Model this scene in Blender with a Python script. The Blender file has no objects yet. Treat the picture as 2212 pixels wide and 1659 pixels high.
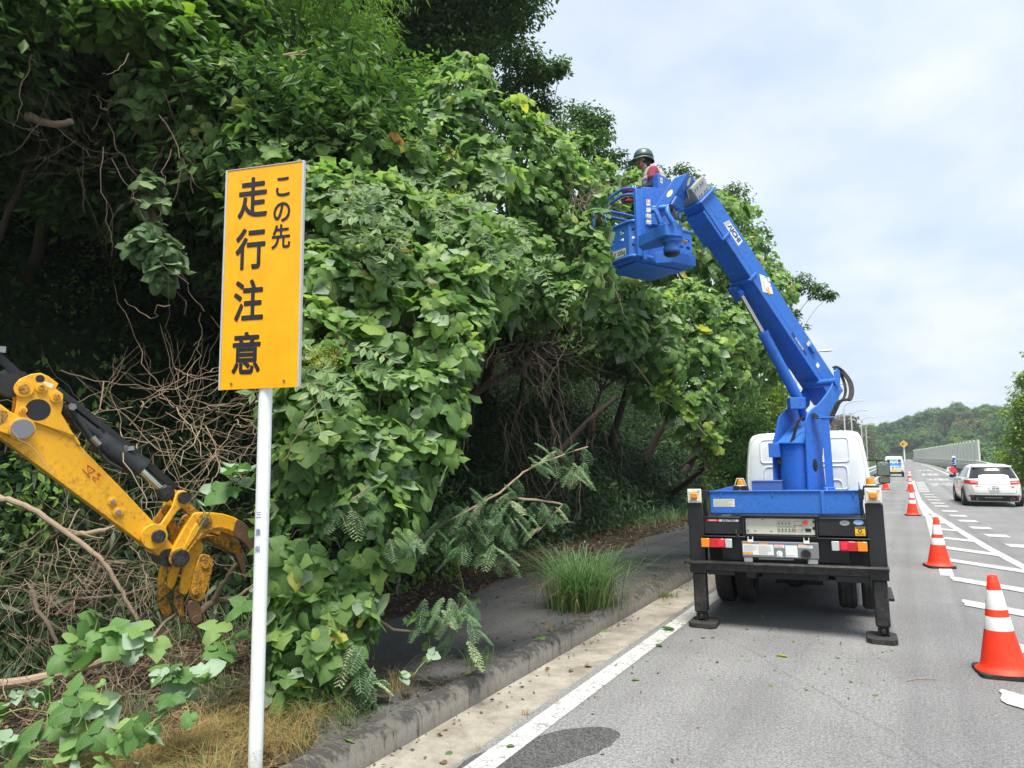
import bpy, math, random
import numpy as np
from mathutils import Vector, Matrix
R=math.radians
random.seed(7); rng=np.random.default_rng(7)
scene=bpy.context.scene; COL=scene.collection

# ---------------------------------------------------------------- camera
YAW,PITCH,ROLL=R(28.9),R(6.07),0.009
CAMP=np.array([0,0,1.8])
f0=np.array([-math.sin(YAW),math.cos(YAW),0.]); r0=np.array([math.cos(YAW),math.sin(YAW),0.]); zz=np.array([0,0,1.])
CF=f0*math.cos(PITCH)+zz*math.sin(PITCH); u0=-f0*math.sin(PITCH)+zz*math.cos(PITCH)
CU=u0*math.cos(ROLL)+r0*math.sin(ROLL); CR=r0*math.cos(ROLL)-u0*math.sin(ROLL)
cd=bpy.data.cameras.new('camera'); cam=bpy.data.objects.new('camera',cd); COL.objects.link(cam)
cd.sensor_width=36; cd.lens=36*1533/2212; cd.clip_start=0.05; cd.clip_end=3000
M=Matrix(((CR[0],CU[0],-CF[0],0),(CR[1],CU[1],-CF[1],0),(CR[2],CU[2],-CF[2],1.8),(0,0,0,1)))
cam.matrix_world=M; scene.camera=cam
def at(x,y,D):           # a measured direction and a distance -> a place in the world
    return CAMP+(CF+CR*(x-1106)/1533-CU*(y-829.5)/1533)*D

# ---------------------------------------------------------------- sky, sun, exposure
SUN_EL,SUN_AZ=R(70),R(150)      # azimuth measured from +Y towards +X
w=bpy.data.worlds.new("World"); scene.world=w; w.use_nodes=True
nt=w.node_tree; nt.nodes.clear(); N=nt.nodes.new; L=nt.links.new
out=N('ShaderNodeOutputWorld'); bg=N('ShaderNodeBackground'); sky=N('ShaderNodeTexSky')
sky.sky_type='NISHITA'; sky.sun_disc=False; sky.sun_elevation=SUN_EL; sky.sun_rotation=SUN_AZ
sky.air_density=1.3; sky.dust_density=2.0
tc=N('ShaderNodeTexCoord'); sep=N('ShaderNodeSeparateXYZ'); L(tc.outputs['Generated'],sep.inputs[0])
ad=N('ShaderNodeMath'); ad.operation='ADD'; ad.inputs[1].default_value=0.28; L(sep.outputs[2],ad.inputs[0])
dx=N('ShaderNodeMath'); dx.operation='DIVIDE'; L(sep.outputs[0],dx.inputs[0]); L(ad.outputs[0],dx.inputs[1])
dy=N('ShaderNodeMath'); dy.operation='DIVIDE'; L(sep.outputs[1],dy.inputs[0]); L(ad.outputs[0],dy.inputs[1])
cb=N('ShaderNodeCombineXYZ'); L(dx.outputs[0],cb.inputs[0]); L(dy.outputs[0],cb.inputs[1])
n1=N('ShaderNodeTexNoise'); n1.inputs['Scale'].default_value=1.3; n1.inputs['Detail'].default_value=7; n1.inputs['Roughness'].default_value=.5; n1.inputs['Distortion'].default_value=.4
mp=N('ShaderNodeMapping'); mp.inputs['Location'].default_value=(0.6,2.2,0); mp.inputs['Scale'].default_value=(1,1.0,1); L(cb.outputs[0],mp.inputs[0]); L(mp.outputs[0],n1.inputs[0])
rp=N('ShaderNodeValToRGB'); rp.color_ramp.elements[0].position=.36; rp.color_ramp.elements[0].color=(.72,.72,.72,1); rp.color_ramp.elements[1].position=.56; rp.color_ramp.elements[1].color=(1,1,1,1)
L(n1.outputs[0],rp.inputs[0])
n2=N('ShaderNodeTexNoise'); n2.inputs['Scale'].default_value=3.2; n2.inputs['Detail'].default_value=5; L(mp.outputs[0],n2.inputs[0])
cr2=N('ShaderNodeValToRGB'); cr2.color_ramp.elements[0].position=.35; cr2.color_ramp.elements[0].color=(3.35,3.95,4.75,1); cr2.color_ramp.elements[1].position=.62; cr2.color_ramp.elements[1].color=(4.3,4.6,4.95,1)
L(n2.outputs[0],cr2.inputs[0])
mx=N('ShaderNodeMixRGB'); L(rp.outputs[0],mx.inputs[0]); L(sky.outputs[0],mx.inputs[1]); L(cr2.outputs[0],mx.inputs[2])
L(mx.outputs[0],bg.inputs[0]); bg.inputs[1].default_value=0.112; L(bg.outputs[0],out.inputs[0])
sl=bpy.data.lights.new('sun','SUN'); sl.energy=3.5; sl.angle=R(24); sl.color=(1,.95,.87)
so=bpy.data.objects.new('sun',sl); COL.objects.link(so)
sd=Vector((math.sin(SUN_AZ)*math.cos(SUN_EL),math.cos(SUN_AZ)*math.cos(SUN_EL),math.sin(SUN_EL)))
so.rotation_euler=(-sd).to_track_quat('-Z','Y').to_euler()
scene.view_settings.view_transform='Standard'; scene.view_settings.look='None'; scene.view_settings.gamma=1; scene.view_settings.exposure=0.97
scene.cycles.max_bounces=6; scene.cycles.diffuse_bounces=3; scene.cycles.transparent_max_bounces=6

# ---------------------------------------------------------------- materials
def newmat(name):
    m=bpy.data.materials.new(name); m.use_nodes=True; t=m.node_tree; t.nodes.clear()
    o=t.nodes.new('ShaderNodeOutputMaterial'); b=t.nodes.new('ShaderNodeBsdfPrincipled'); t.links.new(b.outputs[0],o.inputs[0])
    return m,t,b,o
def noise(t,scale,detail=4,vec=None,rough=.6):
    n=t.nodes.new('ShaderNodeTexNoise'); n.inputs['Scale'].default_value=scale; n.inputs['Detail'].default_value=detail; n.inputs['Roughness'].default_value=rough
    if vec is not None: t.links.new(vec,n.inputs[0])
    return n
def ramp(t,src,stops):
    r=t.nodes.new('ShaderNodeValToRGB'); e=r.color_ramp.elements
    e[0].position=stops[0][0]; e[1].position=stops[-1][0]
    for p,c in stops[1:-1]: e.new(p)
    for k,(p,c) in enumerate(stops): e[k].color=(*c,1) if len(c)==3 else c
    t.links.new(src,r.inputs[0]); return r
def mixc(t,fac,a,b,mode='MIX'):
    m=t.nodes.new('ShaderNodeMixRGB'); m.blend_type=mode
    for i,v in ((0,fac),(1,a),(2,b)):
        if hasattr(v,'is_linked') : t.links.new(v,m.inputs[i])
        elif i==0: m.inputs[0].default_value=v
        else: m.inputs[i].default_value=(*v,1)
    return m.outputs[0]
def bump(t,b,src,st=.3,dist=.01):
    n=t.nodes.new('ShaderNodeBump'); n.inputs['Strength'].default_value=st; n.inputs['Distance'].default_value=dist
    t.links.new(src,n.inputs['Height']); t.links.new(n.outputs[0],b.inputs['Normal'])
def vcoord(t,kind='Object'):
    return t.nodes.new('ShaderNodeTexCoord').outputs[kind]
def paint(name,col,rough=.4,dirt=.35,dirtcol=(.16,.13,.10),scale=5,metal=0,coat=0.,bmp=.05,thr=.56):
    m,t,b,o=newmat(name); vc=vcoord(t)
    a=noise(t,scale,6,vc,.65); fine=noise(t,scale*9,5,vc,.7)
    mm=t.nodes.new('ShaderNodeMath'); mm.operation='MULTIPLY_ADD'; mm.inputs[1].default_value=.6; t.links.new(fine.outputs[0],mm.inputs[0])
    m2=t.nodes.new('ShaderNodeMath'); m2.operation='MULTIPLY'; m2.inputs[1].default_value=.45; t.links.new(a.outputs[0],m2.inputs[0]); t.links.new(m2.outputs[0],mm.inputs[2])
    r=ramp(t,mm.outputs[0],[(thr-.08,(0,0,0)),(thr+.12,(dirt,dirt,dirt))])
    c2=tuple(min(1,x*1.12) for x in col); c1=tuple(x*.9 for x in col)
    base=ramp(t,a.outputs[0],[(.3,c1),(.7,c2)])
    c=mixc(t,r.outputs[0],base.outputs[0],dirtcol); t.links.new(c,b.inputs['Base Color'])
    rr=t.nodes.new('ShaderNodeMapRange'); rr.inputs[3].default_value=rough*.85; rr.inputs[4].default_value=min(1,rough*1.3); t.links.new(fine.outputs[0],rr.inputs[0]); t.links.new(rr.outputs[0],b.inputs['Roughness'])
    b.inputs['Metallic'].default_value=metal; b.inputs['Coat Weight'].default_value=coat
    if bmp: bump(t,b,fine.outputs[0],bmp,.004)
    return m
def plain(name,col,rough=.5,metal=0,emit=0,trans=0,coat=0):
    m,t,b,o=newmat(name); b.inputs['Base Color'].default_value=(*col,1); b.inputs['Roughness'].default_value=rough; b.inputs['Metallic'].default_value=metal
    b.inputs['Transmission Weight'].default_value=trans; b.inputs['Coat Weight'].default_value=coat
    n=noise(t,30,3,vcoord(t)); bump(t,b,n.outputs[0],.03,.002)
    return m
MT={}
MT['blue']=paint('blue_paint',(.028,.165,.60),.46,.75,(.035,.075,.20),3.2,coat=.0,bmp=.10,thr=.57)
MT['black']=paint('black_paint',(.010,.011,.014),.45,.22,(.06,.058,.055),6)
MT['blackmetal']=paint('worn_black_steel',(.02,.021,.024),.36,.55,(.16,.14,.12),8,metal=.3)
MT['rubber']=paint('rubber',(.018,.018,.018),.8,.5,(.10,.09,.08),8)
MT['white']=paint('white_paint',(.72,.76,.74),.38,.14,(.3,.3,.27),3,coat=.2,bmp=.02)
MT['ivory']=paint('ivory_panel',(.68,.68,.56),.5,.2,(.35,.32,.25),5)
MT['grey']=paint('grey_panel',(.19,.20,.215),.5,.2,(.1,.1,.1),5)
MT['lgrey']=paint('light_grey_box',(.30,.325,.325),.5,.2,(.1,.1,.1),5)
MT['yellow']=paint('yellow_machine_paint',(.80,.40,.012),.42,.75,(.10,.055,.03),3.2,thr=.60)
MT['yelworn']=paint('worn_yellow_paint',(.72,.34,.012),.5,.95,(.055,.035,.025),6,thr=.50)
MT['rust']=paint('rusty_steel',(.13,.08,.05),.55,.8,(.38,.20,.03),7,metal=.2,thr=.62)
MT['steel']=paint('bare_steel',(.42,.41,.39),.3,.4,(.12,.1,.09),9,metal=.9)
MT['chrome']=plain('chrome_rod',(.75,.75,.76),.12,1)
MT['palewall']=paint('pale_barrier',(.66,.68,.58),.6,.3,(.4,.4,.32),1.5)
MT['galv']=paint('galvanised_steel',(.55,.57,.55),.45,.3,(.3,.27,.2),2,metal=.2)
MT['glass']=plain('dark_glass',(.012,.016,.018),.05,0,coat=.6)
MT['mirror']=plain('mirror_glass',(.9,.92,.93),.02,1)
MT['red']=plain('red_lens',(.55,.008,.02),.15,coat=.5)
MT['redb']=plain('bright_red_plastic',(.85,.02,.05),.3,coat=.3)
MT['amber']=plain('amber_lens',(.80,.25,.01),.15,coat=.5)
MT['clear']=plain('clear_lens',(.5,.52,.52),.15,coat=.5)
MT['sticker']=plain('white_sticker',(.75,.78,.76),.45)
MT['stickery']=plain('yellow_sticker',(.85,.50,.02),.45)
MT['stickero']=plain('orange_sticker',(.85,.33,.02),.45)
MT['ink']=plain('black_ink',(.012,.012,.016),.5)
MT['navy']=plain('navy_ink',(.01,.04,.20),.5)
MT['signface']=paint('sign_face_orange',(.98,.42,.0),.35,.06,(.6,.3,.05),6,bmp=0)
MT['signink']=paint('sign_lettering',(.014,.014,.02),.4,.1,(.1,.1,.1),6,bmp=0)
MT['polewhite']=paint('white_pole_paint',(.82,.87,.88),.3,.18,(.3,.27,.2),2.5,coat=.3,bmp=.02)
MT['cone']=paint('cone_orange',(.95,.035,.005),.55,.45,(.38,.10,.05),4,bmp=.05,thr=.58)
MT['conew']=paint('cone_white_band',(.70,.70,.70),.5,.5,(.4,.38,.36),9,bmp=.03)
MT['skin']=paint('skin',(.42,.21,.14),.55,.1,(.3,.12,.08),20,bmp=.05)
MT['hair']=plain('black_hair',(.01,.01,.011),.6)
MT['tyre']=MT['rubber']

# ---------------------------------------------------------------- mesh helpers
class MB:
    def __init__(s): s.v=[]; s.f=[]; s.m=[]; s.cur=0
    def add(s,vs,fs):
        o=len(s.v); s.v+= [tuple(map(float,p)) for p in vs]; s.f+=[tuple(i+o for i in f) for f in fs]; s.m+=[s.cur]*len(fs); return s
    def box(s,lo,hi,rot=None,org=None):
        vs=[(x,y,z) for z in (lo[2],hi[2]) for y in (lo[1],hi[1]) for x in (lo[0],hi[0])]
        if rot is not None: vs=[tuple((rot@Vector(v))+(Vector(org) if org is not None else Vector())) for v in vs]
        return s.add(vs,[(0,2,3,1),(4,5,7,6),(0,1,5,4),(2,6,7,3),(0,4,6,2),(1,3,7,5)])
    def cbox(s,c,sz): return s.box([c[i]-sz[i]/2 for i in range(3)],[c[i]+sz[i]/2 for i in range(3)])
    def beam(s,a,b,w,h,up=(0,0,1)):          # rectangular bar from a to b
        a=Vector(a); b=Vector(b); d=(b-a).normalized(); sx=d.cross(Vector(up)).normalized(); u=sx.cross(d)
        vs=[p+sx*i*w/2+u*j*h/2 for p in (a,b) for i,j in ((-1,-1),(1,-1),(1,1),(-1,1))]
        return s.add(vs,[(3,2,1,0),(4,5,6,7),(0,1,5,4),(1,2,6,5),(2,3,7,6),(3,0,4,7)])
    def tube(s,pts,rad,n=8,cap=True):
        P=[Vector(p) for p in pts]
        if not hasattr(rad,'__len__'): rad=[rad]*len(P)
        vs=[]; prev=None
        for i,p in enumerate(P):
            d=(P[min(i+1,len(P)-1)]-P[max(i-1,0)])
            if d.length<1e-9: d=Vector((0,0,1))
            d.normalize()
            if prev is None:
                a=d.orthogonal().normalized()
            else:
                a=prev-d*prev.dot(d); a=a.normalized() if a.length>1e-6 else d.orthogonal().normalized()
            prev=a; b=d.cross(a)
            for k in range(n):
                t=2*math.pi*k/n; vs.append(p+(a*math.cos(t)+b*math.sin(t))*rad[i])
        fs=[(i*n+k,i*n+(k+1)%n,(i+1)*n+(k+1)%n,(i+1)*n+k) for i in range(len(P)-1) for k in range(n)]
        if cap: fs+=[tuple(range(n-1,-1,-1)),tuple((len(P)-1)*n+k for k in range(n))]
        return s.add(vs,fs)
    def cyl(s,a,b,r,n=20,r2=None): return s.tube([a,b],[r,r if r2 is None else r2],n)
    def prism(s,poly,frame,d0,d1):           # poly in (u,v) of frame (origin,U,V,W), extruded along W from d0 to d1
        O,U,V,W=[Vector(x) for x in frame]; n=len(poly)
        vs=[O+U*p[0]+V*p[1]+W*d for d in (d0,d1) for p in poly]
        fs=[tuple(range(n-1,-1,-1)),tuple(range(n,2*n))]+[(i,(i+1)%n,(i+1)%n+n,i+n) for i in range(n)]
        return s.add(vs,fs)
    def lathe(s,prof,c=(0,0,0),n=24,ax=(0,0,1)):
        ax=Vector(ax).normalized(); a=ax.orthogonal().normalized(); b=ax.cross(a); c=Vector(c)
        vs=[c+ax*z+(a*math.cos(2*math.pi*k/n)+b*math.sin(2*math.pi*k/n))*r for r,z in prof for k in range(n)]
        fs=[(i*n+k,i*n+(k+1)%n,(i+1)*n+(k+1)%n,(i+1)*n+k) for i in range(len(prof)-1) for k in range(n)]
        return s.add(vs,fs)
    def ell(s,c,r,n=14,m=9,rot=None):
        c=Vector(c); vs=[]
        for i in range(m+1):
            p=math.pi*i/m
            for k in range(n):
                t=2*math.pi*k/n; v=Vector((r[0]*math.sin(p)*math.cos(t),r[1]*math.sin(p)*math.sin(t),r[2]*math.cos(p)))
                vs.append(c+(rot@v if rot is not None else v))
        return s.add(vs,[(i*n+k,(i+1)*n+k,(i+1)*n+(k+1)%n,i*n+(k+1)%n) for i in range(m) for k in range(n)])
    def quad(s,a,b,c,d): return s.add([a,b,c,d],[(0,1,2,3)])
    def build(s,name,mats,parent=None,world=False,bevel=0,smooth=True,seg=2,ang=35):
        me=bpy.data.meshes.new(name); vs=s.v
        if world and parent is not None:
            inv=wmat(parent).inverted(); vs=[tuple(inv@Vector(v)) for v in vs]
        me.from_pydata(vs,[],s.f); me.update()
        if not isinstance(mats,(list,tuple)): mats=[mats]
        for m in mats: me.materials.append(MT[m] if isinstance(m,str) else m)
        me.polygons.foreach_set('material_index',s.m)
        if smooth:
            me.polygons.foreach_set('use_smooth',[True]*len(me.polygons))
            try: me.set_sharp_from_angle(angle=R(ang))
            except Exception: pass
        o=bpy.data.objects.new(name,me); COL.objects.link(o)
        if parent is not None: o.parent=parent
        if bevel:
            bm=o.modifiers.new('bevel','BEVEL'); bm.width=bevel; bm.segments=seg; bm.limit_method='ANGLE'; bm.angle_limit=R(40)
        return o
def wmat(o):
    m=Matrix.LocRotScale(o.location,o.rotation_euler,o.scale)
    return (wmat(o.parent)@m) if o.parent else m
def tag(o,label=None,cat=None,group=None,kind=None):
    if label: o['label']=label
    if cat: o['category']=cat
    if group: o['group']=group
    if kind: o['kind']=kind
    return o
def empty(name,loc,rz=0,label=None,cat=None,group=None):
    o=bpy.data.objects.new(name,None); o.location=loc; o.rotation_euler=(0,0,rz); o.empty_display_size=.2; COL.objects.link(o)
    return tag(o,label,cat,group)
def dup(o,parent=None):
    c=o.copy(); COL.objects.link(c); c.parent=parent
    for ch in o.children: dup(ch,c)
    return c
def text(name,s,h,mat,org,U,V,parent=None,world=False,bold=.012,wid=1.0,align='CENTER',shear=0,depth=0.0008,valign='CENTER',heavy=0):
    cu=bpy.data.curves.new('t','FONT'); cu.body=s; cu.size=1; cu.offset=bold; cu.align_x=align; cu.align_y=valign; cu.shear=shear; cu.extrude=0; cu.resolution_u=3
    to=bpy.data.objects.new('t',cu); COL.objects.link(to)
    me=bpy.data.meshes.new_from_object(to.evaluated_get(bpy.context.evaluated_depsgraph_get()))
    bpy.data.objects.remove(to); bpy.data.curves.remove(cu)
    if heavy:
        V_=[v.co.copy() for v in me.vertices]; F_=[tuple(p.vertices) for p in me.polygons]; n_=len(V_); me2=bpy.data.meshes.new('t'); vs=[];fs=[]
        for k,(a,b) in enumerate(((0,0),(heavy,0),(-heavy,0),(0,heavy),(0,-heavy),(heavy*.7,heavy*.7),(-heavy*.7,-heavy*.7),(heavy*.7,-heavy*.7),(-heavy*.7,heavy*.7))):
            vs+=[(v.x+a,v.y+b,k*.0003) for v in V_]; fs+=[tuple(i+k*n_ for i in f) for f in F_]
        me2.from_pydata(vs,[],fs); bpy.data.meshes.remove(me); me=me2
    O=Vector(org); U=Vector(U).normalized(); V=Vector(V).normalized(); W=U.cross(V)
    inv=wmat(parent).inverted() if (world and parent) else Matrix()
    for v in me.vertices: v.co=inv@(O+U*v.co.x*h*wid+V*v.co.y*h+W*(depth+v.co.z))
    me.name=name; me.materials.clear(); me.materials.append(MT[mat] if isinstance(mat,str) else mat)
    o=bpy.data.objects.new(name,me); COL.objects.link(o)
    if parent: o.parent=parent
    return o

# ---------------------------------------------------------------- surface materials
def asphalt(name,dark,light,wet=False,rough=.85,scale=130):
    m,t,b,o=newmat(name); vc=vcoord(t)
    a=noise(t,scale,3,vc,.8); big=noise(t,.6,5,vc,.6)
    v=t.nodes.new('ShaderNodeTexVoronoi'); v.inputs['Scale'].default_value=scale*1.1; t.links.new(vc,v.inputs[0])
    c=ramp(t,a.outputs[0],[(.34,dark),(.5,tuple((x+y)/2 for x,y in zip(dark,light))),(.66,light)])
    c2=mixc(t,.35,c.outputs[0],v.outputs['Color'],'SOFT_LIGHT')
    hs=t.nodes.new('ShaderNodeHueSaturation'); hs.inputs['Saturation'].default_value=.12; t.links.new(c2,hs.inputs['Color'])
    r=ramp(t,big.outputs[0],[(.3,(.80,.80,.80)),(.7,(1.1,1.1,1.1))])
    base=mixc(t,1,hs.outputs[0],r.outputs[0],'MULTIPLY')
    # long faint wheel tracks and a few hairline cracks
    vo=t.nodes.new('ShaderNodeTexVoronoi'); vo.feature='DISTANCE_TO_EDGE'; vo.inputs['Scale'].default_value=.22; 
    dn=noise(t,1.5,4,vc); ma=t.nodes.new('ShaderNodeMixRGB'); ma.inputs[0].default_value=.25; t.links.new(vc,ma.inputs[1]); t.links.new(dn.outputs['Color'],ma.inputs[2]); t.links.new(ma.outputs[0],vo.inputs[0])
    cr=ramp(t,vo.outputs[0],[(.0,(.8,.8,.8)),(.001,(1,1,1))])
    base=mixc(t,1,base,cr.outputs[0],'MULTIPLY')
    mpt=t.nodes.new('ShaderNodeMapping'); mpt.inputs['Scale'].default_value=(1.5,.035,1); t.links.new(vc,mpt.inputs[0]); tn=noise(t,1.0,4,mpt.outputs[0],.55)
    base=mixc(t,1,base,ramp(t,tn.outputs[0],[(.36,(.80,.80,.81)),(.5,(1,1,1)),(.66,(1.13,1.13,1.12))]).outputs[0],'MULTIPLY')
    sn=noise(t,3.5,6,vc,.7); base=mixc(t,1,base,ramp(t,sn.outputs[0],[(.27,(.6,.6,.6)),(.36,(1,1,1))]).outputs[0],'MULTIPLY')
    g2=noise(t,42,2,vc,.6); base=mixc(t,.75,base,ramp(t,g2.outputs[0],[(.36,(.74,.74,.74)),(.5,(1,1,1)),(.64,(1.28,1.28,1.28))]).outputs[0],'MULTIPLY')
    t.links.new(base,b.inputs['Base Color']); b.inputs['Roughness'].default_value=rough
    bump(t,b,a.outputs[0],.5 if not wet else .3,.006); return m
MT['asphalt']=asphalt('asphalt',(.078,.078,.082),(.245,.245,.255),scale=85)
MT['asphaltwet']=asphalt('wet_asphalt',(.016,.016,.018),(.13,.13,.14),True,.4,scale=85)
MT['walk']=asphalt('sidewalk_asphalt',(.040,.040,.042),(.095,.093,.09),scale=90)
def marking(name,col,wear=.5,scale=9):
    m,t,b,o=newmat(name); vc=vcoord(t); n=noise(t,scale,8,vc,.75); g=noise(t,scale*14,3,vc,.7)
    vo=t.nodes.new('ShaderNodeTexVoronoi'); vo.feature='DISTANCE_TO_EDGE'; vo.inputs['Scale'].default_value=14; t.links.new(vc,vo.inputs[0])
    cr=ramp(t,vo.outputs[0],[(0,(1,1,1)),(.05,(0,0,0))])
    cc=mixc(t,1,cr.outputs[0],ramp(t,n.outputs[0],[(.40,(0,0,0)),(.55,(.9,.9,.9))]).outputs[0],'MULTIPLY')
    mm=t.nodes.new('ShaderNodeMath'); mm.operation='MULTIPLY_ADD'; mm.inputs[1].default_value=.5; t.links.new(g.outputs[0],mm.inputs[0])
    h=t.nodes.new('ShaderNodeMath'); h.operation='MULTIPLY'; h.inputs[1].default_value=.5; t.links.new(n.outputs[0],h.inputs[0]); t.links.new(h.outputs[0],mm.inputs[2])
    r=ramp(t,mm.outputs[0],[(wear,(0,0,0)),(wear+.10,(1,1,1))])
    f=mixc(t,1,r.outputs[0],cc,'ADD')
    gr=ramp(t,n.outputs[0],[(.3,(.78,.77,.74)),(.7,(1.05,1.05,1.05))]); t.links.new(mixc(t,1,mixc(t,f,col,(.17,.17,.17)),gr.outputs[0],'MULTIPLY'),b.inputs['Base Color']); b.inputs['Roughness'].default_value=.7; bump(t,b,g.outputs[0],.3,.004); return m
MT['mark']=marking('road_paint_white',(.56,.57,.56),.50)
MT['markworn']=marking('worn_road_paint',(.62,.63,.61),.50)
def concrete(name,a,bcol,streak=False):
    m,t,b,o=newmat(name); vc=vcoord(t)
    mp=t.nodes.new('ShaderNodeMapping'); t.links.new(vc,mp.inputs[0]); mp.inputs['Scale'].default_value=(1,1,.22) if streak else (1,1,1)
    n=noise(t,11 if streak else 3,9,mp.outputs[0],.75); f=noise(t,90,4,vc,.7)
    r=ramp(t,n.outputs[0],[(.38,a),(.62,bcol)])
    base=r.outputs[0]
    if streak:
        sp=t.nodes.new('ShaderNodeSeparateXYZ'); t.links.new(vc,sp.inputs[0])
        mr=t.nodes.new('ShaderNodeMapRange'); mr.inputs[1].default_value=.09; mr.inputs[2].default_value=.19; t.links.new(sp.outputs[2],mr.inputs[0])
        q=t.nodes.new('ShaderNodeMath'); q.operation='MULTIPLY_ADD'; q.inputs[1].default_value=5.5; q.inputs[2].default_value=-2.55; t.links.new(n.outputs[0],q.inputs[0])
        ad=t.nodes.new('ShaderNodeMath'); ad.operation='ADD'; ad.use_clamp=True; t.links.new(mr.outputs[0],ad.inputs[0]); t.links.new(q.outputs[0],ad.inputs[1])
        base=mixc(t,ad.outputs[0],base,(.045,.043,.04))
    base=mixc(t,.6,base,ramp(t,f.outputs[0],[(.3,(.7,.7,.7)),(.7,(1.15,1.15,1.15))]).outputs[0],'MULTIPLY')
    t.links.new(base,b.inputs['Base Color']); b.inputs['Roughness'].default_value=.9; bump(t,b,f.outputs[0],.45,.006); return m
MT['kerb']=concrete('kerb_concrete',(.13,.12,.105),(.42,.39,.34),True)
MT['gutter']=concrete('gutter_concrete',(.20,.18,.14),(.36,.335,.285))
MT['parapet']=concrete('parapet_concrete',(.36,.35,.28),(.5,.49,.42))
def soil(name,a,bcol,c3):
    m,t,b,o=newmat(name); vc=vcoord(t); n=noise(t,2.5,8,vc,.75); r=ramp(t,n.outputs[0],[(.3,a),(.5,bcol),(.72,c3)])
    t.links.new(r.outputs[0],b.inputs['Base Color']); b.inputs['Roughness'].default_value=1; bump(t,b,n.outputs[0],.8,.05); return m
MT['soil']=soil('leafy_soil',(.018,.014,.01),(.035,.027,.018),(.03,.04,.016))
MT['hill']=soil('wooded_ground',(.010,.016,.007),(.018,.03,.010),(.03,.05,.016))

# ---------------------------------------------------------------- ground, road, kerb
def gh(x,y):
    """height of the land"""
    z=-.08
    if x<-6.2:                                       # embankment on the left
        k=1/(1+math.exp((y-60)/12)); t=-x-6.2
        z+= (t*1.12 if t<7.5 else 8.4+(t-7.5)*.12)*k + .25*math.sin(x*1.3+y*.7)*k*min(1,t)
    if y>62:                                         # the valley under the bridge
        z-= 9*min(1,(y-62)/40)*(1 if abs(x)>-1 else 0)*max(0,min(1,(300-y)/60) if y>240 else 1)
    if y>215:                                        # wooded hills behind
        s=(x+15)/95; ridge=9.5+8.5*min(1,abs(s))**1.2+2.4*math.sin(x*.045+1)+1.5*math.sin(x*.11)
        z+= (ridge if x<-20 or x>25 or y>330 else ridge*max(0,(abs(x-2)-6)/20))*min(1,max(0,(y-215)/110))*(1 if abs(x)>14 or y>345 else max(0,(y-300)/45)*.6 if y>300 else 0)
    if x>14 and y<62: z-=min(5,(x-14)*.4)
    return z
xs=sorted(set([-900,-500,-300,-200,-150,-120]+list(range(-100,-30,6))+[round(-30+.5*i,2) for i in range(0,73)]+list(range(8,100,6))+[110,130,160,200,300,500,900]))
ys=sorted(set([-900,-300,-100,-40,-20]+list(range(-10,60,2))+list(range(60,420,8))+[450,520,700,1200]))
mb=MB(); mb.add([(x,y,gh(x,y)) for y in ys for x in xs],[(j*len(xs)+i,j*len(xs)+i+1,(j+1)*len(xs)+i+1,(j+1)*len(xs)+i) for j in range(len(ys)-1) for i in range(len(xs)-1)])
tag(mb.build('ground',['hill']),kind='structure')
def cx(y): return 0 if y<60 else -(y-60)**2*.000045   # the bridge road bends a little to the left
def strip(name,mat,x0,x1,y0,y1,z,step=6,skirt=0,kind='structure'):
    mb=MB(); n=max(1,int((y1-y0)/step)); vs=[];fs=[]
    for i in range(n+1):
        y=y0+(y1-y0)*i/n; zz_=z+max(0,y-290)*.012
        a,b=(x0(y) if callable(x0) else x0)+cx(y),(x1(y) if callable(x1) else x1)+cx(y)
        vs+=[(a,y,zz_),(b,y,zz_)]+([(a,y,zz_-skirt),(b,y,zz_-skirt)] if skirt else [])
    k=4 if skirt else 2
    for i in range(n):
        o=i*k; fs.append((o,o+1,o+k+1,o+k))
        if skirt: fs+=[(o+2,o,o+k,o+k+2),(o+1,o+3,o+k+3,o+k+1),(o+3,o+2,o+k+2,o+k+3)]
    mb.add(vs,fs); return tag(mb.build(name,[mat],smooth=False),kind=kind)
strip('road','asphalt',-2.46,lambda y:14 if y<40 else max(4.6,14-(y-40)*.5),-12,400,0,6,skirt=.9)
strip('gutter','gutter',-2.9,-2.46,-12,62,.0,2,skirt=.3)
strip('sidewalk','walk',lambda y:-4.85-.12*math.sin(y*.9)-.1*math.sin(y*2.3),-3.07,-12,62,.13,.5,skirt=.4)
strip('verge','soil',-9,-4.6,-12,62,.10,3,skirt=.4)
strip('verge_soil','soil',-5.2,lambda y:-3.09-.05*math.sin(y*7)-max(0,(y-3.2))*1.1,-12,4.9,.137,.25)
mb=MB(); y=-12.0
prof=[(-2.9,0),(-2.905,.115),(-2.925,.148),(-2.96,.165),(-3.02,.17),(-3.07,.16),(-3.07,-.1),(-2.9,-.1)]
while y<62:
    y1=y+1.985+.004*random.random(); jx=random.uniform(-.004,.004); jz=random.uniform(-.004,.004)
    vs=[(p[0]+jx,yy,p[1]+jz) for yy in (y,y1) for p in prof]; n=len(prof)
    mb.add(vs,[tuple(range(n-1,-1,-1)),tuple(range(n,2*n))]+[(i,(i+1)%n,(i+1)%n+n,i+n) for i in range(n)]); y+=2.0
tag(mb.build('kerb',['kerb'],smooth=True,bevel=.006),kind='structure')
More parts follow.
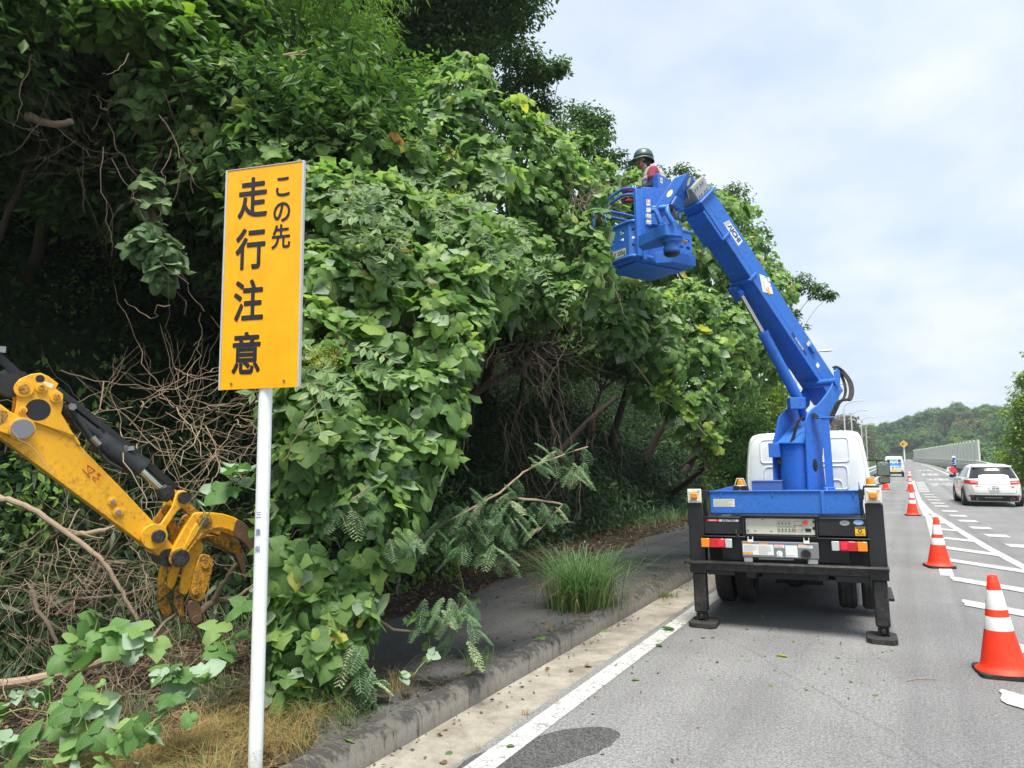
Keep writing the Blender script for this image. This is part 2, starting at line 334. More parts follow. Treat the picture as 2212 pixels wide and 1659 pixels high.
# painted lines: all one setting object per sort of paint
def patchsheet(name,polys,mat,z):
    mb=MB()
    for i,p in enumerate(polys): mb.add([(x,y,z+i*.00025) for x,y in p],[tuple(range(len(p)))])
    return tag(mb.build(name,[mat],smooth=False),kind='structure')
strip('edge_line','mark',-2.385,-2.215,-12,150,.004,3)
strip('far_edge_line','mark',lambda y:3.2+.12*min(1,(y-30)/40),lambda y:3.42+.12*min(1,(y-30)/40),58,330,.004,6)
def line(pts,w): # ribbon polygons
    out=[]
    for (x0,y0),(x1,y1) in zip(pts[:-1],pts[1:]): out.append([(x0-w/2,y0),(x0+w/2,y0),(x1+w/2,y1),(x1-w/2,y1)])
    return out
polys=[]
left=[(.30,60),(.32,46),(.34,36),(.36,30),(.42,25),(.47,20.5),(.5,16),(.5,10.5),(.52,8.6)]
polys+=line(left[0:5][::-1],.16)+[[(.34,12.7),(.52,12.7),(.53,25),(.38,25)]]
right=[(.38,33),(.47,29),(.56,26.5),(.72,24.5),(.92,21.5),(1.09,19.2),(1.27,16.9),(1.50,14.6),(1.80,12.3),(2.15,10.2),(2.55,8.3),(3.1,6.3)]
polys+=line(right[::-1],.17)
for (x0,y0,x1,y1,w) in ((.38,24.9,.80,24.6,.5),(.38,22.7,.95,22.4,.5),(.42,20.7,1.1,20.2,.5),(.5,18.5,1.25,17.9,.5),(.55,16.5,1.45,15.6,.48),(.54,14.6,1.65,13.5,.45),(.46,12.45,1.9,11.2,.42),(.5,10.5,2.2,9.2,.42),(.72,8.35,2.5,6.9,.40),(.52,6.6,2.6,5.1,.38)):
    n=6; e=[(x0+random.uniform(-.015,.015),y0-w/2)]+[(x1,y1-w/2),(x1,y1+w/2)]+[(x0+random.uniform(-.02,.025),y0+w/2-w*k/6) for k in range(0,6)]
    polys.append(e)
patchsheet('hatch_markings',polys,'mark',.004)
polys=[]
for k in range(8): y=41.5+k*2.0; polys.append([(.46,y),(.93,y),(.93,y+1.1),(.46,y+1.1)])
cur=[(.62,38.4),(.66,36),(.70,33.6),(.76,31.4),(.82,29.6),(.95,27),(1.08,25),(1.20,23.1),(1.34,21),(1.50,19.1),(1.70,17.1),(1.92,15.2),(2.2,13.2),(2.6,11.2)]
for i,(x,y) in enumerate(cur):
    l=.9-.015*i; s=.055*l*3
    polys.append([(x-.02,y),(x+.40,y-.06),(x+.36,y+l*.75),(x-.08,y+l*.8)])
patchsheet('dash_markings',polys,'mark',.004)
strip('bridge_joint','mark',-2.2,3.0,56.6,57.0,.005,.4)
for i,(ch,y) in enumerate((('落',51.5),('速',62.5),('度',79),('低',101))):
    o=text('road_lettering',ch,1.0,'mark',(1.95+cx(y)-.15*i*0,y,.002),(1,0,0),(0,1,0),bold=.012)
    me=o.data; c0=Vector((1.95+cx(y),y,0)); 
    for v in me.vertices: v.co.x=c0.x+(v.co.x-c0.x)*1.75; v.co.y=c0.y+(v.co.y-c0.y)*(6.0 if i<2 else 9)*(1 if i else .85); v.co.z=.006
    tag(o,kind='structure')
# water stain by the white line
def gpt(x,y,z=0): d=at(x,y,1)-CAMP; return CAMP+d*((z-1.8)/d[2])
pl=[gpt((800+x/2.011)*.72,(1900+y/2.011)*.72)[:2] for x,y in ((1090,860),(1150,812),(1225,745),(1330,708),(1420,700),(1500,690),(1560,655),(1640,622),(1720,600),(1800,580),(1900,572),(2000,564),(2070,573),(2125,596),(2138,622),(2090,655),(2085,680),(2020,696),(2000,728),(1920,742),(1830,785),(1700,812),(1600,860),(1400,900))]
def smoothpoly(p,it=2):
    for _ in range(it):
        q=[]
        for i in range(len(p)):
            a,b=p[i],p[(i+1)%len(p)]; q+=[(a[0]*.75+b[0]*.25,a[1]*.75+b[1]*.25),(a[0]*.25+b[0]*.75,a[1]*.25+b[1]*.75)]
        p=q
    return p
patchsheet('wet_patch',[smoothpoly(pl)],'asphaltwet',.0028)

# ---------------------------------------------------------------- cones
def make_cone(label):
    e=empty('traffic_cone',(0,0,0),0,label,'traffic cone','traffic cones along the closed lane')
    mb=MB(); s=.20; c=.05
    pl=[(-s,-s+c),(-s+.015,-s+.015),(-s+c,-s),(s-c,-s),(s-.015,-s+.015),(s,-s+c),(s,s-c),(s-.015,s-.015),(s-c,s),(-s+c,s),(-s+.015,s-.015),(-s,s-c)]
    mb.prism(pl,((0,0,0),(1,0,0),(0,1,0),(0,0,1)),0,.038); mb.build('rubber_base','rubber',e,bevel=.006)
    P=[(.205,.036),(.20,.046),(.178,.058),(.165,.075),(.158,.10),(.152,.13),(.105,.36),(.088,.468),(.078,.525),(.054,.68),(.036,.79),(.030,.797),(0,.797)]
    mb=MB(); mb.lathe([p for p in P if p[1]<=.36],n=40); mb.build('cone_body','cone',e)
    mb=MB(); mb.lathe([(.088,.468),(.078,.525)],n=40); mb.build('orange_band','cone',e)
    mb=MB(); mb.lathe([(.054,.68),(.036,.79),(.030,.797),(.012,.795),(.011,.77)],n=40); mb.build('cone_tip','cone',e)
    mb=MB(); mb.lathe([(.105,.36),(.1058,.361),(.0888,.467),(.088,.468)],n=40); mb.build('reflective_band','conew',e)
    mb=MB(); mb.lathe([(.078,.525),(.0788,.526),(.0548,.679),(.054,.68)],n=40); mb.build('reflective_band','conew',e)
    return e
cl=['nearest orange traffic cone with two white bands, beside the truck','second nearest orange and white traffic cone on the hatched markings','third traffic cone down the row, standing right of the truck',
 'fourth traffic cone down the row, half hidden by the third','farthest traffic cone, near the small white pickup','lone traffic cone seen below the truck mirror']
c0=make_cone(cl[0])
for i,(x,y,rz) in enumerate(((.60,7.28,.14),(.36,13.65,.3),(.06,25.0,.2),(.08,42.0,.1),(.1,59.8,0),(-1.1,43.6,.2))):
    c=c0 if i==0 else dup(c0); c.location=(x,y,.002); c.rotation_euler=(0,-.04 if i==0 else 0,rz); c['label']=cl[i]

# ---------------------------------------------------------------- warning sign board
SB=(-3.352,3.0,0); sU=Vector((.9,.26,0)).normalized()
TLc=at(490,360,4.13); TRc=at(657,333,4.0); BRc=at(648,838,4.0); BLc=at(470,847,4.13)
sU=Vector(TRc-TLc); sU.z=0; sw=.455; sU.normalize(); sV=Vector((0,0,1)); sW=sU.cross(sV)
sc=Vector((TLc+TRc+BRc+BLc)/4); sh=1.30; sw=((Vector(TRc-TLc)).length+(Vector(BRc-BLc)).length)/2; sh=((TLc-BLc)[2]+(TRc-BRc)[2])/2
E=empty('warning_sign',(sc.x-sW.x*.05,sc.y-sW.y*.05,.0),0,'orange vertical warning board with black Japanese lettering on white pole','road sign')
def fr(u,v,w=0): return sc+sU*u+sV*v+sW*w
def sbox(mb,u0,u1,v0,v1,w0,w1):
    mb.prism([(u0,v0),(u1,v0),(u1,v1),(u0,v1)],(sc,sU,sV,sW),w0,w1)
hw,hh=sw/2,sh/2
mb=MB(); sbox(mb,-hw+.012,hw-.012,-hh+.002,hh-.006,-.012,.0); mb.build('board','signface',E,True)
mb=MB(); sbox(mb,-hw,-hw+.011,-hh,hh,-.018,.004); sbox(mb,hw-.011,hw,-hh,hh,-.018,.004); sbox(mb,-hw+.0112,hw-.0112,hh-.0055,hh-.0005,-.018,.0035); mb.build('frame','galv',E,True,bevel=.001)
for nm,(u,v) in (('bolt',(-hw+.085,-hh+.035)),('bolt',(hw-.095,-hh+.04))):
    mb=MB(); mb.cyl(fr(u,v,0),fr(u,v,.007),.0075,6); mb.build(nm,'steel',E,True)
for i,ch in enumerate('走行注意'):
    text('lettering',ch,.255,'signink',fr(-.072-.004*i,hh-.205-.3055*i,0),sU,sV,E,True,bold=.0,wid=.80,heavy=.022)
for i,ch in enumerate('この先'):
    text('lettering',ch,.150,'signink',fr(.125-.002*i,hh-.148-.150*i,0),sU,sV,E,True,bold=.0,wid=.86,heavy=.018)
pb=Vector((sc.x-sW.x*.045+sU.x*.018,sc.y-sW.y*.045+sU.y*.018,0))
mb=MB(); mb.cyl(pb+Vector((0,0,-.3)),pb+Vector((0,0,sc.z+hh-.05)),.038,28); pole=mb.build('pole','polewhite',E,True)
vd=(Vector((0,0,0))-pb); vd.z=0; vd.normalize(); pu=Vector((-vd.y,vd.x,0)); off=-.018
for i,ch in enumerate('三重県'):
    q=pb+pu*off*1.0+vd*(.0345)+Vector((0,0,1.505-.094*i)); nrm=(vd*.0335+pu*off).normalized(); uu=Vector((-nrm.y,nrm.x,0))
    text('pole_lettering',ch,.042,'navy',q,uu,(0,0,1),E,True,bold=.0,wid=.8,depth=.002)
mb=MB()
for k in (-1,1): mb.beam(fr(-.05,hh*.75*k,-.014),fr(.09,hh*.75*k,-.014),.02,.03)
mb.build('bracket','galv',E,True)

# ---------------------------------------------------------------- aerial work truck (local frame: x right, y forward, z up)
TR=empty('aerial_work_truck',(-1.165,7.9,0),0,'white cab truck with blue boom lift and black outriggers parked by the kerb','truck')
TR.rotation_euler=(0,R(-.9),R(3.5))
TM=wmat(TR)
def rbox(name,lo,hi,mat,parent=TR,bev=.004,world=False):
    mb=MB(); mb.box(lo,hi); return mb.build(name,mat,parent,world,bevel=bev)
def sub(name,mb,mat,par,**k): return mb.build(name,mat,par,**k)
# chassis
mb=MB(); mb.box((-.40,.15,.52),(-.30,4.6,.74)); mb.box((.30,.15,.52),(.40,4.6,.74)); 
for yy in (.4,1.0,2.0,3.0,4.2): mb.box((-.2998,yy,.54),(.2998,yy+.08,.72))
mb.box((-.90,.16,.965),(.90,3.2,1.0)); mb.box((-.55,.19,.66),(-.41,.5,.95)); mb.box((.41,.19,.66),(.55,.5,.95))
mb.tube([(-.62,1.35,.42),(.62,1.35,.42)],.06,12); mb.ell((0,1.35,.42),(.16,.17,.17)); mb.box((-.28,.55,.46),(.28,.95,.52))
mb.box((-.6,2.2,.22),(.6,2.9,.5)); mb.box((-.28,1.9,.2),(.28,3.8,.5)); mb.box((-.7,3.4,.2),(.75,3.5,.8)); mb.box((-.75,1.9,.35),(-.45,3.3,.8)); mb.box((.48,1.9,.35),(.8,3.3,.8))  # extra underbody bulk added to deepen the shadow beneath the truck
mb.build('chassis','black',TR,bevel=.004)
mb=MB(); mb.box((-.86,.62,.50),(-.44,.64,.95)); mb.build('mud_flap','rubber',TR); mb=MB(); mb.box((.44,.62,.50),(.86,.64,.95)); mb.build('mud_flap','rubber',TR)
def wheel(name,par,x,y,r,wd,rimr=.22,z=None,side=1):
    mb=MB(); z=r if z is None else z
    P=[(r-.03-.0,-wd/2+.0),(r-.008,-wd/2+.02),(r,-wd/2+.04),(r,wd/2-.04),(r-.008,wd/2-.02),(r-.03,wd/2),(rimr,wd/2-.01),(rimr-.02,0),(rimr,-wd/2+.01),(r-.03,-wd/2)]
    mb.lathe(P,(x,y,z),36,(1,0,0))
    for k in range(3):
        xx=x-wd*.28+wd*.28*k; mb.lathe([(r+.001,-.004),(r+.004,-.012),(r+.004,-.028),(r+.001,-.034)],(xx+.02,y,z),36,(1,0,0))
    o=mb.build(name,'tyre',par)
    mb=MB(); mb.lathe([(rimr,-.03),(rimr-.03,0),(rimr*.6,.02),(rimr*.45,.05),(0,.05)],(x+side*wd*.2,y,z),24,(side,0,0)); 
    mb.build('rim','steel',o); return o
for x in (-.80,-.56,.56,.80): wheel('wheel',TR,x,1.42,.36,.19,.2,.40,side=1 if x>0 else -1)
wheel('wheel',TR,-.74,4.1,.36,.2,.2,.38,side=-1); wheel('wheel',TR,.80,4.1,.36,.2,.2,.38)
# outriggers
for sx,x0,x1,zb in ((-1,-.955,-.79,.015),(1,.795,.955,-.012)):
    mb=MB(); mb.box((x0,-.0,.70),(x1,.17,1.315)); o=mb.build('outrigger','black',TR,bevel=.008)
    mb=MB(); mb.box((x0-.006,-.012,.575),(x1+.006,.18,.70)); mb.box((x0-.012,-.018,.66),(x1+.012,.186,.698)); mb.build('sleeve','black',o,bevel=.006)
    mb=MB(); mb.box((x0+.014,.012,.14+zb),(x1-.014,.155,.575)); mb.build('leg','blackmetal',o,bevel=.02,seg=3)
    mb=MB(); mb.box((x0+.03,.03,.05+zb),(x0+.045,.14,.15+zb)); mb.box((x1-.045,.03,.05+zb),(x1-.03,.14,.15+zb)); mb.box((x0+.046,.055,.06+zb),(x1-.046,.12,.155+zb)); mb.cyl(((x0+x1)/2,.02,.10+zb),((x0+x1)/2,.06,.10+zb),.022,14); mb.build('foot_joint','blackmetal',o,bevel=.003)
    xa,xb=(x0-.04,x1+.085) if sx<0 else (x0-.075,x1+.035); ya,yb=-.10,.25; c=.045
    pl=[(xa,ya+c),(xa+c,ya),(xb-c,ya),(xb,ya+c),(xb,yb-c),(xb-c,yb),(xa+c,yb),(xa,yb-c)]
    mb=MB(); mb.prism(pl,((0,0,zb),(1,0,0),(0,1,0),(0,0,1)),0,.052); mb.build('foot_pad','rubber',o,bevel=.006)
    # marker lamp plate on top
    cxm=(x0+x1)/2; mb=MB(); mb.box((cxm-.075,-.022,1.325),(cxm+.075,-.004,1.475)); lp=mb.build('marker_lamp','ivory',o,bevel=.014,seg=3)
    mb=MB(); mb.box((cxm-.036,-.05,1.375),(cxm+.036,-.022,1.43)); mb.build('lens','amber',lp,bevel=.008,seg=3)
    mb=MB(); 
    for k in (-1,1): mb.tube([(cxm-.055,-.026,1.4+k*.055),(cxm-.03,-.034,1.4+k*.04),(cxm+.03,-.034,1.4+k*.04),(cxm+.055,-.026,1.4+k*.055)],.0035,6)
    mb.build('lamp_guard','steel',lp)
    mb=MB(); mb.box((cxm-.06,-.002,1.3),(cxm+.06,.1,1.36)); mb.box((x1+.002 if sx<0 else x0-.05,.0,1.36),(x1+.05 if sx<0 else x0-.002,.06,1.46))
    xx=x1+.025 if sx<0 else x0-.025
    for k in range(3): mb.tube([(xx+.012*k-.012,.03,1.40),(xx+.012*k-.02,.05,1.3),(xx+.014*k-.012,.06,1.17)],.006,6)
    mb.build('lamp_bracket','black',o,bevel=.003)
# rear beam
mb=MB(); mb.box((-1.01,-.085,.680),(.965,.0,.712)); mb.box((-1.01,-.095,.690),(.965,-.085,.704)); mb.box((-.945,-.006,.61),(.95,.012,.68)); mb.build('rear_step_beam','blackmetal',TR,bevel=.006,seg=3)
mb=MB(); mb.box((-.78,.0132,.60),(.79,.14,.679)); mb.box((-.78,.02,.56),(-.5,.13,.60)); mb.box((.48,.02,.54),(.79,.13,.60)); mb.build('beam_bracket','black',TR,bevel=.004)
# rear panels
for x0,x1 in ((-.786,-.385),(.352,.792)):
    mb=MB(); mb.box((x0,.0,.995),(x1,.16,1.17)); mb.box((x0-.02,-.04,.966),(x1+.03,.15,.978)); mb.box((x0,-.012,1.163),(x1,.0,1.176)); mb.build('rear_panel','black',TR,bevel=.004)
mb=MB(); mb.box((-.62,.05,.72),(.62,.14,.962)); mb.box((-.36,.0,.955),(.33,.13,.978)); mb.build('rear_bulkhead','black',TR,bevel=.003)
# controls
mb=MB(); mb.box((-.385,-.03,.975),(-.366,.17,1.186)); mb.box((.332,-.03,.975),(.351,.17,1.186)); mb.box((-.40,-.055,1.187),(.365,.30,1.199)); mb.box((-.3655,-.02,.980),(.3315,.15,.994)); CB=mb.build('control_box','black',TR,bevel=.003)
mb=MB(); mb.box((-.355,.0,1.0),(.322,.02,1.165)); CP=mb.build('control_panel','ivory',TR,bevel=.004)
mb=MB(); 
for r_,zz0 in ((0,1.112),(1,1.055)):
    for k in range(4 if r_==0 else 5): mb.cyl((-.022+.033*k,.0,zz0),(-.022+.033*k,-.014,zz0),.0065,10)
for k in (0,1):
    for z_ in (1.05,1.095): mb.cyl((.135+.06*k,.0,z_),(.135+.06*k,-.012,z_),.0055,10)
mb.build('switches','blackmetal',CP)
mb=MB(); 
for (a,b_,c,d) in ((-.04,.095,1.085,1.14),(-.038,.13,1.03,1.078),(.122,.21,1.03,1.14)):
    t_=.0016
    for q in ((a,b_,c,c+t_),(a,b_,d-t_,d),(a,a+t_,c+t_,d-t_),(b_-t_,b_,c+t_,d-t_)): mb.box((q[0],-.0015,q[2]),(q[1],-.0002,q[3]))
for k in range(4): mb.box((-.028+.033*k,-.0015,1.126),(-.016+.033*k,-.0002,1.13))
for k in range(5): mb.box((-.03+.033*k,-.0015,1.036),(-.014+.033*k,-.0002,1.040))
mb.box((.232,-.006,1.035),(.285,-.0004,1.066)); mb.cyl((.312,-.0002,1.135),(.312,-.006,1.135),.010,14); mb.cyl((.312,-.0002,1.07),(.312,-.006,1.07),.015,14)
for p in ((-.19,1.148),(-.27,1.03),(-.11,1.03)): mb.box((p[0],-.003,p[1]),(p[0]+.02,-.0003,p[1]+.006))
mb.build('panel_marking','ink',CP,smooth=False)
mb=MB(); mb.cyl((.237,0,1.128),(.237,-.022,1.128),.014,16); mb.cyl((.237,-.022,1.128),(.237,-.034,1.128),.0225,20); mb.build('emergency_button','redb',CP,bevel=.003)
mb=MB(); 
for k in (0,1):
    for z_ in (1.049,1.092): mb.box((.152+.018*k,-.0016,z_),(.166+.018*k,-.0003,z_+.007))
mb.build('panel_marking','redb',CP,smooth=False)
mb=MB(); mb.cyl((-.333,0,1.04),(-.333,-.008,1.04),.013,16); mb.build('knob','lgrey',CP)
# control lid hanging open
mb=MB(); mb.box((-.40,-.045,.765),(.345,-.027,.930)); LD=mb.build('control_lid','grey',TR,bevel=.012,seg=3)
def stick(par,x0,x1,z0,z1,mat,y=-.0462,name='sticker'):
    mb=MB(); mb.box((x0,y-.0008,z0),(x1,y,z1)); return mb.build(name,mat,par,smooth=False)
stick(LD,-.39,-.085,.792,.900,'sticker'); stick(LD,-.388,-.29,.9005,.911,'stickero'); stick(LD,-.225,-.14,.9005,.911,'stickero')
stick(LD,-.388,-.29,.797,.818,'stickero',-.0474); stick(LD,-.078,.022,.868,.900,'sticker'); stick(LD,-.078,.022,.9005,.909,'redb'); stick(LD,.03,.145,.78,.898,'sticker'); stick(LD,.03,.09,.8985,.908,'blue'); stick(LD,.155,.29,.872,.900,'sticker'); stick(LD,.155,.235,.9005,.910,'stickero')
mb=MB(); 
for x0,x1,z0,z1,n in ((-.382,-.245,.824,.892,9),(-.235,-.095,.80,.892,12),(-.074,.018,.872,.896,4),(.036,.14,.79,.80,2),(.16,.285,.876,.896,3)):
    for k in range(n):
        z_=z0+(z1-z0)*k/n; mb.box((x0,-.0476,z_),(x0+(x1-x0)*random.uniform(.55,1),-.0472,z_+.0022))
mb.build('small_print',plain('small_print',(.3,.32,.34),.6),LD,smooth=False)
mb=MB(); mb.cyl((-.03,-.046,.81),(-.03,-.062,.81),.030,20); mb.box((-.058,-.060,.775),(-.002,-.046,.80)); mb.box((-.040,-.070,.785),(-.020,-.062,.835)); mb.build('latch','sticker',LD,bevel=.004)
mb=MB(); mb.lathe([(.030,0),(.030,.006),(.047,.008),(.050,.0)],(.222,-.046,.812),24,(0,-1,0)); mb.build('grommet','blackmetal',LD); mb=MB(); mb.cyl((.222,-.046,.812),(.222,-.0475,.812),.030,20); mb.build('hole','ink',LD)
mb=MB(); 
for x in (-.31,.235): mb.box((x-.028,-.052,.918),(x+.028,-.046,.948)); mb.box((x-.026,-.050,.948),(x-.02,-.0,.975)); mb.box((x+.02,-.050,.948),(x+.026,-.0,.975))
mb.build('hinge','sticker',LD,bevel=.002)
mb=MB(); mb.box((-.385,-.04,.715),(-.30,.0,.763)); mb.box((.235,-.04,.715),(.33,.0,.763)); mb.box((-.24,-.03,.745),(.10,.01,.762)); mb.build('lid_support','lgrey',LD,bevel=.003)
# tail lights
for x0,sg in ((-.822,1),(.79,-1)):
    w_=.325; xa,xb=(x0,x0+w_) if sg>0 else (x0-w_,x0)
    mb=MB(); mb.box((xa,-.03,.852),(xb,.05,.952)); tl=mb.build('tail_light','blackmetal',TR,bevel=.006)
    def seg_(a,b_,mat,nm): 
        p,q=(x0+sg*a*w_,x0+sg*b_*w_); p,q=min(p,q),max(p,q); mb=MB(); mb.box((p+.001,-.048,.855),(q-.001,-.0302,.949)); return mb.build(nm,mat,tl,bevel=.006)
    seg_(0,.28,'amber','indicator_lens'); seg_(.28,.775,'red','brake_lens'); seg_(.775,1,'clear','reverse_lens')
    p,q=x0+sg*.56*w_,x0+sg*.73*w_; p,q=min(p,q),max(p,q); mb=MB(); mb.box((p,-.052,.87),(q,-.0482,.935)); mb.build('reflector','redb',tl,bevel=.003)
stick(TR,-.755,-.63,1.128,1.150,'redb',-.0003,'badge'); stick(TR,-.628,-.425,1.128,1.150,'sticker',-.0003,'badge')
text('badge_lettering','HINO',.021,'sticker',(-.692,-.0013,1.139),(1,0,0),(0,0,1),TR,bold=.03,wid=1.5)
text('badge_lettering','DUTRO',.023,'ink',(-.527,-.0013,1.139),(1,0,0),(0,0,1),TR,bold=.035,wid=1.75,shear=.35)
mb=MB(); 
for (x,z_,a) in ((.60,1.128,.045),): mb.lathe([(0,0),(1,0)],(0,0,0),28,(0,-1,0)); mb.v=[(x+v[0]*a,-.001,z_+v[2]*.027) for v in mb.v]
mb.build('oval_sticker','lgrey',TR,smooth=False); text('oval_sticker_lettering','SAFETY',.014,'ink',(.60,-.0015,1.128),(1,0,0),(0,0,1),TR,bold=.01)
mb=MB(); mb.lathe([(0,0),(1,0)],(0,0,0),28,(0,-1,0)); mb.v=[(.725+v[0]*.045,-.001,1.135+v[2]*.026) for v in mb.v]; mb.build('oval_sticker',plain('pale_blue_sticker',(.25,.45,.75),.4),TR,smooth=False)
stick(TR,.69,.78,1.004,1.09,'stickery',-.0003); mb=MB(); mb.cyl((.735,-.0012,1.052),(.735,-.002,1.052),.02,16); mb.box((.693,-.002,1.074),(.777,-.0012,1.087)); mb.box((.70,-.002,1.012),(.77,-.0012,1.016)); mb.box((.70,-.002,1.022),(.77,-.0012,1.026)); mb.build('sticker_print','ink',TR,smooth=False)
mb=MB(); mb.cyl((.735,-.0021,1.052),(.735,-.003,1.052),.011,12); mb.build('sticker_print','stickery',TR)
mb=MB(); mb.tube([(-.452,-.0,1.045),(-.452,-.03,1.03),(-.452,-.045,1.0),(-.44,-.04,.985),(-.425,-.03,.99),(-.42,-.028,1.01)],.006,8); mb.build('hook','blackmetal',TR)
# blue bed
mb=MB(); mb.box((-.735,.15,1.205),(.765,.158,1.435)); mb.box((-.745,.135,1.4352),(.775,.175,1.447)); mb.box((-.745,.176,1.19),(-.735,3.1,1.435)); mb.box((.766,.176,1.19),(.776,3.1,1.435)); mb.box((-.734,.159,1.19),(.765,3.1,1.204)); mb.box((.39,.13,1.205),(.425,.149,1.434)); mb.box((-.625,.14,1.38),(-.613,.149,1.434)); mb.box((-.09,.14,1.38),(-.078,.149,1.434)); mb.box((.69,.14,1.38),(.702,.149,1.434)); mb.build('bed_side_board','blue',TR,bevel=.003)
stick(TR,-.702,-.475,1.273,1.358,'ivory',.1492)
mb=MB(); 
for k in range(9): mb.box((-.695,.1479,1.279+k*.0085),(-.695+.212*random.uniform(.7,1),.1484,1.2815+k*.0085))
mb.build('small_print','lgrey',TR,smooth=False)
mb=MB(); mb.box((-.465,1.6,1.36),(-.105,1.95,1.50)); mb.box((-.47,1.59,1.5003),(-.10,1.96,1.508)); mb.build('oil_tank',paint('tank_blue',(.05,.12,.33),.4,.2),TR,bevel=.006)
# beacons behind the outriggers
for x,y_ in ((-.43,.35),(.865,.3)):
    mb=MB(); mb.prism([(-.09,0),(.09,0),(.075,.095),(-.07,.095)],((x,y_,1.40 if x<0 else 1.39),(1,0,0),(0,0,1),(0,-1,0)),-.05,.05); bk=mb.build('beacon_box','black',TR,bevel=.004)
    mb=MB(); mb.cyl((x,y_-.05,1.44),(x,y_-.056,1.44),.016,16); mb.build('reflector_disc','steel',bk)
    mb=MB(); mb.lathe([(.052,0),(.052,.008),(.045,.012)],(x,y_,1.487),20); mb.build('beacon_base','ivory',bk); mb=MB(); mb.lathe([(.044,.0),(.034,.055),(.024,.066),(0,.068)],(x,y_,1.497),8); b2=mb.build('beacon_lens','amber',bk,ang=20)
    mb=MB(); 
    for k in (-1,1): mb.tube([(x+k*.06,y_-.02,1.495),(x+k*.036,y_-.02,1.572)],.005,6)
    mb.tube([(x-.036,y_-.02,1.572),(x+.036,y_-.02,1.572)],.005,6); mb.build('beacon_guard','ivory',bk)
# ---- bodies built from stacked rounded outlines
def layered(layers,x0=0,n=64):
    """layers: (z, half width, y rear, y front, exponent)"""
    vs=[];fs=[]
    for z,hw,ya,yb,e in layers:
        yc,hl=(ya+yb)/2,(yb-ya)/2
        for k in range(n):
            t=2*math.pi*(k+.5)/n; c,s=math.cos(t),math.sin(t)
            vs.append((x0+hw*math.copysign(abs(c)**(2/e),c),yc+hl*math.copysign(abs(s)**(2/e),s),z))
    m=len(layers)
    for i in range(m-1):
        for k in range(n): fs.append((i*n+k,i*n+(k+1)%n,(i+1)*n+(k+1)%n,(i+1)*n+k))
    fs.append(tuple((m-1)*n+k for k in range(n))); fs.append(tuple(range(n-1,-1,-1)))
    return vs,fs
def lerpl(layers,z):
    for a,b in zip(layers[:-1],layers[1:]):
        if a[0]<=z<=b[0]:
            t=(z-a[0])/(b[0]-a[0]+1e-9); return [p+(q-p)*t for p,q in zip(a,b)]
    return layers[-1]
def srear(layers,x,z,x0=0):
    _,hw,ya,yb,e=lerpl(layers,z); yc,hl=(ya+yb)/2,(yb-ya)/2; u=min(1,abs((x-x0)/hw)); return yc-hl*(1-u**e)**(1/e)
def sside(layers,y,z,sg,x0=0):
    _,hw,ya,yb,e=lerpl(layers,z); yc,hl=(ya+yb)/2,(yb-ya)/2; u=min(1,abs((y-yc)/hl)); return x0+sg*hw*(1-u**e)**(1/e)
def patch(mb,corners,fn,off,nu=14,nv=6):
    (a,b,c,d)=corners; vs=[]
    for j in range(nv+1):
        for i in range(nu+1):
            u,v=i/nu,j/nv; p=[(a[k]*(1-u)+b[k]*u)*(1-v)+(d[k]*(1-u)+c[k]*u)*v for k in (0,1)]
            q=fn(*p); vs.append(tuple(q[k]+off[k] for k in range(3)))
    mb.add(vs,[(j*(nu+1)+i,j*(nu+1)+i+1,(j+1)*(nu+1)+i+1,(j+1)*(nu+1)+i) for j in range(nv) for i in range(nu)])
CABL=[(.80,.845,3.3,4.95,14),(1.25,.853,3.29,4.98,14),(1.50,.853,3.29,4.93,13),(1.8,.82,3.305,4.72,12),(2.02,.785,3.32,4.55,11),(2.09,.765,3.34,4.5,9),(2.135,.735,3.38,4.42,7),(2.165,.66,3.48,4.3,5),(2.175,.5,3.6,4.2,4)]
vs,fs=layered(CABL,.08,96); mb=MB(); mb.add(vs,fs); CAB=mb.build('cab','white',TR,ang=50)
def cabrib(x0,x1,z0,z1,nm='pressed_rib'):
    mb=MB(); w_=.022
    pts=[(x0+.04,z0),(x1-.04,z0),(x1-.012,z0+.012),(x1,z0+.04),(x1,z1-.05),(x1-.015,z1-.015),(x1-.05,z1),(x0+.05,z1),(x0+.015,z1-.015),(x0,z1-.05),(x0,z0+.04),(x0+.012,z0+.012)]
    P=[(x,srear(CABL,x,z,.08)-.001,z) for x,z in pts]; P.append(P[0]); P.append(P[1]); mb.tube(P,.012,6,False); return mb.build(nm,'white',CAB)
for sg in (-1,1):
    a=[.08+sg*.20,.08+sg*.60]; cabrib(min(a),max(a),1.72,2.06)
    a=[.08+sg*.22,.08+sg*.56]; cabrib(min(a),max(a),1.33,1.66)
    a=[.08+sg*.28,.08+sg*.48]; cabrib(min(a),max(a),1.3,1.46)
    mb=MB(); mb.tube([(.08+sg*x,srear(CABL,.08+sg*x,z,.08)-.002,z) for x,z in ((.80,1.2),(.80,1.5),(.775,1.8),(.735,2.02),(.68,2.08),(.55,2.105),(.2,2.11))],.010,6); mb.build('pressed_rib','white',CAB)
mb=MB(); 
for k in range(6): mb.ell((.08-.5+.2*k,3.45,2.158),(.035,.03,.012),10,5)
mb.build('roof_bead','white',CAB)
mb=MB(); patch(mb,((3.9,1.42),(4.6,1.42),(4.35,1.9),(3.85,1.9)),lambda y,z:(sside(CABL,y,z,1,.08),y,z),(.004,0,0)); mb.build('side_window','glass',CAB)
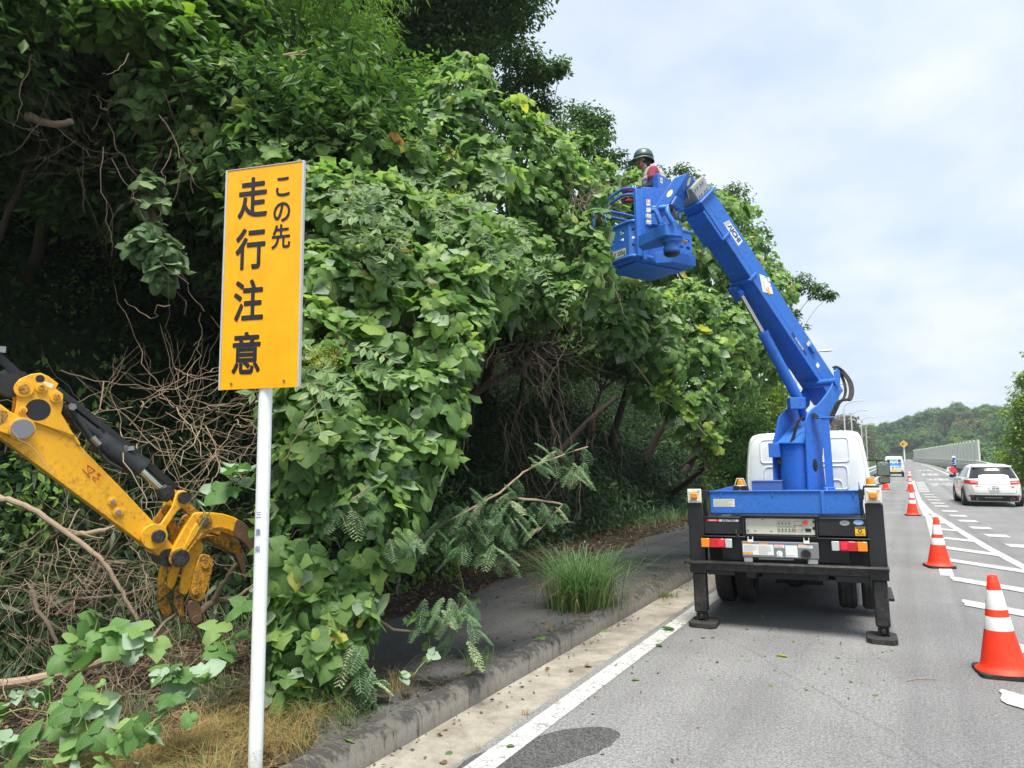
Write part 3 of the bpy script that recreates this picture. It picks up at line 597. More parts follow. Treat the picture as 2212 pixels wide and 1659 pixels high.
# mirror on its arm
mb=MB(); mb.tube([(.93,4.35,1.72),(1.02,4.1,1.73),(1.12,3.95,1.72)],.010,8); mb.tube([(.93,4.35,1.35),(1.04,4.1,1.36),(1.12,3.95,1.38),(1.12,3.95,1.5)],.010,8); mb.box((1.030,3.90,1.487),(1.205,3.955,1.715)); MI=mb.build('side_mirror','rubber',CAB,bevel=.02,seg=3)
mb=MB(); mb.box((1.045,3.88,1.385),(1.195,3.94,1.48)); mb.build('lower_mirror','rubber',MI,bevel=.02,seg=3)
mb=MB(); mb.prism([(x+1.118,z+1.601) for x,z in ((-.065,-.1),(.065,-.1),(.075,-.09),(.075,.08),(.055,.1),(-.055,.1),(-.075,.08),(-.075,-.09))],((0,3.899,0),(1,0,0),(0,0,1),(0,-1,0)),0,.002); mb.build('mirror_glass','mirror',MI,smooth=False)
mb=MB(); mb.prism([(x+1.12,z+1.432) for x,z in ((-.055,-.033),(.055,-.033),(.065,-.02),(.06,.03),(-.06,.03),(-.065,-.02))],((0,3.879,0),(1,0,0),(0,0,1),(0,-1,0)),0,.002); mb.build('mirror_glass','mirror',MI,smooth=False)
mb=MB(); mb.box((.93,.3,.33),(1.0,1.0,.36)); mb.box((.93,.9,.36),(.96,.94,.52)); mb.build('side_step','black',TR,bevel=.003)

# ---- turret (kept in world space, parented to the truck)
def px8(q): return ((2350+q[0]/3.857)*.72,(1130+q[1]/3.857)*.72)
def onplane(pxy,o,n):
    d=at(pxy[0],pxy[1],1)-CAMP; s=((np.array(o)-CAMP)@n)/(d@n); return CAMP+d*s
bs=np.array([.87,-.49,0]); bs/=np.linalg.norm(bs)
colc=np.array([-1.20,9.80,0]); o1=colc+bs*.22
prof=[(500,1330),(295,1330),(270,780),(262,560),(268,490),(290,430),(340,370),(400,330),(460,260),(520,180),(560,115),(580,60),(600,0),(600,-60),(625,-95),(655,-70),(662,0),(655,150),(648,230),(640,300),(575,380),(560,500),(500,620),(450,900)]
hdir=np.array([-bs[1],bs[0],0])*-1    # horizontal direction in the plate
poly=[]
for q in prof:
    P=onplane(px8(q),o1,bs); poly.append(((P-o1)@hdir,P[2]))
def plate(off,nm,polyx,th=.022):
    mb=MB(); mb.prism(polyx,(o1+bs*off,hdir,(0,0,1),bs),-th,0); return mb.build(nm,'blue',TR,True,bevel=.004)
PL=plate(0,'turret_plate',poly)
plate(-.50,'turret_plate',[(h-.10*(z>2.0)*(z<2.9),z) for h,z in poly])
# round front column and sloping top cover
fc=colc-bs*.05
mb=MB(); P=[]
for k in range(13):
    t=math.pi*k/12; P.append((-.20*math.cos(t),.11*math.sin(t)))
P+= [(.20,-.22),(-.20,-.22)]
mb.prism([(a,b) for a,b in P],((fc[0]+hdir[0]*.05,fc[1]+hdir[1]*.05,0),bs,hdir,(0,0,1)),1.20,1.965); COLM=mb.build('turret_column','blue',TR,True,bevel=.004)
mb=MB(); mb.prism([(-.215,.06),(-.215,-.2),(.215,-.2),(.215,.06),(.10,.135),(-.10,.135)],((fc[0]+hdir[0]*.05,fc[1]+hdir[1]*.05,0),bs,hdir,(0,0,1)),1.966,1.985); mb.build('column_cap','blue',TR,True,bevel=.003)
c1=fc+hdir*.12; mb=MB(); vs=[c1+bs*a+zz*1.986 for a in (-.2,.2)]+[c1-hdir*.40+bs*a+zz*2.30 for a in (.16,-.16)]; vs2=[v-hdir*.02-zz*.0 for v in vs]; vs2=[vs[0]-hdir*.3,vs[1]-hdir*.3,vs[2]-hdir*.05,vs[3]-hdir*.05]
mb.add(vs+vs2,[(0,1,2,3),(7,6,5,4),(0,4,5,1),(1,5,6,2),(2,6,7,3),(3,7,4,0)]); mb.build('column_cover','blue',TR,True,bevel=.003)
mb=MB(); cc=colc; mb.lathe([(.36,1.2),(.36,1.33),(.30,1.34),(.30,1.40)],(cc[0],cc[1]+.05,0),32); mb.build('slew_ring','blue',TR,True)
sbx=TM@Vector((-.19,1.9,1.89)); 
mb=MB(); mb.box((-.262,1.86,1.80),(-.115,1.98,1.985)); mb.build('junction_box','blue',TR,bevel=.005)
mb=MB(); 
for k in range(4): mb.tube([(-.15+.012*k,1.9,1.80),(-.16+.012*k,1.88,1.74-.01*k),(-.13+.01*k,1.9,1.68),(-.1,1.95,1.66)],.007,6)
mb.build('cable','rubber',TR)
# boom rest post
mb=MB(); mb.box((.40,1.70,1.40),(.488,1.78,2.27)); mb.box((.37,1.66,1.205),(.50,1.82,1.42)); mb.box((.32,1.69,2.271),(.56,1.79,2.285)); 
mb.build('boom_rest','blue',TR,bevel=.005); mb=MB(); mb.prism([(-.10,0),(-.04,-.03),(-.02,.0),(-.07,.055),(-.105,.045)],((.40,1.69,2.29),(1,0,0),(0,0,1),(0,-1,0)),-.1,0); mb.build('rest_pad','rubber',TR,bevel=.003)
# hoses
def hose(pxs,D,r_=.012,n=3,spread=.018,name='hose',mat='rubber'):
    for k in range(n):
        P=[]
        for i,q in enumerate(pxs):
            d=D[i] if hasattr(D,'__len__') else D; p=at(q[0],q[1],d); P.append(Vector(p)+Vector(r0)*spread*(k-(n-1)/2)+Vector((0,0,.006*((k*7)%3))))
        Q=[]
        for i in range(len(P)-1):
            p0,p1,p2,p3=P[max(i-1,0)],P[i],P[i+1],P[min(i+2,len(P)-1)]
            for s in range(5):
                t=s/5; Q.append(.5*((2*p1)+(-p0+p2)*t+(2*p0-5*p1+4*p2-p3)*t*t+(-p0+3*p1-3*p2+p3)*t**3))
        Q.append(P[-1]); mb=MB(); mb.tube(Q,r_,7); mb.build(name,mat,TR,True)
hose([px8(q) for q in ((370,1070),(400,1000),(425,900),(425,780),(440,700),(480,600),(540,500),(600,380),(640,300),(700,270),(760,270),(790,180),(770,60),(700,-40),(640,-95),(590,-110))],[9.08]*5+[9.1]*6+[9.25,9.4,9.5,9.5,9.5],.011,4,.016)
hose([px8(q) for q in ((90,765),(125,680),(150,580),(190,500),(235,480),(235,520))],9.1,.009,3,.014)
hose([z for z in [px8(q) for q in ((655,285),(705,240),(720,150),(690,30),(640,-60),(590,-90))]],[9.3,9.35,9.4,9.5,9.5,9.5],.010,2,.02)
hose([px8(q) for q in ((480,620),(492,900),(500,1080),(515,1250),(490,1350),(478,1450),(500,1530),(535,1570))],[8.95]*4+[8.2,7.9,7.7,7.6],.005,1,.01,'cable','lgrey')
mb=MB(); q=onplane(px8((370,1025)),o1+bs*.001,bs); mb.lathe([(.0,.002),(.045,.002),(.05,.0)],(0,0,0),20,tuple(bs)); mb.v=[tuple(np.array(q)+np.array([v[0],v[1],v[2]*1.6])) for v in mb.v]; mb.build('cable_opening','ink',TR,True)

# ---- boom
P0=at(*((2100+960/2.552)*.72,(650+1330/2.552)*.72),9.50); P1=at(*((1760+1140/3.3185)*.72,(400+690/3.3185)*.72),8.72)
ax=(P1-P0); BL=np.linalg.norm(ax); ax/=BL
s_=np.cross(ax,[0,0,1]); s_/=np.linalg.norm(s_); s_=s_ if s_@(CAMP-P0)>0 else -s_
up=np.cross(s_,ax); up=up if up[2]>0 else -up
Wd,Hd=.33,.285
def bp(a,s,u): return P0+ax*a+s_*s+up*u      # along, side (0 = visible side face), up (0 = lower edge)
def boomsec(mb,a0,a1,s0,s1,u0,u1,ch=.0):
    pl=[(s0,u0+ch),(s0-ch*.9,u0)] if ch else [(s0,u0)]
    pl=[(s1+ (ch if 0 else 0),u0),(s0-ch,u0),(s0,u0+ch*.8),(s0,u1),(s1,u1)] if ch else [(s1,u0),(s0,u0),(s0,u1),(s1,u1)]
    vs=[bp(a,s,u) for a in (a0,a1) for s,u in pl]; n=len(pl)
    mb.add(vs,[tuple(range(n-1,-1,-1)),tuple(range(n,2*n))]+[(i,(i+1)%n,(i+1)%n+n,i+n) for i in range(n)])
mb=MB(); boomsec(mb,-.25,BL,0,-Wd,0,Hd); BM=mb.build('boom','blue',TR,True,bevel=.012,seg=3)
mb=MB(); boomsec(mb,-.2,BL-.02,.0042,.0002,.075,.0885); boomsec(mb,-.2,BL-.02,.003,.0002,.0,.074); mb.build('boom_side_strip','blue',BM,True,bevel=.002)
def collar(a,t=.03,ext=.035,ext2=.05):
    mb=MB(); pl=[(ext*.7,.05),(ext*.2,-ext2),(-Wd*.5,-ext2*1.2),(-Wd-.02,-ext2*.7),(-Wd-.02,Hd*.5),(-Wd,Hd*.5),(-Wd,0),(-.001,0),(-.001,.13),(ext*.7,.11)]
    vs=[bp(x,s,u) for x in (a,a+t) for s,u in pl]; n=len(pl)
    mb.add(vs,[tuple(range(n-1,-1,-1)),tuple(range(n,2*n))]+[(i,(i+1)%n,(i+1)%n+n,i+n) for i in range(n)]); mb.build('boom_collar','blue',BM,True,bevel=.004)
ra=lambda q,D:(at(*q,D)-P0)@ax
a1_=ra(((1760+1350/3.3185)*.72,(400+1060/3.3185)*.72),8.9); a2_=ra(((2100+370/2.552)*.72,(650+480/2.552)*.72),9.1)
collar(a1_); collar(a2_); 
mb=MB(); boomsec(mb,a1_+.03,BL-.1,.02-.025,-Wd+.01,-.05,-.001); mb.build('boom_underplate','blue',BM,True,bevel=.01)
mb=MB(); boomsec(mb,a2_-.22,a2_-.005,-Wd+.10,-Wd-.03,-.10,-.001); mb.build('cylinder_lug','blue',BM,True,bevel=.01)
# decals on the side face
tu=-ax if np.cross(-ax,up)@s_>0 else ax
def decal(a0,a1,u0,u1,mat,name='decal',d=.0052):
    mb=MB(); boomsec(mb,a0,a1,d+.0008,d,u0,u1); return mb.build(name,mat,BM,True,smooth=False)
aA0=ra(((1760+1360/3.3185)*.72,(400+900/3.3185)*.72),8.85); aA1=ra(((1760+1520/3.3185)*.72,(400+1120/3.3185)*.72),8.95)
lo_,hi_=min(aA0,aA1),max(aA0,aA1)
mb=MB(); 
pl=[(lo_,.125),(lo_+.0,.235),(hi_-.03,.235),(hi_+.0,.125)]
mb.add([bp(a,.0006,u) for a,u in pl],[(0,1,2,3)]); mb.build('logo_plate','sticker',BM,True,smooth=False)
text('logo_lettering','ΛICHI',.098,'navy',bp((lo_+hi_)/2-.02,.0012,.180),tu,up,BM,True,bold=.045,wid=1.0 if 1 else 1,shear=.12)
for k in range(3):
    mb=MB(); a=hi_-.052+.016*k; mb.add([bp(a,.0014,.13),bp(a+.008,.0014,.13),bp(a-.012,.0014,.23),bp(a-.02,.0014,.23)],[(0,1,2,3)]); mb.build('logo_stripe','lgrey',BM,True,smooth=False)
aS=ra(((2100+750/2.552)*.72,(650+975/2.552)*.72),9.35); 
mb=MB(); mb.add([bp(aS+a,.0050,u) for a,u in ((-.19,.045),(-.19,.085),(.19,.085),(.19,.045))],[(0,1,2,3)]); mb.build('name_plate','navy',BM,True,smooth=False)
text('name_lettering','SKYMASTER',.038,'sticker',bp(aS,.0056,.065),tu,up,BM,True,bold=.02,wid=1.05)
aR=ra(((2100+480/2.552)*.72,(650+535/2.552)*.72),9.15); rw=.20
mb=MB(); mb.add([bp(aR+a,.0050,u) for a,u in ((.17,.155),(.02,.27),(-.17,.165),(-.03,.035))],[(0,1,2,3)]); mb.build('rental_sticker','sticker',BM,True,smooth=False)
def arc(a,u,r_,t0,t1,mat,w_=.014,sx=1):
    mb=MB(); n=14; vs=[]
    for i in range(n+1):
        t=t0+(t1-t0)*i/n; ww=w_*math.sin(math.pi*(i+.5)/(n+1))+.001
        for rr in (r_,r_+ww): vs.append(bp(aR+a+rr*math.cos(t)*sx,.0056,.15+u+rr*math.sin(t)))
    mb.add(vs,[(2*i,2*i+1,2*i+3,2*i+2) for i in range(n)]); mb.build('sticker_mark',mat,BM,True,smooth=False)
arc(.045,.045,.030,-.4,2.9,plain('green_ink',(.01,.35,.15),.5)); arc(-.035,.05,.030,-.2,3.6,plain('violet_ink',(.06,.04,.25),.5)); arc(.055,-.02,.012,0,6.28,'stickery',.012); arc(-.06,-.02,.016,0,6.28,'redb',.012)
text('sticker_lettering','レンタル',.034,'redb',bp(aR-.05,.0058,.105),tu,up,BM,True,bold=.01)
mb=MB()
for k in range(9):
    a_=.35+k*.33; mb.cyl(bp(a_,-.02,.0),bp(a_,-.02,-.012),.008,6); mb.cyl(bp(a_+.1,.0,.255),bp(a_+.1,.006,.255),.007,6)
mb.build('rivets','steel',BM,True)['kind']='stuff'
decal(.55,.67,.17,.25,'ivory','small_label'); decal(1.55,1.61,.10,.14,'stickery','small_label',.0056); decal(.30,.36,.10,.16,'sticker','small_label',.0056)
# bracket on top and end of boom
mb=MB(); aB=ra(((2100+850/2.552)*.72,(650+1025/2.552)*.72),9.4); boomsec(mb,aB-.06,aB+.06,.035,-.0,.17,.24); mb.build('boom_bracket','blue',BM,True,bevel=.004)
mb=MB(); mb.add([bp(-.1+a,.0052,u) for a,u in ((-.06,.17),(.10,.20),(.05,.24),(-.02,.26),(-.09,.24))],[(0,1,2,3,4)]); mb.build('bare_patch','stickero' if 0 else 'ivory',BM,True,smooth=False)
# lift cylinder
ca=at(*((2100+310/2.552)*.72,(650+585/2.552)*.72),9.15); cb_=at(*((2100+483/2.552)*.72,(650+890/2.552)*.72),9.28); cc_=at(*((2100+770/2.552)*.72,(650+1430/2.552)*.72),9.42); ce=at(*((2100+800/2.552)*.72,(650+1560/2.552)*.72),9.5)
mb=MB(); mb.cyl(ca,cb_+(cc_-cb_)*.02,.032,20); RODC=mb.build('cylinder_rod','chrome',TR,True)
mb=MB(); mb.cyl(cb_,cc_,.068,24); mb.cyl(cb_-(cc_-cb_)*.01,cb_+(cc_-cb_)*.04,.074,24); mb.cyl(cc_,ce,.05,16); mb.ell(ca,(.05,.05,.05)); mb.build('lift_cylinder','blue',TR,True)
mb=MB(); dd=(cc_-cb_)/np.linalg.norm(cc_-cb_); o_=np.cross(dd,[0,0,1]); o_/=np.linalg.norm(o_); o_=o_ if o_@r0<0 else -o_
mb.tube([cb_+o_*.07+dd*.1,cb_+o_*.085+dd*.2,cc_+o_*.085-dd*.1,cc_+o_*.06],.010,8); mb.build('cylinder_pipe','blue',TR,True)
mb=MB(); q=at(*px8((150,310)),9.25); mb.beam(q-r0*.10,q+r0*.10,.12,.15); mb.build('valve_block','blue',TR,True,bevel=.005)
# pivot pin
mb=MB(); q=onplane(px8((600,60)),o1,bs); mb.cyl(q-bs*.45,q+bs*.03,.05,20); mb.build('pivot_pin','blue',TR,True)

# ---------------------------------------------------------------- boom head, basket and bracket (world space, parts of the truck)
def z2(x,y): return ((1760+x/3.3185)*.72,(400+y/3.3185)*.72)
def A(x,y,D): q=z2(x,y); return Vector(at(q[0],q[1],D))
def hexa(mb,f,off):
    b=[p+off for p in f]; n=len(f); mb.add(list(f)+b,[tuple(range(n)),tuple(range(2*n-1,n-1,-1))]+[(i,i+n,(i+1)%n+n,(i+1)%n) for i in range(n)])
mb=MB(); tip=bp(BL,-Wd/2,Hd/2); 
boomsec(mb,BL+.0,BL+.028,.045,-Wd-.02,-.05,Hd+.03); mb.build('boom_tip_flange','blue',BM,True,bevel=.01)
mb=MB(); boomsec(mb,BL+.0282,BL+.22,-.01,-Wd+.04,.0,Hd-.01); ad_=mb.build('boom_adapter','lgrey',BM,True,bevel=.01)
mb=MB()
for a in (.07,.17):
    for u in (.05,.1,.17,.22): mb.cyl(bp(BL+a,-.01,u),bp(BL+a,.006,u),.012,8)
    for s in (.08,.16,.23): mb.cyl(bp(BL+a,-s,.0),bp(BL+a,-s,-.014),.012,8)
mb.build('bolt','steel',ad_,True)
# head box: near face outline and its depth to the right
F=[A(655,768,8.42),A(870,440,8.55),A(1010,390,8.62),A(830,702,8.50)]
offv=A(1092,470,8.86)-A(1010,390,8.62)
mb=MB(); hexa(mb,F,offv); HB=mb.build('head_box','blue',TR,True,bevel=.01)
mb=MB(); nF=(F[1]-F[0]).cross(F[3]-F[0]).normalized(); nF=nF if nF.dot(Vector(CAMP)-F[0])>0 else -nF
def disc(c,n,rx,ry,axd,mat,name,par):
    n=Vector(n).normalized(); a=Vector(axd); a=(a-n*a.dot(n)).normalized(); b=n.cross(a); mb=MB(); c=Vector(c)+n*.0025
    mb.add([c+a*rx*math.cos(t)+b*ry*math.sin(t) for t in [2*math.pi*k/24 for k in range(24)]],[tuple(range(24))]); return mb.build(name,mat,par,True,smooth=False)
CRM=plain('cream_sticker',(.8,.75,.42),.5)
def fp(u,v): return F[0]*(1-u)*(1-v)+F[1]*u*(1-v)+F[2]*u*v+F[3]*(1-u)*v
disc(fp(.42,.5),nF,.062,.028,F[1]-F[0]+(F[2]-F[1])*.4,CRM,'round_sticker',HB)
nS=(F[2]-F[3]).cross(offv).normalized(); nS=nS if nS.dot(Vector(CAMP)-F[2])>0 else -nS
disc(F[3]*.18+F[2]*.82+offv*.45,nS,.055,.036,(0,0,1),CRM,'round_sticker',HB)
mb=MB(); q=F[3]*.42+F[2]*.58+offv*.55; mb.tube([q+nS*.02,q+nS*.02-Vector((0,0,.09))+offv*.2],.013,8); mb.tube([q+nS*.02+offv*.03,q+nS*.03-Vector((0,0,.05))+offv*.35],.009,8); mb.build('hose_fitting','steel',HB,True)
mb=MB(); lo=F[0]*.5+F[3]*.5; hexa(mb,[F[3]+nS*.004,F[3]*.75+F[2]*.25+nS*.004,F[3]*.75+F[2]*.25+offv*.8+nS*.02,F[3]+offv*.9+nS*.02],nS*.03); mb.build('head_rib','blue',HB,True,bevel=.003)
# yoke of bent pipes and hoses
mb=MB(); mb.tube([A(655,770,8.45),A(690,772,8.40),A(712,830,8.38),A(738,898,8.38)],.030,18); mb.build('yoke','blue',TR,True)
mb=MB(); mb.tube([A(812,725,8.45),A(800,770,8.40),A(820,830,8.38),A(858,892,8.38)],.030,18); mb.tube([A(655,750,8.5),A(830,735,8.45)],.034,18); mb.build('yoke','blue',TR,True)
mb=MB(); mb.cyl(A(832,735,8.40),A(842,733,8.52),.030,14); mb.cyl(A(950,870,8.40),A(965,868,8.5),.022,14); mb.build('pivot_pin','blackmetal',TR,True)
for k in range(3): 
    mb=MB(); mb.tube([A(838+14*k,742+6*k,8.46),A(850+14*k,800-4*k,8.42),A(882+8*k,848-6*k,8.41),A(945,872-8*k,8.41)],.009,7); mb.build('hose','rubber',TR,True)
# basket
hb=4.35
Nc=np.array([-2.885,8.50,hb]); bu=np.array([.48,.877,0]); bu/=np.linalg.norm(bu); bv=np.array([-bu[1],bu[0],0])
LU,LV,PH=1.04,.80,.46
def bk(u,v,z=0): return Vector(Nc+bu*u+bv*v+zz*z)
BK=empty('basket_root',tuple(Nc)); BK.name='basket'; BK.parent=TR; BK.matrix_parent_inverse=Matrix()
BK.matrix_basis=TM.inverted()@Matrix.Translation(Vector(Nc))
def wmat(o,_w=wmat):
    m=o.matrix_basis.copy() if o.name=='basket' else Matrix.LocRotScale(o.location,o.rotation_euler,o.scale)
    return (wmat(o.parent)@m) if o.parent else m
mb=MB(); c=.10; pl=[(c,0),(LU,0),(LU,LV),(0,LV),(0,c)]
mb.prism(pl,(Nc,bu,bv,zz),-.0,.03); mb.build('floor_pan','blue',BK,True,bevel=.006)
mb=MB(); mb.prism([(.12,.12),(LU-.1,.12),(LU-.1,LV-.1),(.12,LV-.1)],(Nc,bu,bv,zz),-.025,-.001); mb.build('floor_rib','blue',BK,True,bevel=.006)
def panel(P,U,ln,ht,holes,name='side_panel'):
    """thin sheet with slotted holes: cells cut along the hole edges"""
    U=Vector(U).normalized(); us=sorted({0,ln}|{h[0]-h[2]/2 for h in holes}|{h[0]+h[2]/2 for h in holes}); vs_=sorted({0,ht}|{h[1]-h[3]/2 for h in holes}|{h[1]+h[3]/2 for h in holes})
    mb=MB(); idx={}; V=[];Fc=[]
    def vi(i,j):
        if (i,j) not in idx: idx[(i,j)]=len(V); V.append(Vector(P)+U*us[i]+Vector((0,0,vs_[j])))
        return idx[(i,j)]
    for i in range(len(us)-1):
        for j in range(len(vs_)-1):
            cu,cv=(us[i]+us[i+1])/2,(vs_[j]+vs_[j+1])/2
            if any(abs(cu-h[0])<h[2]/2 and abs(cv-h[1])<h[3]/2 for h in holes): continue
            Fc.append((vi(i,j),vi(i+1,j),vi(i+1,j+1),vi(i,j+1)))
    mb.add(V,Fc); o=mb.build(name,'blue',BK,True,smooth=False); m=o.modifiers.new('solid','SOLIDIFY'); m.thickness=.006; m.offset=0; return o
hl=[(a,b,.085,.038) for a in (.16,.33,.50) for b in (.16,.26,.36)]
panel(bk(0,c,.03),bv,LV-c,PH,[(h[0]-.02,h[1],h[2],h[3]) for h in hl])
panel(bk(c,0,.03),bk(0,c)-bk(c,0),c*1.414,PH,[(.07,b,.07,.038) for b in (.16,.26,.36)])
panel(bk(c,0,.03),bu,LU-c,PH,[(a,b,.07,.036) for a in (.74,.86) for b in (.14,.24,.34)])
panel(bk(LU,0,.03),bv,LV,PH,[(a,b,.085,.038) for a in (.2,.4,.6) for b in (.16,.26,.36)]); panel(bk(0,LV,.03),bu,LU,PH,[(a,b,.085,.038) for a in (.2,.45,.7) for b in (.16,.26,.36)])
mb=MB(); T_=PH+.04; mb.tube([bk(.3,0,T_),bk(c,0,T_),bk(.02,c*.5,T_),bk(0,c,T_),bk(0,LV,T_),bk(LU,LV,T_),bk(LU,0,T_),bk(.5,0,T_)],.022,10); mb.build('middle_rail','blue',BK,True)
mb=MB(); mb.tube([bk(.3,-.005,.035),bk(c,-.005,.035),bk(.02,c*.5-.01,.035),bk(-.005,c,.035),bk(-.005,LV,.035)],.024,10); mb.build('toe_rail','blue',BK,True)
TZ=.96
for dz in (0,-.085):
    mb=MB(); mb.tube([bk(.06,-.01,TZ-.05+dz),bk(.04,.06,TZ-.015+dz),bk(.0,.2,TZ+.01+dz),bk(-.01,.45,TZ-.03+dz),bk(-.01,.70,TZ-.06+dz),bk(.06,LV,TZ-.06+dz),bk(.5,LV,TZ-.05+dz),bk(LU,LV,TZ-.05+dz),bk(LU,.3,TZ-.05+dz)],.019,10); mb.build('top_rail','blue',BK,True)
mb=MB(); 
for p in ((0,.55),(0,LV),(LU,LV),(LU,.2)): mb.tube([bk(p[0],p[1],PH),bk(p[0],p[1],TZ-.07)],.016,8)
mb.build('rail_post','blue',BK,True)
mb=MB(); mb.prism([(.10,-.05),(.17,-.05),(.17,.02),(.10,.02)],(Nc,bu,bv,zz),-.02,.93); mb.prism([(.03,-.02),(.098,-.045),(.098,.03),(.03,.03)],(Nc,bu,bv,zz),.02,.91); MA=mb.build('mast','blue',BK,True,bevel=.006)
for k,zq in enumerate((.62,.54)):
    mb=MB(); mb.box((-.035,-.02,-.03),(.035,.02,.03),Matrix(((bu[0],bv[0],0),(bu[1],bv[1],0),(0,0,1))),bk(.17,-.09,zq-.08)); mb.build('limit_switch','ivory',MA,True,bevel=.008)
# control console and back box
mb=MB(); mb.prism([(.175,.0),(.30,-.06),(.50,-.06),(.80,.02),(.80,.20),(.175,.18)],(Nc,bu,bv,zz),.47,.97); CC=mb.build('control_console','blue',BK,True,bevel=.006)
mb=MB(); mb.prism([(.42,-.03),(.74,.06),(.72,.2),(.42,.2)],(Nc,bu,bv,zz),.971,1.20); SX=mb.build('back_box','blue',BK,True,bevel=.006)
mb=MB(); mb.prism([(.20,.02),(.60,.02),(.66,.18),(.20,.18)],(Nc,bu,bv,zz),.20,.469); mb.build('console_shroud','black',BK,True,bevel=.01)
def decal2(q,w_,h_,mat,par,name='sticker',U=bu,off=-.0): 
    U=Vector(U).normalized(); n_=U.cross(Vector((0,0,1))); n_=n_ if n_.dot(Vector(CAMP)-Vector(q))>0 else -n_; o=Vector(q)+n_*.0025
    mb=MB(); mb.add([o-U*w_/2-zz_v*h_/2,o+U*w_/2-zz_v*h_/2,o+U*w_/2+zz_v*h_/2,o-U*w_/2+zz_v*h_/2],[(0,1,2,3)]); return mb.build(name,mat,par,True,smooth=False)
zz_v=Vector((0,0,1))
decal2(bk(.235,-.0275,.76),.05,.085,'sticker',CC,U=(bk(.30,-.06)-bk(.18,0))); decal2(bk(.235,-.0295,.775),.035,.05,'redb',CC,U=(bk(.30,-.06)-bk(.18,0))); decal2(bk(.235,-.0315,.775),.024,.036,'sticker',CC,U=(bk(.30,-.06)-bk(.18,0))); decal2(bk(.235,-.0275,.66),.06,.06,'ivory',CC,U=(bk(.30,-.06)-bk(.18,0)))
dU=(bk(.74,.06)-bk(.42,-.03)); decal2(bk(.50,-.0075,1.12),.06,.075,'sticker',SX,U=dU); 
disc(bk(.50,-.0075,1.12)+Vector((0,0,0)),(dU.cross(Vector((0,0,1)))),.018,.018,(0,0,1),'lgrey','sticker_mark',SX)
mb=MB()
for a in (.0,.07): mb.cyl(bk(.53+a,.0+a*.3,.985),bk(.54+a,-.02+a*.3,.985),.010,8)
mb.build('bolt','blackmetal',SX,True)
decal2(bk(-.004,.33,.12),.34,.10,'ivory',BK,'load_plate',U=bv)
text('load_lettering','MAX 200kg',.085,'ink',Vector(bk(-.009,.33,.12)),-bv,(0,0,1),BK,True,bold=.012,wid=.78)
# bracket carrying the basket and its rotator
mb=MB(); zt=.43; zb_=.26
b0=[A(515,1078,8.85),A(752,905,8.42),A(790,898,8.38),A(955,905,8.45)]
top=[Vector((p.x,p.y,0)) for p in b0]; ztop=sum(p.z for p in b0)/4
ol=top+[Vector((b0[3].x,b0[3].y,0))+Vector(bu)*.14+Vector(bv)*.24,Vector((b0[0].x,b0[0].y,0))+Vector(bu)*.16+Vector(bv)*.10]
zT=b0[1].z; zB=A(790,1015,8.38).z
mb.prism([(p.x,p.y) for p in ol],((0,0,0),(1,0,0),(0,1,0),(0,0,1)),zB,zT-.0); BR_=mb.build('basket_bracket','blue',TR,True,bevel=.006)
cr_=sum(([Vector((A(845,1080,8.55).x,A(845,1080,8.55).y,0))]),Vector())
mb=MB(); mb.lathe([(0,-.17),(.085,-.17),(.09,-.155),(.10,-.15),(.10,-.10),(.085,-.095),(.085,-.06),(.12,-.04),(.125,.0)],(cr_.x,cr_.y,zB),28); mb.build('rotator','blue',TR,True)
mb=MB(); mb.lathe([(0,-.205),(.07,-.2),(.095,-.18),(.098,-.171)],(cr_.x,cr_.y,zB),28); mb.build('rotator_cap','black',TR,True)
mb=MB(); 
for k in range(7): mb.tube([A(925+6*k,1065+random.uniform(-6,14),8.5),A(955+6*k,1075+random.uniform(-14,14),8.48),A(990+3*k,1080+random.uniform(-20,20),8.5)],.006,6)
mb.build('caught_twigs',paint('dry_twig',(.30,.25,.19),.9,.2),TR,True)
mb=MB(); mb.prism([(.35,.0),(.92,.0),(.92,-.17),(.5,-.17)],(Nc,bu,bv,zz),-.03,.12); mb.build('basket_support','blue',BK,True,bevel=.006)

# ---------------------------------------------------------------- people
def seg(mb,pts,rad,n=12): 
    mb.tube(pts,rad,n); 
    for p,r_ in zip(pts,rad): mb.ell(p,(r_,r_,r_),12,8)
def remesh(o,vox,smooth_it=4):
    m=o.modifiers.new('remesh','REMESH'); m.mode='VOXEL'; m.voxel_size=vox; m.use_smooth_shade=True
    m=o.modifiers.new('smooth','SMOOTH'); m.factor=.6; m.iterations=smooth_it
FAB={}
def fabric(name,col,stripe=None):
    m,t,b,o=newmat(name); vc=vcoord(t); n=noise(t,160,3,vc); c=mixc(t,.25,col,ramp(t,n.outputs[0],[(.3,tuple(x*.6 for x in col)),(.7,tuple(x*1.2 for x in col))]).outputs[0]); t.links.new(c,b.inputs['Base Color']); b.inputs['Roughness'].default_value=.9
    w_=t.nodes.new('ShaderNodeTexWave'); w_.inputs['Scale'].default_value=stripe or 5; w_.bands_direction='Z'; w_.inputs['Distortion'].default_value=1.2; w_.inputs['Detail'].default_value=2; t.links.new(vc,w_.inputs[0]); bump(t,b,w_.outputs[0],.4 if stripe else .2,.012 if stripe else .01); return m
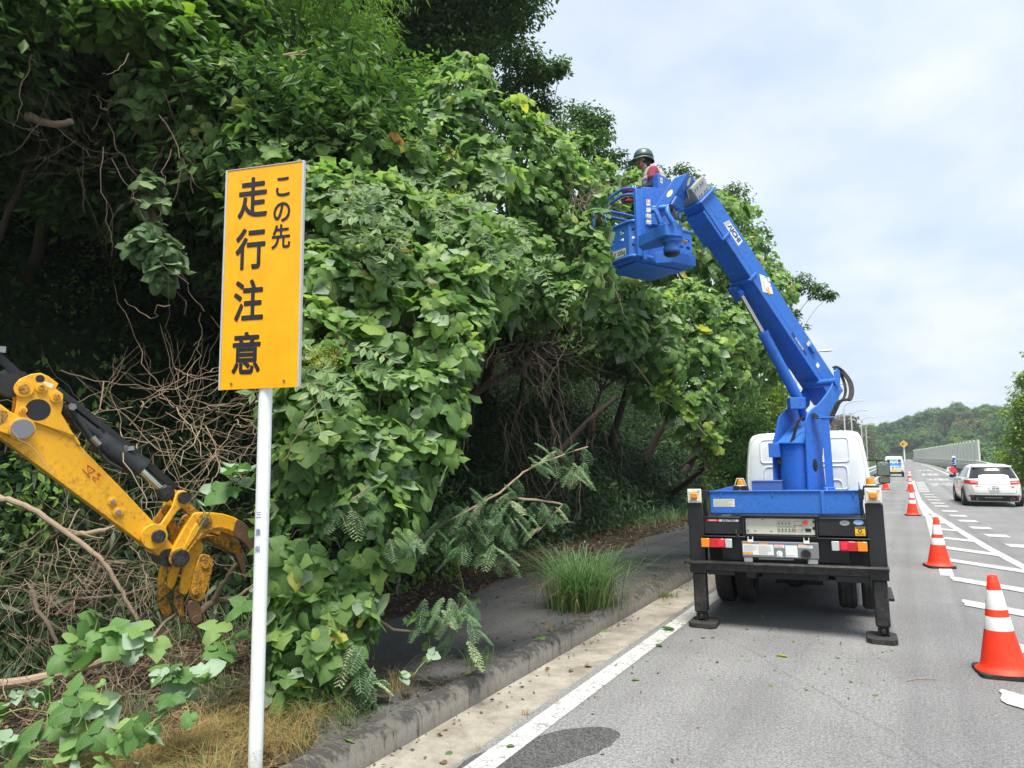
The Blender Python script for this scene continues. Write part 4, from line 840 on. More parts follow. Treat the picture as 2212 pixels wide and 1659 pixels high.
def hand(mb,w_,d,side,up_,r_=.008):
    """palm at w_, fingers along d curled, thumb to the side"""
    w_=Vector(w_); d=Vector(d).normalized(); side=Vector(side).normalized(); n_=d.cross(side).normalized()
    mb.ell(w_+d*.045,(.03,.034,.022)); seg(mb,[w_-d*.02,w_+d*.03],[.025,.028])
    for k,(ln) in enumerate((.07,.08,.075,.058)):
        b0=w_+d*.075+side*(.03-.02*k); p1=b0+d*ln*.45-n_*.008; p2=p1+d*ln*.2-n_*ln*.4; p3=p2-d*ln*.25-n_*ln*.3
        mb.tube([b0-d*.02,b0,p1,p2,p3],[.010,.0095,.009,.0085,.006],8)
    b0=w_+d*.025+side*.03; mb.tube([b0-side*.01,b0+side*.018+d*.02,b0+side*.02+d*.045-n_*.015,b0+side*.008+d*.06-n_*.03],[.012,.011,.010,.007],8)
def head(par,c,fw,tilt=0,helm='hat',skinname='skin'):
    """c: centre of the head, fw: facing direction (horizontal)"""
    fw=Vector(fw).normalized(); sd_=fw.cross(Vector((0,0,1))); upv=Vector((0,0,1)); c=Vector(c)
    Rm=Matrix((fw,sd_,upv)).transposed(); P=lambda a,b_,z_: c+fw*a+sd_*b_+upv*z_
    mb=MB(); mb.ell(c+upv*.02,(.098,.078,.105),18,12,Rm); mb.ell(P(.028,0,-.055),(.062,.056,.062),14,10,Rm); mb.ell(P(.062,0,-.088),(.026,.026,.022),10,8)
    mb.tube([P(.088,0,.01),P(.103,0,-.012),P(.112,0,-.028)],[.009,.011,.013],8); mb.ell(P(.10,0,-.034),(.012,.017,.008),8,6,Rm)
    mb.ell(P(.083,0,-.056),(.014,.024,.006),8,6,Rm); mb.ell(P(.082,0,-.066),(.014,.021,.007),8,6,Rm); mb.tube([P(.078,.03,.022),P(.092,.012,.028),P(.092,-.012,.028),P(.078,-.03,.022)],.010,6)
    for s in (-1,1): mb.ell(P(-.005,s*.078,-.012),(.018,.008,.032),8,8,Rm); mb.ell(P(.055,s*.038,-.03),(.025,.022,.022),8,8,Rm)
    seg(mb,[P(-.02,0,-.08),P(-.035,0,-.15)],[.052,.056])
    o=mb.build('head',skinname,par,True); remesh(o,.0065,3)
    mb=MB()
    for s in (-1,1): mb.ell(P(.077,s*.032,.004),(.010,.014,.009),8,6,Rm)
    mb.build('eye','sticker',o,True); mb=MB()
    for s in (-1,1): mb.ell(P(.085,s*.032,.004),(.004,.006,.006),8,6,Rm); mb.tube([P(.086,s*.018,.026),P(.080,s*.045,.028)],.004,6)
    mb.build('pupil','ink',o,True)
    mb=MB(); mb.ell(P(-.022,0,.015),(.092,.084,.10),16,10,Rm); mb.ell(P(-.055,0,-.045),(.055,.066,.05),12,8,Rm); mb.build('hair','hair',o,True); return o,P,Rm

# worker in the basket
fl=hb+.032; wf=Vector((-r0[0],-r0[1],0))+Vector(f0)*.15; wf.normalize(); wsd=wf.cross(Vector((0,0,1)))   # facing left in the picture
hc=Vector(at(*z2(560,264),9.75)); 
WK=empty('person',(hc.x-wf.x*.12,hc.y-wf.y*.12,fl),0,'worker in green helmet and beige quilted vest leaning out of the raised basket','person')
pel=Vector((hc.x-wf.x*.17,hc.y-wf.y*.17,fl+.82)); chest=Vector((hc.x-wf.x*.13,hc.y-wf.y*.13,hc.z-.30)); nk=hc+Vector((0,0,-.12))-wf*.03
def limb(*a): return [Vector(p) for p in a]
mb=MB(); W_=wsd
seg(mb,[pel,(pel+chest)/2,chest,nk-wf*.02],[.135,.12,.13,.055])
sh={}
for s in (-1,1):
    hip=pel+W_*s*.09; seg(mb,[hip,Vector((hip.x+wf.x*.05,hip.y+wf.y*.05,fl+.45)),Vector((hip.x,hip.y,fl+.09))],[.085,.062,.045]); seg(mb,[Vector((hip.x,hip.y,fl+.045)),Vector((hip.x,hip.y,fl+.04))+wf*.16],[.042,.035])
    shd=chest+W_*s*.165+Vector((0,0,.085)); sh[s]=shd
    el=shd+wf*.05+W_*s*.05+Vector((0,0,-.25)); hd=el+wf*.25+Vector((0,0,-.035))-W_*s*.02
    seg(mb,[chest+Vector((0,0,.07)),shd,el,hd],[.09,.055,.042,.028]); hand(mb,hd,wf,W_*s*-1 if 0 else Vector((0,0,1)),None)
    sh[s]=(shd,el,hd)
B_=mb.build('body',fabric('dark_work_cloth',(.015,.018,.025)),WK,True); remesh(B_,.009,2)
mb=MB(); seg(mb,[pel+Vector((0,0,.08)),(pel+chest)/2,chest,chest+Vector((0,0,.07))+wf*.01],[.145,.15,.158,.135]); seg(mb,[chest+W_*.13+Vector((0,0,.07)),chest-W_*.13+Vector((0,0,.07))],[.085,.085]); mb.ell(chest-wf*.03+Vector((0,0,-.02)),(.15,.15,.19)); o=mb.build('quilted_vest',fabric('beige_quilted_vest',(.44,.38,.36),4.6),WK,True); remesh(o,.010,3)
for s in (-1,1):
    shd,el,hd=sh[s]; mb=MB(); seg(mb,[shd*.93+el*.07,shd*.55+el*.45],[.070,.066]); o=mb.build('sleeve',fabric('red_sleeve',(.30,.05,.08)),WK,True); remesh(o,.008,2)
    mb=MB(); g=MB(); hand(g,hd,wf*1.0,Vector((0,0,1)),None); g.v=[tuple(hd+(Vector(v)-hd)*1.12) for v in g.v]; o=g.build('glove',fabric('red_glove',(.34,.04,.05)),WK,True); remesh(o,.0045,2)
mb=MB(); mb.tube([nk+wf*.05+Vector((0,0,-.02)),nk-wsd*.06,nk-wf*.065+Vector((0,0,.012)),nk+wsd*.06,nk+wf*.05+Vector((0,0,-.02))],.013,12); mb.build('collar',fabric('pale_collar',(.6,.62,.66)),WK,True)
mb=MB(); q=pel+wf*.05+wsd*.1+Vector((0,0,.16)); mb.ell(q,(.05,.05,.09)); mb.build('towel',fabric('white_towel',(.7,.72,.74)),WK,True)
H_,P,Rm=head(WK,hc,wf)
MT['helmet']=plain('dark_green_helmet',(.045,.085,.078),.38,coat=.15)
mb=MB(); prof=[(.0,.152),(.05,.148),(.09,.128),(.118,.092),(.130,.05),(.134,.018)]
mb.lathe([(a,b_) for a,b_ in prof[::-1]],(0,0,0),32); mb.v=[tuple(P(v[0]*1.02-.008,v[1]*.92,v[2]-.002)) for v in mb.v]
n=32; rim=[]
for k in range(n):
    t=2*math.pi*k/n; c_,s_2=math.cos(t),math.sin(t); e=.065*max(0,c_)**2+.018
    rim.append(P(.134*1.02*c_-.008,.134*.92*s_2,.016)); 
for k in range(n):
    t=2*math.pi*k/n; c_,s_2=math.cos(t),math.sin(t); e=.07*max(0,c_)**1.5+.016; rr=.134+e; rim.append(P(rr*c_-.008,(.134+e*.5)*.92*s_2,.016-.022-.03*max(0,c_)-.035*max(0,-c_)))
mb.add(rim,[(k,(k+1)%n,(k+1)%n+n,k+n) for k in range(n)]); HM=mb.build('helmet','helmet',WK,True); m=HM.modifiers.new('solid','SOLIDIFY'); m.thickness=.004
mb=MB(); mb.lathe([(.1345,.046),(.130,.064)],(0,0,0),32); mb.v=[tuple(P(v[0]*1.02-.008,v[1]*.92,v[2]-.002)) for v in mb.v]; mb.build('helmet_band','sticker',HM,True)
mb=MB(); 
for s in (-1,1): mb.tube([P(.045,s*.088,.02),P(.045,s*.082,-.04),P(.06,s*.05,-.10),P(.065,0,-.118)],.005,6)
mb.build('chin_strap','ink',HM,True)

# ---------------------------------------------------------------- white estate car
WG=empty('estate_car',(2.62,30.0,0),R(2.5),'white estate car with red tail lights driving away in the open lane','car')
CL=[(.17,.80,.18,4.45,7),(.24,.855,.09,4.6,6),(.40,.885,.02,4.68,6),(.58,.890,0,4.69,5.5),(.72,.888,.01,4.66,5.5),(.84,.878,.05,4.6,5.5),(.93,.862,.09,4.5,5.5),(.975,.838,.115,4.2,5.5),(.985,.825,.13,3.55,5.5),(1.10,.775,.22,3.15,5.5),(1.25,.705,.36,2.75,5.5),(1.37,.645,.47,2.4,5),(1.435,.59,.55,2.2,4.5),(1.475,.50,.68,2.0,4),(1.488,.38,.9,1.8,3)]
vs,fs=layered(CL,0,96); mb=MB(); mb.add(vs,fs); WB=mb.build('body',paint('pearl_white',(.78,.80,.76),.25,.05,(.5,.5,.48),2,coat=.8,bmp=0),WG,ang=50)
rear=lambda x,z:(x,srear(CL,x,z),z)
def rp_(c,off,mat,name,par=WB,nu=20,nv=8): mb=MB(); patch(mb,c,rear,(0,-off,0),nu,nv); return mb.build(name,mat,par)
rp_([(-.715,.99),(.715,.99),(.60,1.345),(-.60,1.345)],.018,'glass','rear_window',nu=28,nv=30)
mb=MB(); mb.prism([(-.60,1.375),(.60,1.375),(.585,1.43),(-.585,1.43)],((0,.58,0),(1,0,0),(0,0,1),(0,-1,0)),-.1,.16); mb.build('roof_spoiler',WB.data.materials[0],WB,bevel=.015,seg=3)
for s in (-1,1):
    xs_=[s*.475,s*.84]; c=[(min(xs_),.80 if s<0 else .775),(max(xs_),.775 if s<0 else .80),(max(xs_),.93 if s>0 else .91),(min(xs_),.93 if s<0 else .91)]
    tl=rp_(c,.012,'red','tail_light'); rp_([(s*.60-.1,.85),(s*.60+.1,.85),(s*.60+.08,.875),(s*.60-.08,.875)],.016,'clear','reverse_lens',tl)
    rp_([(s*.74-.07,.80),(s*.74+.07,.80),(s*.74+.06,.83),(s*.74-.06,.83)],.016,'redb','brake_lens',tl)
    rp_([(s*.70-.075,.345),(s*.70+.075,.345),(s*.70+.075,.385),(s*.70-.075,.385)],.02,'red','rear_reflector')
    mb=MB(); mb.lathe([(.040,0),(.052,.002),(.054,.05),(.045,.06),(.04,.0),(.038,.12)],(s*.50,.09,.27),20,(0,-1,0)); mb.build('exhaust_tip','chrome',WB)
    mb=MB(); mb.cyl((s*.50,.08,.27),(s*.50,.05,.27),.040,20); mb.build('exhaust_bore','ink',WB)
    for k,(y0,y1,z0,z1) in enumerate(((.62,1.28,1.03,1.36),(1.36,2.05,1.02,1.38),(2.13,2.85,1.01,1.34))):
        mb=MB(); sl=.10; patch(mb,((y0-.12*(k==0),z0),(y1+(.30 if k==2 else 0),z0),(y1-(.18 if k==2 else 0),z1),(y0+(.10 if k==0 else 0),z1)),lambda y,z:(sside(CL,y,z,s),y,z),(s*.006,0,0),8,6); mb.build('side_window','glass',WB)
    for yy in (.82,3.55):
        mb=MB(); mb.lathe([(0,0),(.36,0)],(s*.889,yy,.34),28,(s,0,0)); mb.build('wheel_arch','ink',WB)
        wheel('wheel',WG,s*.80,yy,.325,.215,.225,side=s)
    mb=MB(); mb.ell((s*1.0,2.75,1.02),(.10,.06,.075)); mb.beam((s*.86,2.78,.99),(s*.95,2.77,.99),.05,.03); mb.build('door_mirror','black',WB)
    mb=MB(); patch(mb,((1.34,.35),(1.352,.35),(1.352,.98),(1.34,.98)),lambda y,z:(sside(CL,y,z,s),y,z),(s*.002,0,0),1,8); patch(mb,((2.28,.35),(2.292,.35),(2.292,.98),(2.28,.98)),lambda y,z:(sside(CL,y,z,s),y,z),(s*.002,0,0),1,8); mb.build('door_gap','ink',WB)
    mb=MB(); mb.tube([(s*.888,1.42,.86),(s*.915,1.46,.865),(s*.915,1.60,.865),(s*.888,1.64,.86)],.012,6); mb.build('door_handle',WB.data.materials[0],WB)
rp_([(-.70,.20),(.70,.20),(.74,.41),(-.74,.41)],.015,'black','lower_bumper',nv=6)
rp_([(-.30,.315),(.22,.315),(.22,.328),(-.30,.328)],.02,'chrome','bumper_trim'); rp_([(-.475,.795),(.475,.795),(.475,.815),(-.475,.815)],.02,'chrome','tailgate_strip')
rp_([(-.60,.47),(.60,.47),(.60,.478),(-.60,.478)],.003,'ink','tailgate_gap'); 
for s in (-1,1): rp_([(s*.62-.005,.478),(s*.62+.005,.478),(s*.69+.005,.78),(s*.69-.005,.78)],.003,'ink','tailgate_gap')
mb=MB(); mb.box((-.165,-.026,.575),(.165,-.016,.74)); NP=mb.build('number_plate','sticker',WG,bevel=.004)
text('plate_lettering','18-40',.105,'ink',(.012,-.0272,.637),(1,0,0),(0,0,1),NP,bold=.02,wid=.9); text('plate_lettering','三重 330',.040,'ink',(0,-.0272,.712),(1,0,0),(0,0,1),NP,bold=.01)
mb=MB(); mb.lathe([(.020,0),(.026,.003),(.020,.006)],(0,0,0),20,(0,-1,0)); mb.v=[(v[0]*1.9,v[1]-.012+srear(CL,0,.86),.868+v[2]) for v in mb.v]; mb.build('emblem','chrome',WB)
rp_([(-.56,.715),(-.42,.715),(-.42,.728),(-.56,.728)],.006,'ink','name_badge'); rp_([(.40,.715),(.62,.715),(.62,.728),(.40,.728)],.006,'grey','name_badge'); rp_([(.47,.665),(.56,.665),(.58,.69),(.49,.69)],.006,'ink','name_badge')
mb=MB(); mb.prism([(.1,.0),(-.08,.0),(-.06,.05)],((0,1.15,1.485),(0,1,0),(0,0,1),(1,0,0)),-.012,.012); mb.build('roof_antenna',WB.data.materials[0],WB)
rp_([(-.06,1.36),(.06,1.36),(.06,1.372),(-.06,1.372)],.02,'red','high_brake_light')
mb=MB(); mb.tube([(0.0,.30,1.005),(.2,.26,1.015),(.36,.235,1.02)],.011,6); mb.build('rear_wiper','ink',WB)

# ---------------------------------------------------------------- small white pickup far ahead
KT=empty('small_pickup',(-.98+0,70.0,0),R(1),'small white pickup with a blue sheet on its bed, farther down the road','pickup truck')
mb=MB(); mb.box((-.735,0,.62),(.735,.03,.95)); mb.build('tailgate','white',KT,bevel=.008)
mb=MB(); mb.box((-.735,.03,.62),(-.705,1.95,.95)); mb.box((.705,.03,.62),(.735,1.95,.95)); mb.box((-.705,.03,.60),(.705,1.95,.64)); mb.build('bed','white',KT,bevel=.006)
mb=MB(); mb.box((-.735,.02,.44),(.735,.12,.60)); mb.build('rear_bumper','white',KT,bevel=.01)
mb=MB(); mb.box((-.62,.15,.26),(.62,2.6,.45)); mb.box((-.3,-.0,.28),(.3,.15,.43)); mb.build('chassis','black',KT)
KL=[(.45,.735,1.98,3.28,10),(1.0,.735,1.98,3.28,9),(1.15,.73,1.99,3.2,9),(1.65,.66,2.05,2.85,8),(1.74,.62,2.1,2.75,6),(1.77,.5,2.2,2.6,4)]
vs,fs=layered(KL); mb=MB(); mb.add(vs,fs); KB=mb.build('cab','white',KT,ang=50)
mb=MB(); patch(mb,((-.26,1.12),(.26,1.12),(.26,1.52),(-.26,1.52)),lambda x,z:(x,srear(KL,x,z),z),(0,-.01,0)); mb.build('rear_window',plain('pale_window',(.35,.5,.45),.1),KB)
for s in (-1,1):
    mb=MB(); a=sorted((s*.31,s*.54)); patch(mb,((a[0],1.12),(a[1],1.12),(a[1],1.50),(a[0],1.50)),lambda x,z:(x,srear(KL,x,z),z),(0,-.01,0)); mb.build('rear_window','glass',KB)
    for yy in (.75,2.75): wheel('wheel',KT,s*.63,yy,.28,.16,.15,side=s)
    mb=MB(); mb.box((s*.56-.11,-.0,.475),(s*.56+.11,.019,.53)); mb.build('tail_light','red',KT,bevel=.004)
mb=MB(); 
for s in (-1,1): mb.tube([(s*.68,1.9,.95),(s*.64,1.92,1.72)],.02,6)
for z_ in (1.25,1.60,1.72): mb.tube([(-.66,1.92,z_),(.66,1.92,z_)],.018,6)
mb.build('cab_guard','white',KT)
mb=MB(); mb.box((-.17,-.012,.43),(.17,.0,.60)); mb.build('number_plate','stickery',KT)
g=MB(); n=14
for j in range(6):
    for i in range(n+1):
        x=-.45+1.0*i/n; g.v.append((x,.0-.02+.12*j-.03*math.sin(i*1.7),.97+.06*math.sin(i*1.1+j)+.05*math.sin(i*2.3)-(.13 if j==0 else 0)+.04*j))
g.f=[(j*(n+1)+i,j*(n+1)+i+1,(j+1)*(n+1)+i+1,(j+1)*(n+1)+i) for j in range(5) for i in range(n)]; g.m=[0]*len(g.f)
sh_=g.build('plastic_sheet',plain('blue_tarp',(.02,.16,.62),.4),None); sh_.location=(-.98,70.0,.0); tag(sh_,'crumpled blue plastic sheet lying on the small white pickup','plastic sheet'); m=sh_.modifiers.new('s','SOLIDIFY'); m.thickness=.01

# ---------------------------------------------------------------- traffic guard with flag
gp=Vector((3.55,72.5,0)); GF=Vector((-.9,-.35,0)).normalized(); GS=GF.cross(Vector((0,0,1)))
GD=empty('person',tuple(gp),0,'roadside worker in white hat, blue shirt and dark vest holding a red flag','person')
mb=MB(); pl_=gp+Vector((0,0,.88)); ch_=gp+Vector((0,0,1.28))
seg(mb,[pl_,gp+Vector((0,0,1.08)),ch_,gp+Vector((0,0,1.46))],[.13,.12,.14,.055])
for s in (-1,1):
    hp=pl_+GS*s*.09; seg(mb,[hp,hp+Vector((0,0,-.42))+GF*.02,Vector((hp.x,hp.y,.09))],[.085,.062,.045]); seg(mb,[Vector((hp.x,hp.y,.045)),Vector((hp.x,hp.y,.04))+GF*.16],[.04,.035])
mb_=mb
arms=[]
for s in (-1,1):
    shd=ch_+GS*s*.17+Vector((0,0,.09)); el=shd+Vector((0,0,-.27))+GS*s*.03-GF*.02; hd=el+Vector((0,0,-.2))+GF*.12; seg(mb,[ch_+Vector((0,0,.08)),shd,el,hd],[.08,.055,.04,.03]); hand(mb,hd,Vector((0,0,-1))+GF*.4,GF,None); arms.append((shd,el,hd))
o=mb.build('body',fabric('dark_trousers',(.03,.035,.06)),GD,True); remesh(o,.010,2)
for shd,el,hd in arms:
    mb=MB(); seg(mb,[shd,el,el*.4+hd*.6],[.066,.055,.043]); o=mb.build('sleeve',fabric('light_blue_shirt',(.20,.42,.80)),GD,True); remesh(o,.012,2)
mb=MB(); seg(mb,[gp+Vector((0,0,.98)),ch_,ch_+Vector((0,0,.1))],[.15,.165,.12]); o=mb.build('safety_vest',fabric('navy_vest',(.01,.05,.12)),GD,True); remesh(o,.012,2)
mb=MB(); 
for z_ in (1.02,1.2): mb.lathe([(.163,-.02),(.166,0),(.163,.02)],(gp.x,gp.y,z_),20)
mb.build('reflective_stripe','sticker',GD,True)
H2,P2,_=head(GD,gp+Vector((0,0,1.60)),GF)
mb=MB(); mb.lathe([(.17,.0),(.13,.015),(.115,.03),(.11,.08),(.07,.125),(0,.135)],(0,0,0),24); mb.v=[tuple(P2(v[0],v[1],v[2]+.03)) for v in mb.v]; mb.build('hat','sticker',GD,True)
def flag(name,base,dirn,mats,label,w_=.5,h_=.5,upd=(0,0,-1)):
    dirn=Vector(dirn).normalized(); upd=Vector(upd).normalized(); b=Vector(base)
    E_=empty(name,tuple(b),0,label,'flag')
    mb=MB(); mb.tube([b-upd*.08,b+upd*(h_+.02)],.008,8); mb.build('flag_stick','sticker',E_,True)
    g=MB(); n=10; 
    for j in range(n+1):
        for i in range(n+1): g.v.append(tuple(b+upd*(h_*j/n)+dirn*(w_*i/n*.8)+dirn.cross(upd)*.05*math.sin(i*.9+j*.3)+Vector((0,0,-.06*i/n))))
    g.f=[(j*(n+1)+i,j*(n+1)+i+1,(j+1)*(n+1)+i+1,(j+1)*(n+1)+i) for j in range(n) for i in range(n)]; g.m=[1 if (i>j*.6+3 if len(mats)>1 and mats[1]=='redb' and name=='flag' else False) else 0 for j in range(n) for i in range(n)]
    o=g.build('flag_cloth',list(mats),E_,True); m=o.modifiers.new('s','SOLIDIFY'); m.thickness=.003; return E_
flag('flag',arms[0][2]+Vector((0,0,-.06))+GF*.06,(-.8,-.3,-.1),['redb','redb'],'red and white signal flag held low by the roadside worker',.55,.5,(.5,-.15,-.8))
flag('flag',arms[1][2]+Vector((0,0,-.06)),(-1,-.1,0),['sticker','sticker'],'white signal flag beside the red one, held by the roadside worker',.45,.45,(-.3,-.1,-.9))

# ---------------------------------------------------------------- bridge barrier, noise wall, guard rail
def wx(y): return 7.35-(y-98)*.0325
mb=MB(); pts=[(wx(y)-.02,y) for y in range(70,262,8)]
W=empty('noise_barrier',(wx(100),100,0),0,'long white slatted noise barrier wall along the right side of the bridge','barrier wall')
WY0,WY1=98,262; npn=41
for k in range(npn):
    y0=WY0+(WY1-WY0)*k/npn; y1=WY0+(WY1-WY0)*(k+1)/npn; mb=MB(); mb.beam((wx(y0),y0+.08,2.25),(wx(y1),y1-.08,2.25),.06,2.5); 
    for j in range(7): z_=1.2+j*.36; mb.beam((wx(y0)-.05,y0+.08,z_),(wx(y1)-.05,y1-.08,z_),.03,.04)
    mb.build('wall_panel','palewall',W,True)
    mb=MB(); mb.box((wx(y0)-.09,y0-.07,.6),(wx(y0)+.09,y0+.07,3.6)); mb.build('post','palewall',W,True)
mb=MB(); mb.box((wx(WY1)-.09,WY1-.07,.6),(wx(WY1)+.09,WY1+.07,3.6)); mb.build('post','palewall',W,True)
PW=empty('bridge_parapet',(5.3,60,0),0,'low cream concrete parapet with pipe rails below the white noise barrier','parapet')
def qx(y): return 5.35+(y-60)*.047 if y<98 else 7.13-(y-98)*.0325
ys_=list(range(60,270,6))
mb=MB(); 
for a,b_ in zip(ys_[:-1],ys_[1:]): mb.beam((qx(a),a,.28),(qx(b_),b_,.28),.28,.56)
mb.build('base_wall','parapet',PW,True)
for z_ in (.72,.95,1.15):
    mb=MB(); mb.tube([(qx(y),y,z_) for y in ys_],.055,8); mb.build('rail','palewall',PW,True)
mb=MB()
for y in range(60,266,2): mb.box((qx(y)-.06,y-.05,.56),(qx(y)+.06,y+.05,1.16))
o=mb.build('rail_posts','galv',PW,True); o['kind']='stuff'
GR=empty('guard_rail',(-3.0,42,0),0,'white steel guard rail with round posts on the left road edge beyond the truck','guard rail')
gx=lambda y:-2.9+cx(y); ysg=list(range(44,250,4))
for z_ in (.42,.72):
    mb=MB(); mb.tube([(gx(y),y,z_) for y in ysg],.06,8); mb.build('rail','white',GR,True)
for y in ysg: mb=MB(); mb.cyl((gx(y)-.08,y,0),(gx(y)-.08,y,.82),.057,10); mb.build('post','white',GR,True)
# ---------------------------------------------------------------- street lamps on the left side of the bridge
def lamp(label):
    e=empty('street_lamp',(0,0,0),0,label,'street lamp','street lamps along the bridge')
    mb=MB(); P=[(0,0,-1),(0,0,6.9)]+[(1.3*(1-math.cos(t)),0,6.9+.95*math.sin(t)) for t in [math.pi/2*k/8 for k in range(1,9)]]+[(1.5,0,7.88)]
    mb.tube([Vector(p) for p in P],[.08]*2+[.05]*9,10); mb.build('pole','galv',e)
    mb=MB(); mb.ell((1.75,0,7.86),(.32,.13,.07)); mb.build('lamp_head','ivory',e); return e
ll=['street lamp peeking over the blue boom, nearest and highest of its row','street lamp tip just right of the boom hoses','third street lamp, arm curving above the truck cab','fourth street lamp of the row, counted from the boom','fifth street lamp, in front of the brown tree','farthest street lamp, in front of the brown tree']
l0=lamp(ll[0])
for i,(px,py) in enumerate(((1797,757),(1842,828),(1865,865),(1874,886),(1890,901),(1896,913))):
    d=at(px,py,1)-CAMP; t_=(7.86-1.8)/d[2]; o=l0 if i==0 else dup(l0); o.location=(d[0]*t_-2.0,d[1]*t_,0); o['label']=ll[i]
# far yellow diamond sign
DS=empty('diamond_sign',(-.6,262,0),0,'small yellow diamond road sign on white pole at the far bend','road sign')
mb=MB(); mb.cyl((-.6,262,-1),(-.6,262,5.2),.22,10); mb.build('pole','polewhite',DS,True)
mb=MB(); mb.prism([(0,-1.25),(1.25,0),(0,1.25),(-1.25,0)],((-.6,261.6,5.6),(1,0,0),(0,0,1),(0,-1,0)),0,.08); sg_=mb.build('sign_plate','stickery',DS,True)
text('sign_symbol','←',1.5,'ink',(-.6,261.5,5.6),(1,0,0),(0,0,1),DS,True,bold=.03)

# ---------------------------------------------------------------- excavator arm with grapple
def ze(x,y): return ((x/1.74625)*.72,(1000+y/1.74625)*.72)
en=np.array(r0)*.66-np.array(f0)*.75; en/=np.linalg.norm(en); eo=at(*ze(880,1150),5.15); eh=np.cross([0,0,1],en); eh=eh if eh@r0>0 else -eh
def EP(x,y):
    P=onplane(ze(x,y),eo,en); return ((P-eo)@eh,(P-eo)[2])
EX=empty('excavator',(eo[0]-1.2*eh[0],eo[1]-1.2*eh[1],0.1),0,'yellow excavator arm with a rusty grapple reaching in from the left','excavator')
def epl(name,pts,d0,d1,mat='yellow',par=None,bev=.006,world=True):
    if name.startswith(('grapple','tine','jaw')): pts=smoothpoly(list(pts),1)
    mb=MB(); mb.prism([EP(*p) for p in pts],(eo,eh,(0,0,1),en),d0,d1); return mb.build(name,mat,par or EX,True,bevel=bev,seg=2)
def ecy(name,p,r_,d0,d1,mat='yellow',par=None,n=24):
    mb=MB(); u,v=EP(*p); c=Vector(eo)+Vector(eh)*u+Vector((0,0,v)); N_=Vector(en); rr=r_*.0019*1.05; mb.cyl(c+N_*d0,c+N_*d1,rr,n); return mb.build(name,mat,par or EX,True,bevel=.002)
T2=.17
ARM=epl('dipper_arm',[(-260,330),(60,440),(190,458),(270,490),(395,540),(425,590),(455,625),(640,815),(800,985),(905,1110),(920,1170),(880,1203),(0,545),(-260,380)],-T2,0)
epl('arm_edge_strip',[(120,446),(190,455),(270,487),(395,538),(422,580),(412,590),(385,552),(265,500),(185,468),(120,458)],.0,.012,'yellow',ARM,.003)
pl=[(75,270),(100,240),(160,215),(210,208),(250,225),(305,265),(290,290),(328,320),(328,375),(318,420),(390,540),(190,470),(60,450),(80,400),(88,340)]
def ring(name,pts,hole,d0,d1,mat,par):
    o=epl(name,pts,d0,d1,mat,par,.004); return o
ring('linkage_plate',pl,None,-.002,.02,'yellow',EX); ring('linkage_plate',pl,None,-T2-.02,-T2+.002,'yellow',EX)
ecy('lightening_hole',(197,402),36,.0201,.0212,'ink',ARM)
for p,r_,m in (((122,292),28,'yellow'),((213,287),17,'yellow'),((292,336),19,'yellow'),((118,405),12,'yellow')):
    ecy('pin_boss',p,r_,.02,.034,m,ARM); ecy('pin',p,r_*.55,.034,.042,'yelworn',ARM)
ecy('small_hole',(208,240),13,.0201,.0212,'ink',ARM)
epl('boom_end',[(-260,250),(0,375),(40,405),(95,440),(140,478),(148,505),(128,540),(90,550),(0,520),(-260,400)],.004,.045,'yellow',EX)
epl('boom_end',[(-260,250),(0,375),(40,405),(95,440),(140,478),(148,505),(128,540),(90,550),(0,520),(-260,400)],-T2-.045,-T2-.004,'yellow',EX)
epl('boom_recess',[(-60,395),(0,405),(30,410),(38,430),(20,465),(0,480),(-60,470)],.0451,.047,'yelworn',EX,0)
ecy('pin_boss',(110,503),37,.045,.062,'yellow'); ecy('boom_pin',(110,503),32,.062,.078,'grey')
for p,r_ in (((618,937),17),((588,880),14)): ecy('bolt_boss',p,r_,0,.012,'yellow',ARM); ecy('bolt',p,r_*.6,.012,.022,'steel',ARM,6)
def E3(x,y,d=0):
    u,v=EP(x,y); return Vector(eo)+Vector(eh)*u+Vector((0,0,v))+Vector(en)*d
K=.0020
mb=MB(); mb.cyl(E3(335,385,-.08),E3(560,555,-.08),.055,20); mb.cyl(E3(520,560,-.05),E3(745,708,-.05),.078,24); mb.cyl(E3(735,700,-.05),E3(750,712,-.05),.085,24); HC=mb.build('bucket_cylinder',paint('black_cylinder',(.02,.024,.03),.35,.25,(.12,.12,.12),8),EX,True)
mb=MB(); mb.cyl(E3(745,710,-.05),E3(880,835,-.05),.030,16); mb.build('cylinder_rod','chrome',EX,True)
mb=MB(); mb.cyl(E3(880,835,-.11),E3(880,835,.0),.05,18); mb.beam(E3(850,805,-.05),E3(900,870,-.05),.08,.07); mb.build('rod_end','blackmetal',EX,True,bevel=.004)
mb=MB(); mb.beam(E3(300,292,-.06),E3(735,635,-.06),.075,.045); mb.beam(E3(738,648,-.06),E3(930,812,-.06),.05,.05); mb.build('cylinder_guard','black',EX,True,bevel=.004)
mb=MB(); mb.tube([E3(360,385,.01),E3(420,470,.03),E3(480,560,.03),E3(520,600,.02)],.016,8); mb.tube([E3(340,380,.0),E3(400,480,.01),E3(450,540,.02),E3(560,670,.01),E3(640,715,0)],.012,8); mb.build('hydraulic_hose','rubber',EX,True)
mb=MB(); mb.cyl(E3(478,545,.035),E3(515,585,.035),.022,12); mb.cyl(E3(372,385,.03),E3(372,388,.06),.025,6); mb.build('hose_fitting','steel',EX,True)
mb=MB(); mb.beam(E3(640,610,0),E3(700,600,.02),.02,.03); mb.beam(E3(655,640,.0),E3(655,590,.03),.02,.02); mb.build('guard_clip','steel',EX,True)
mb=MB(); mb.cyl(E3(-160,90,-.08),E3(20,230,-.08),.032,16); mb.build('cylinder_rod','chrome',EX,True)
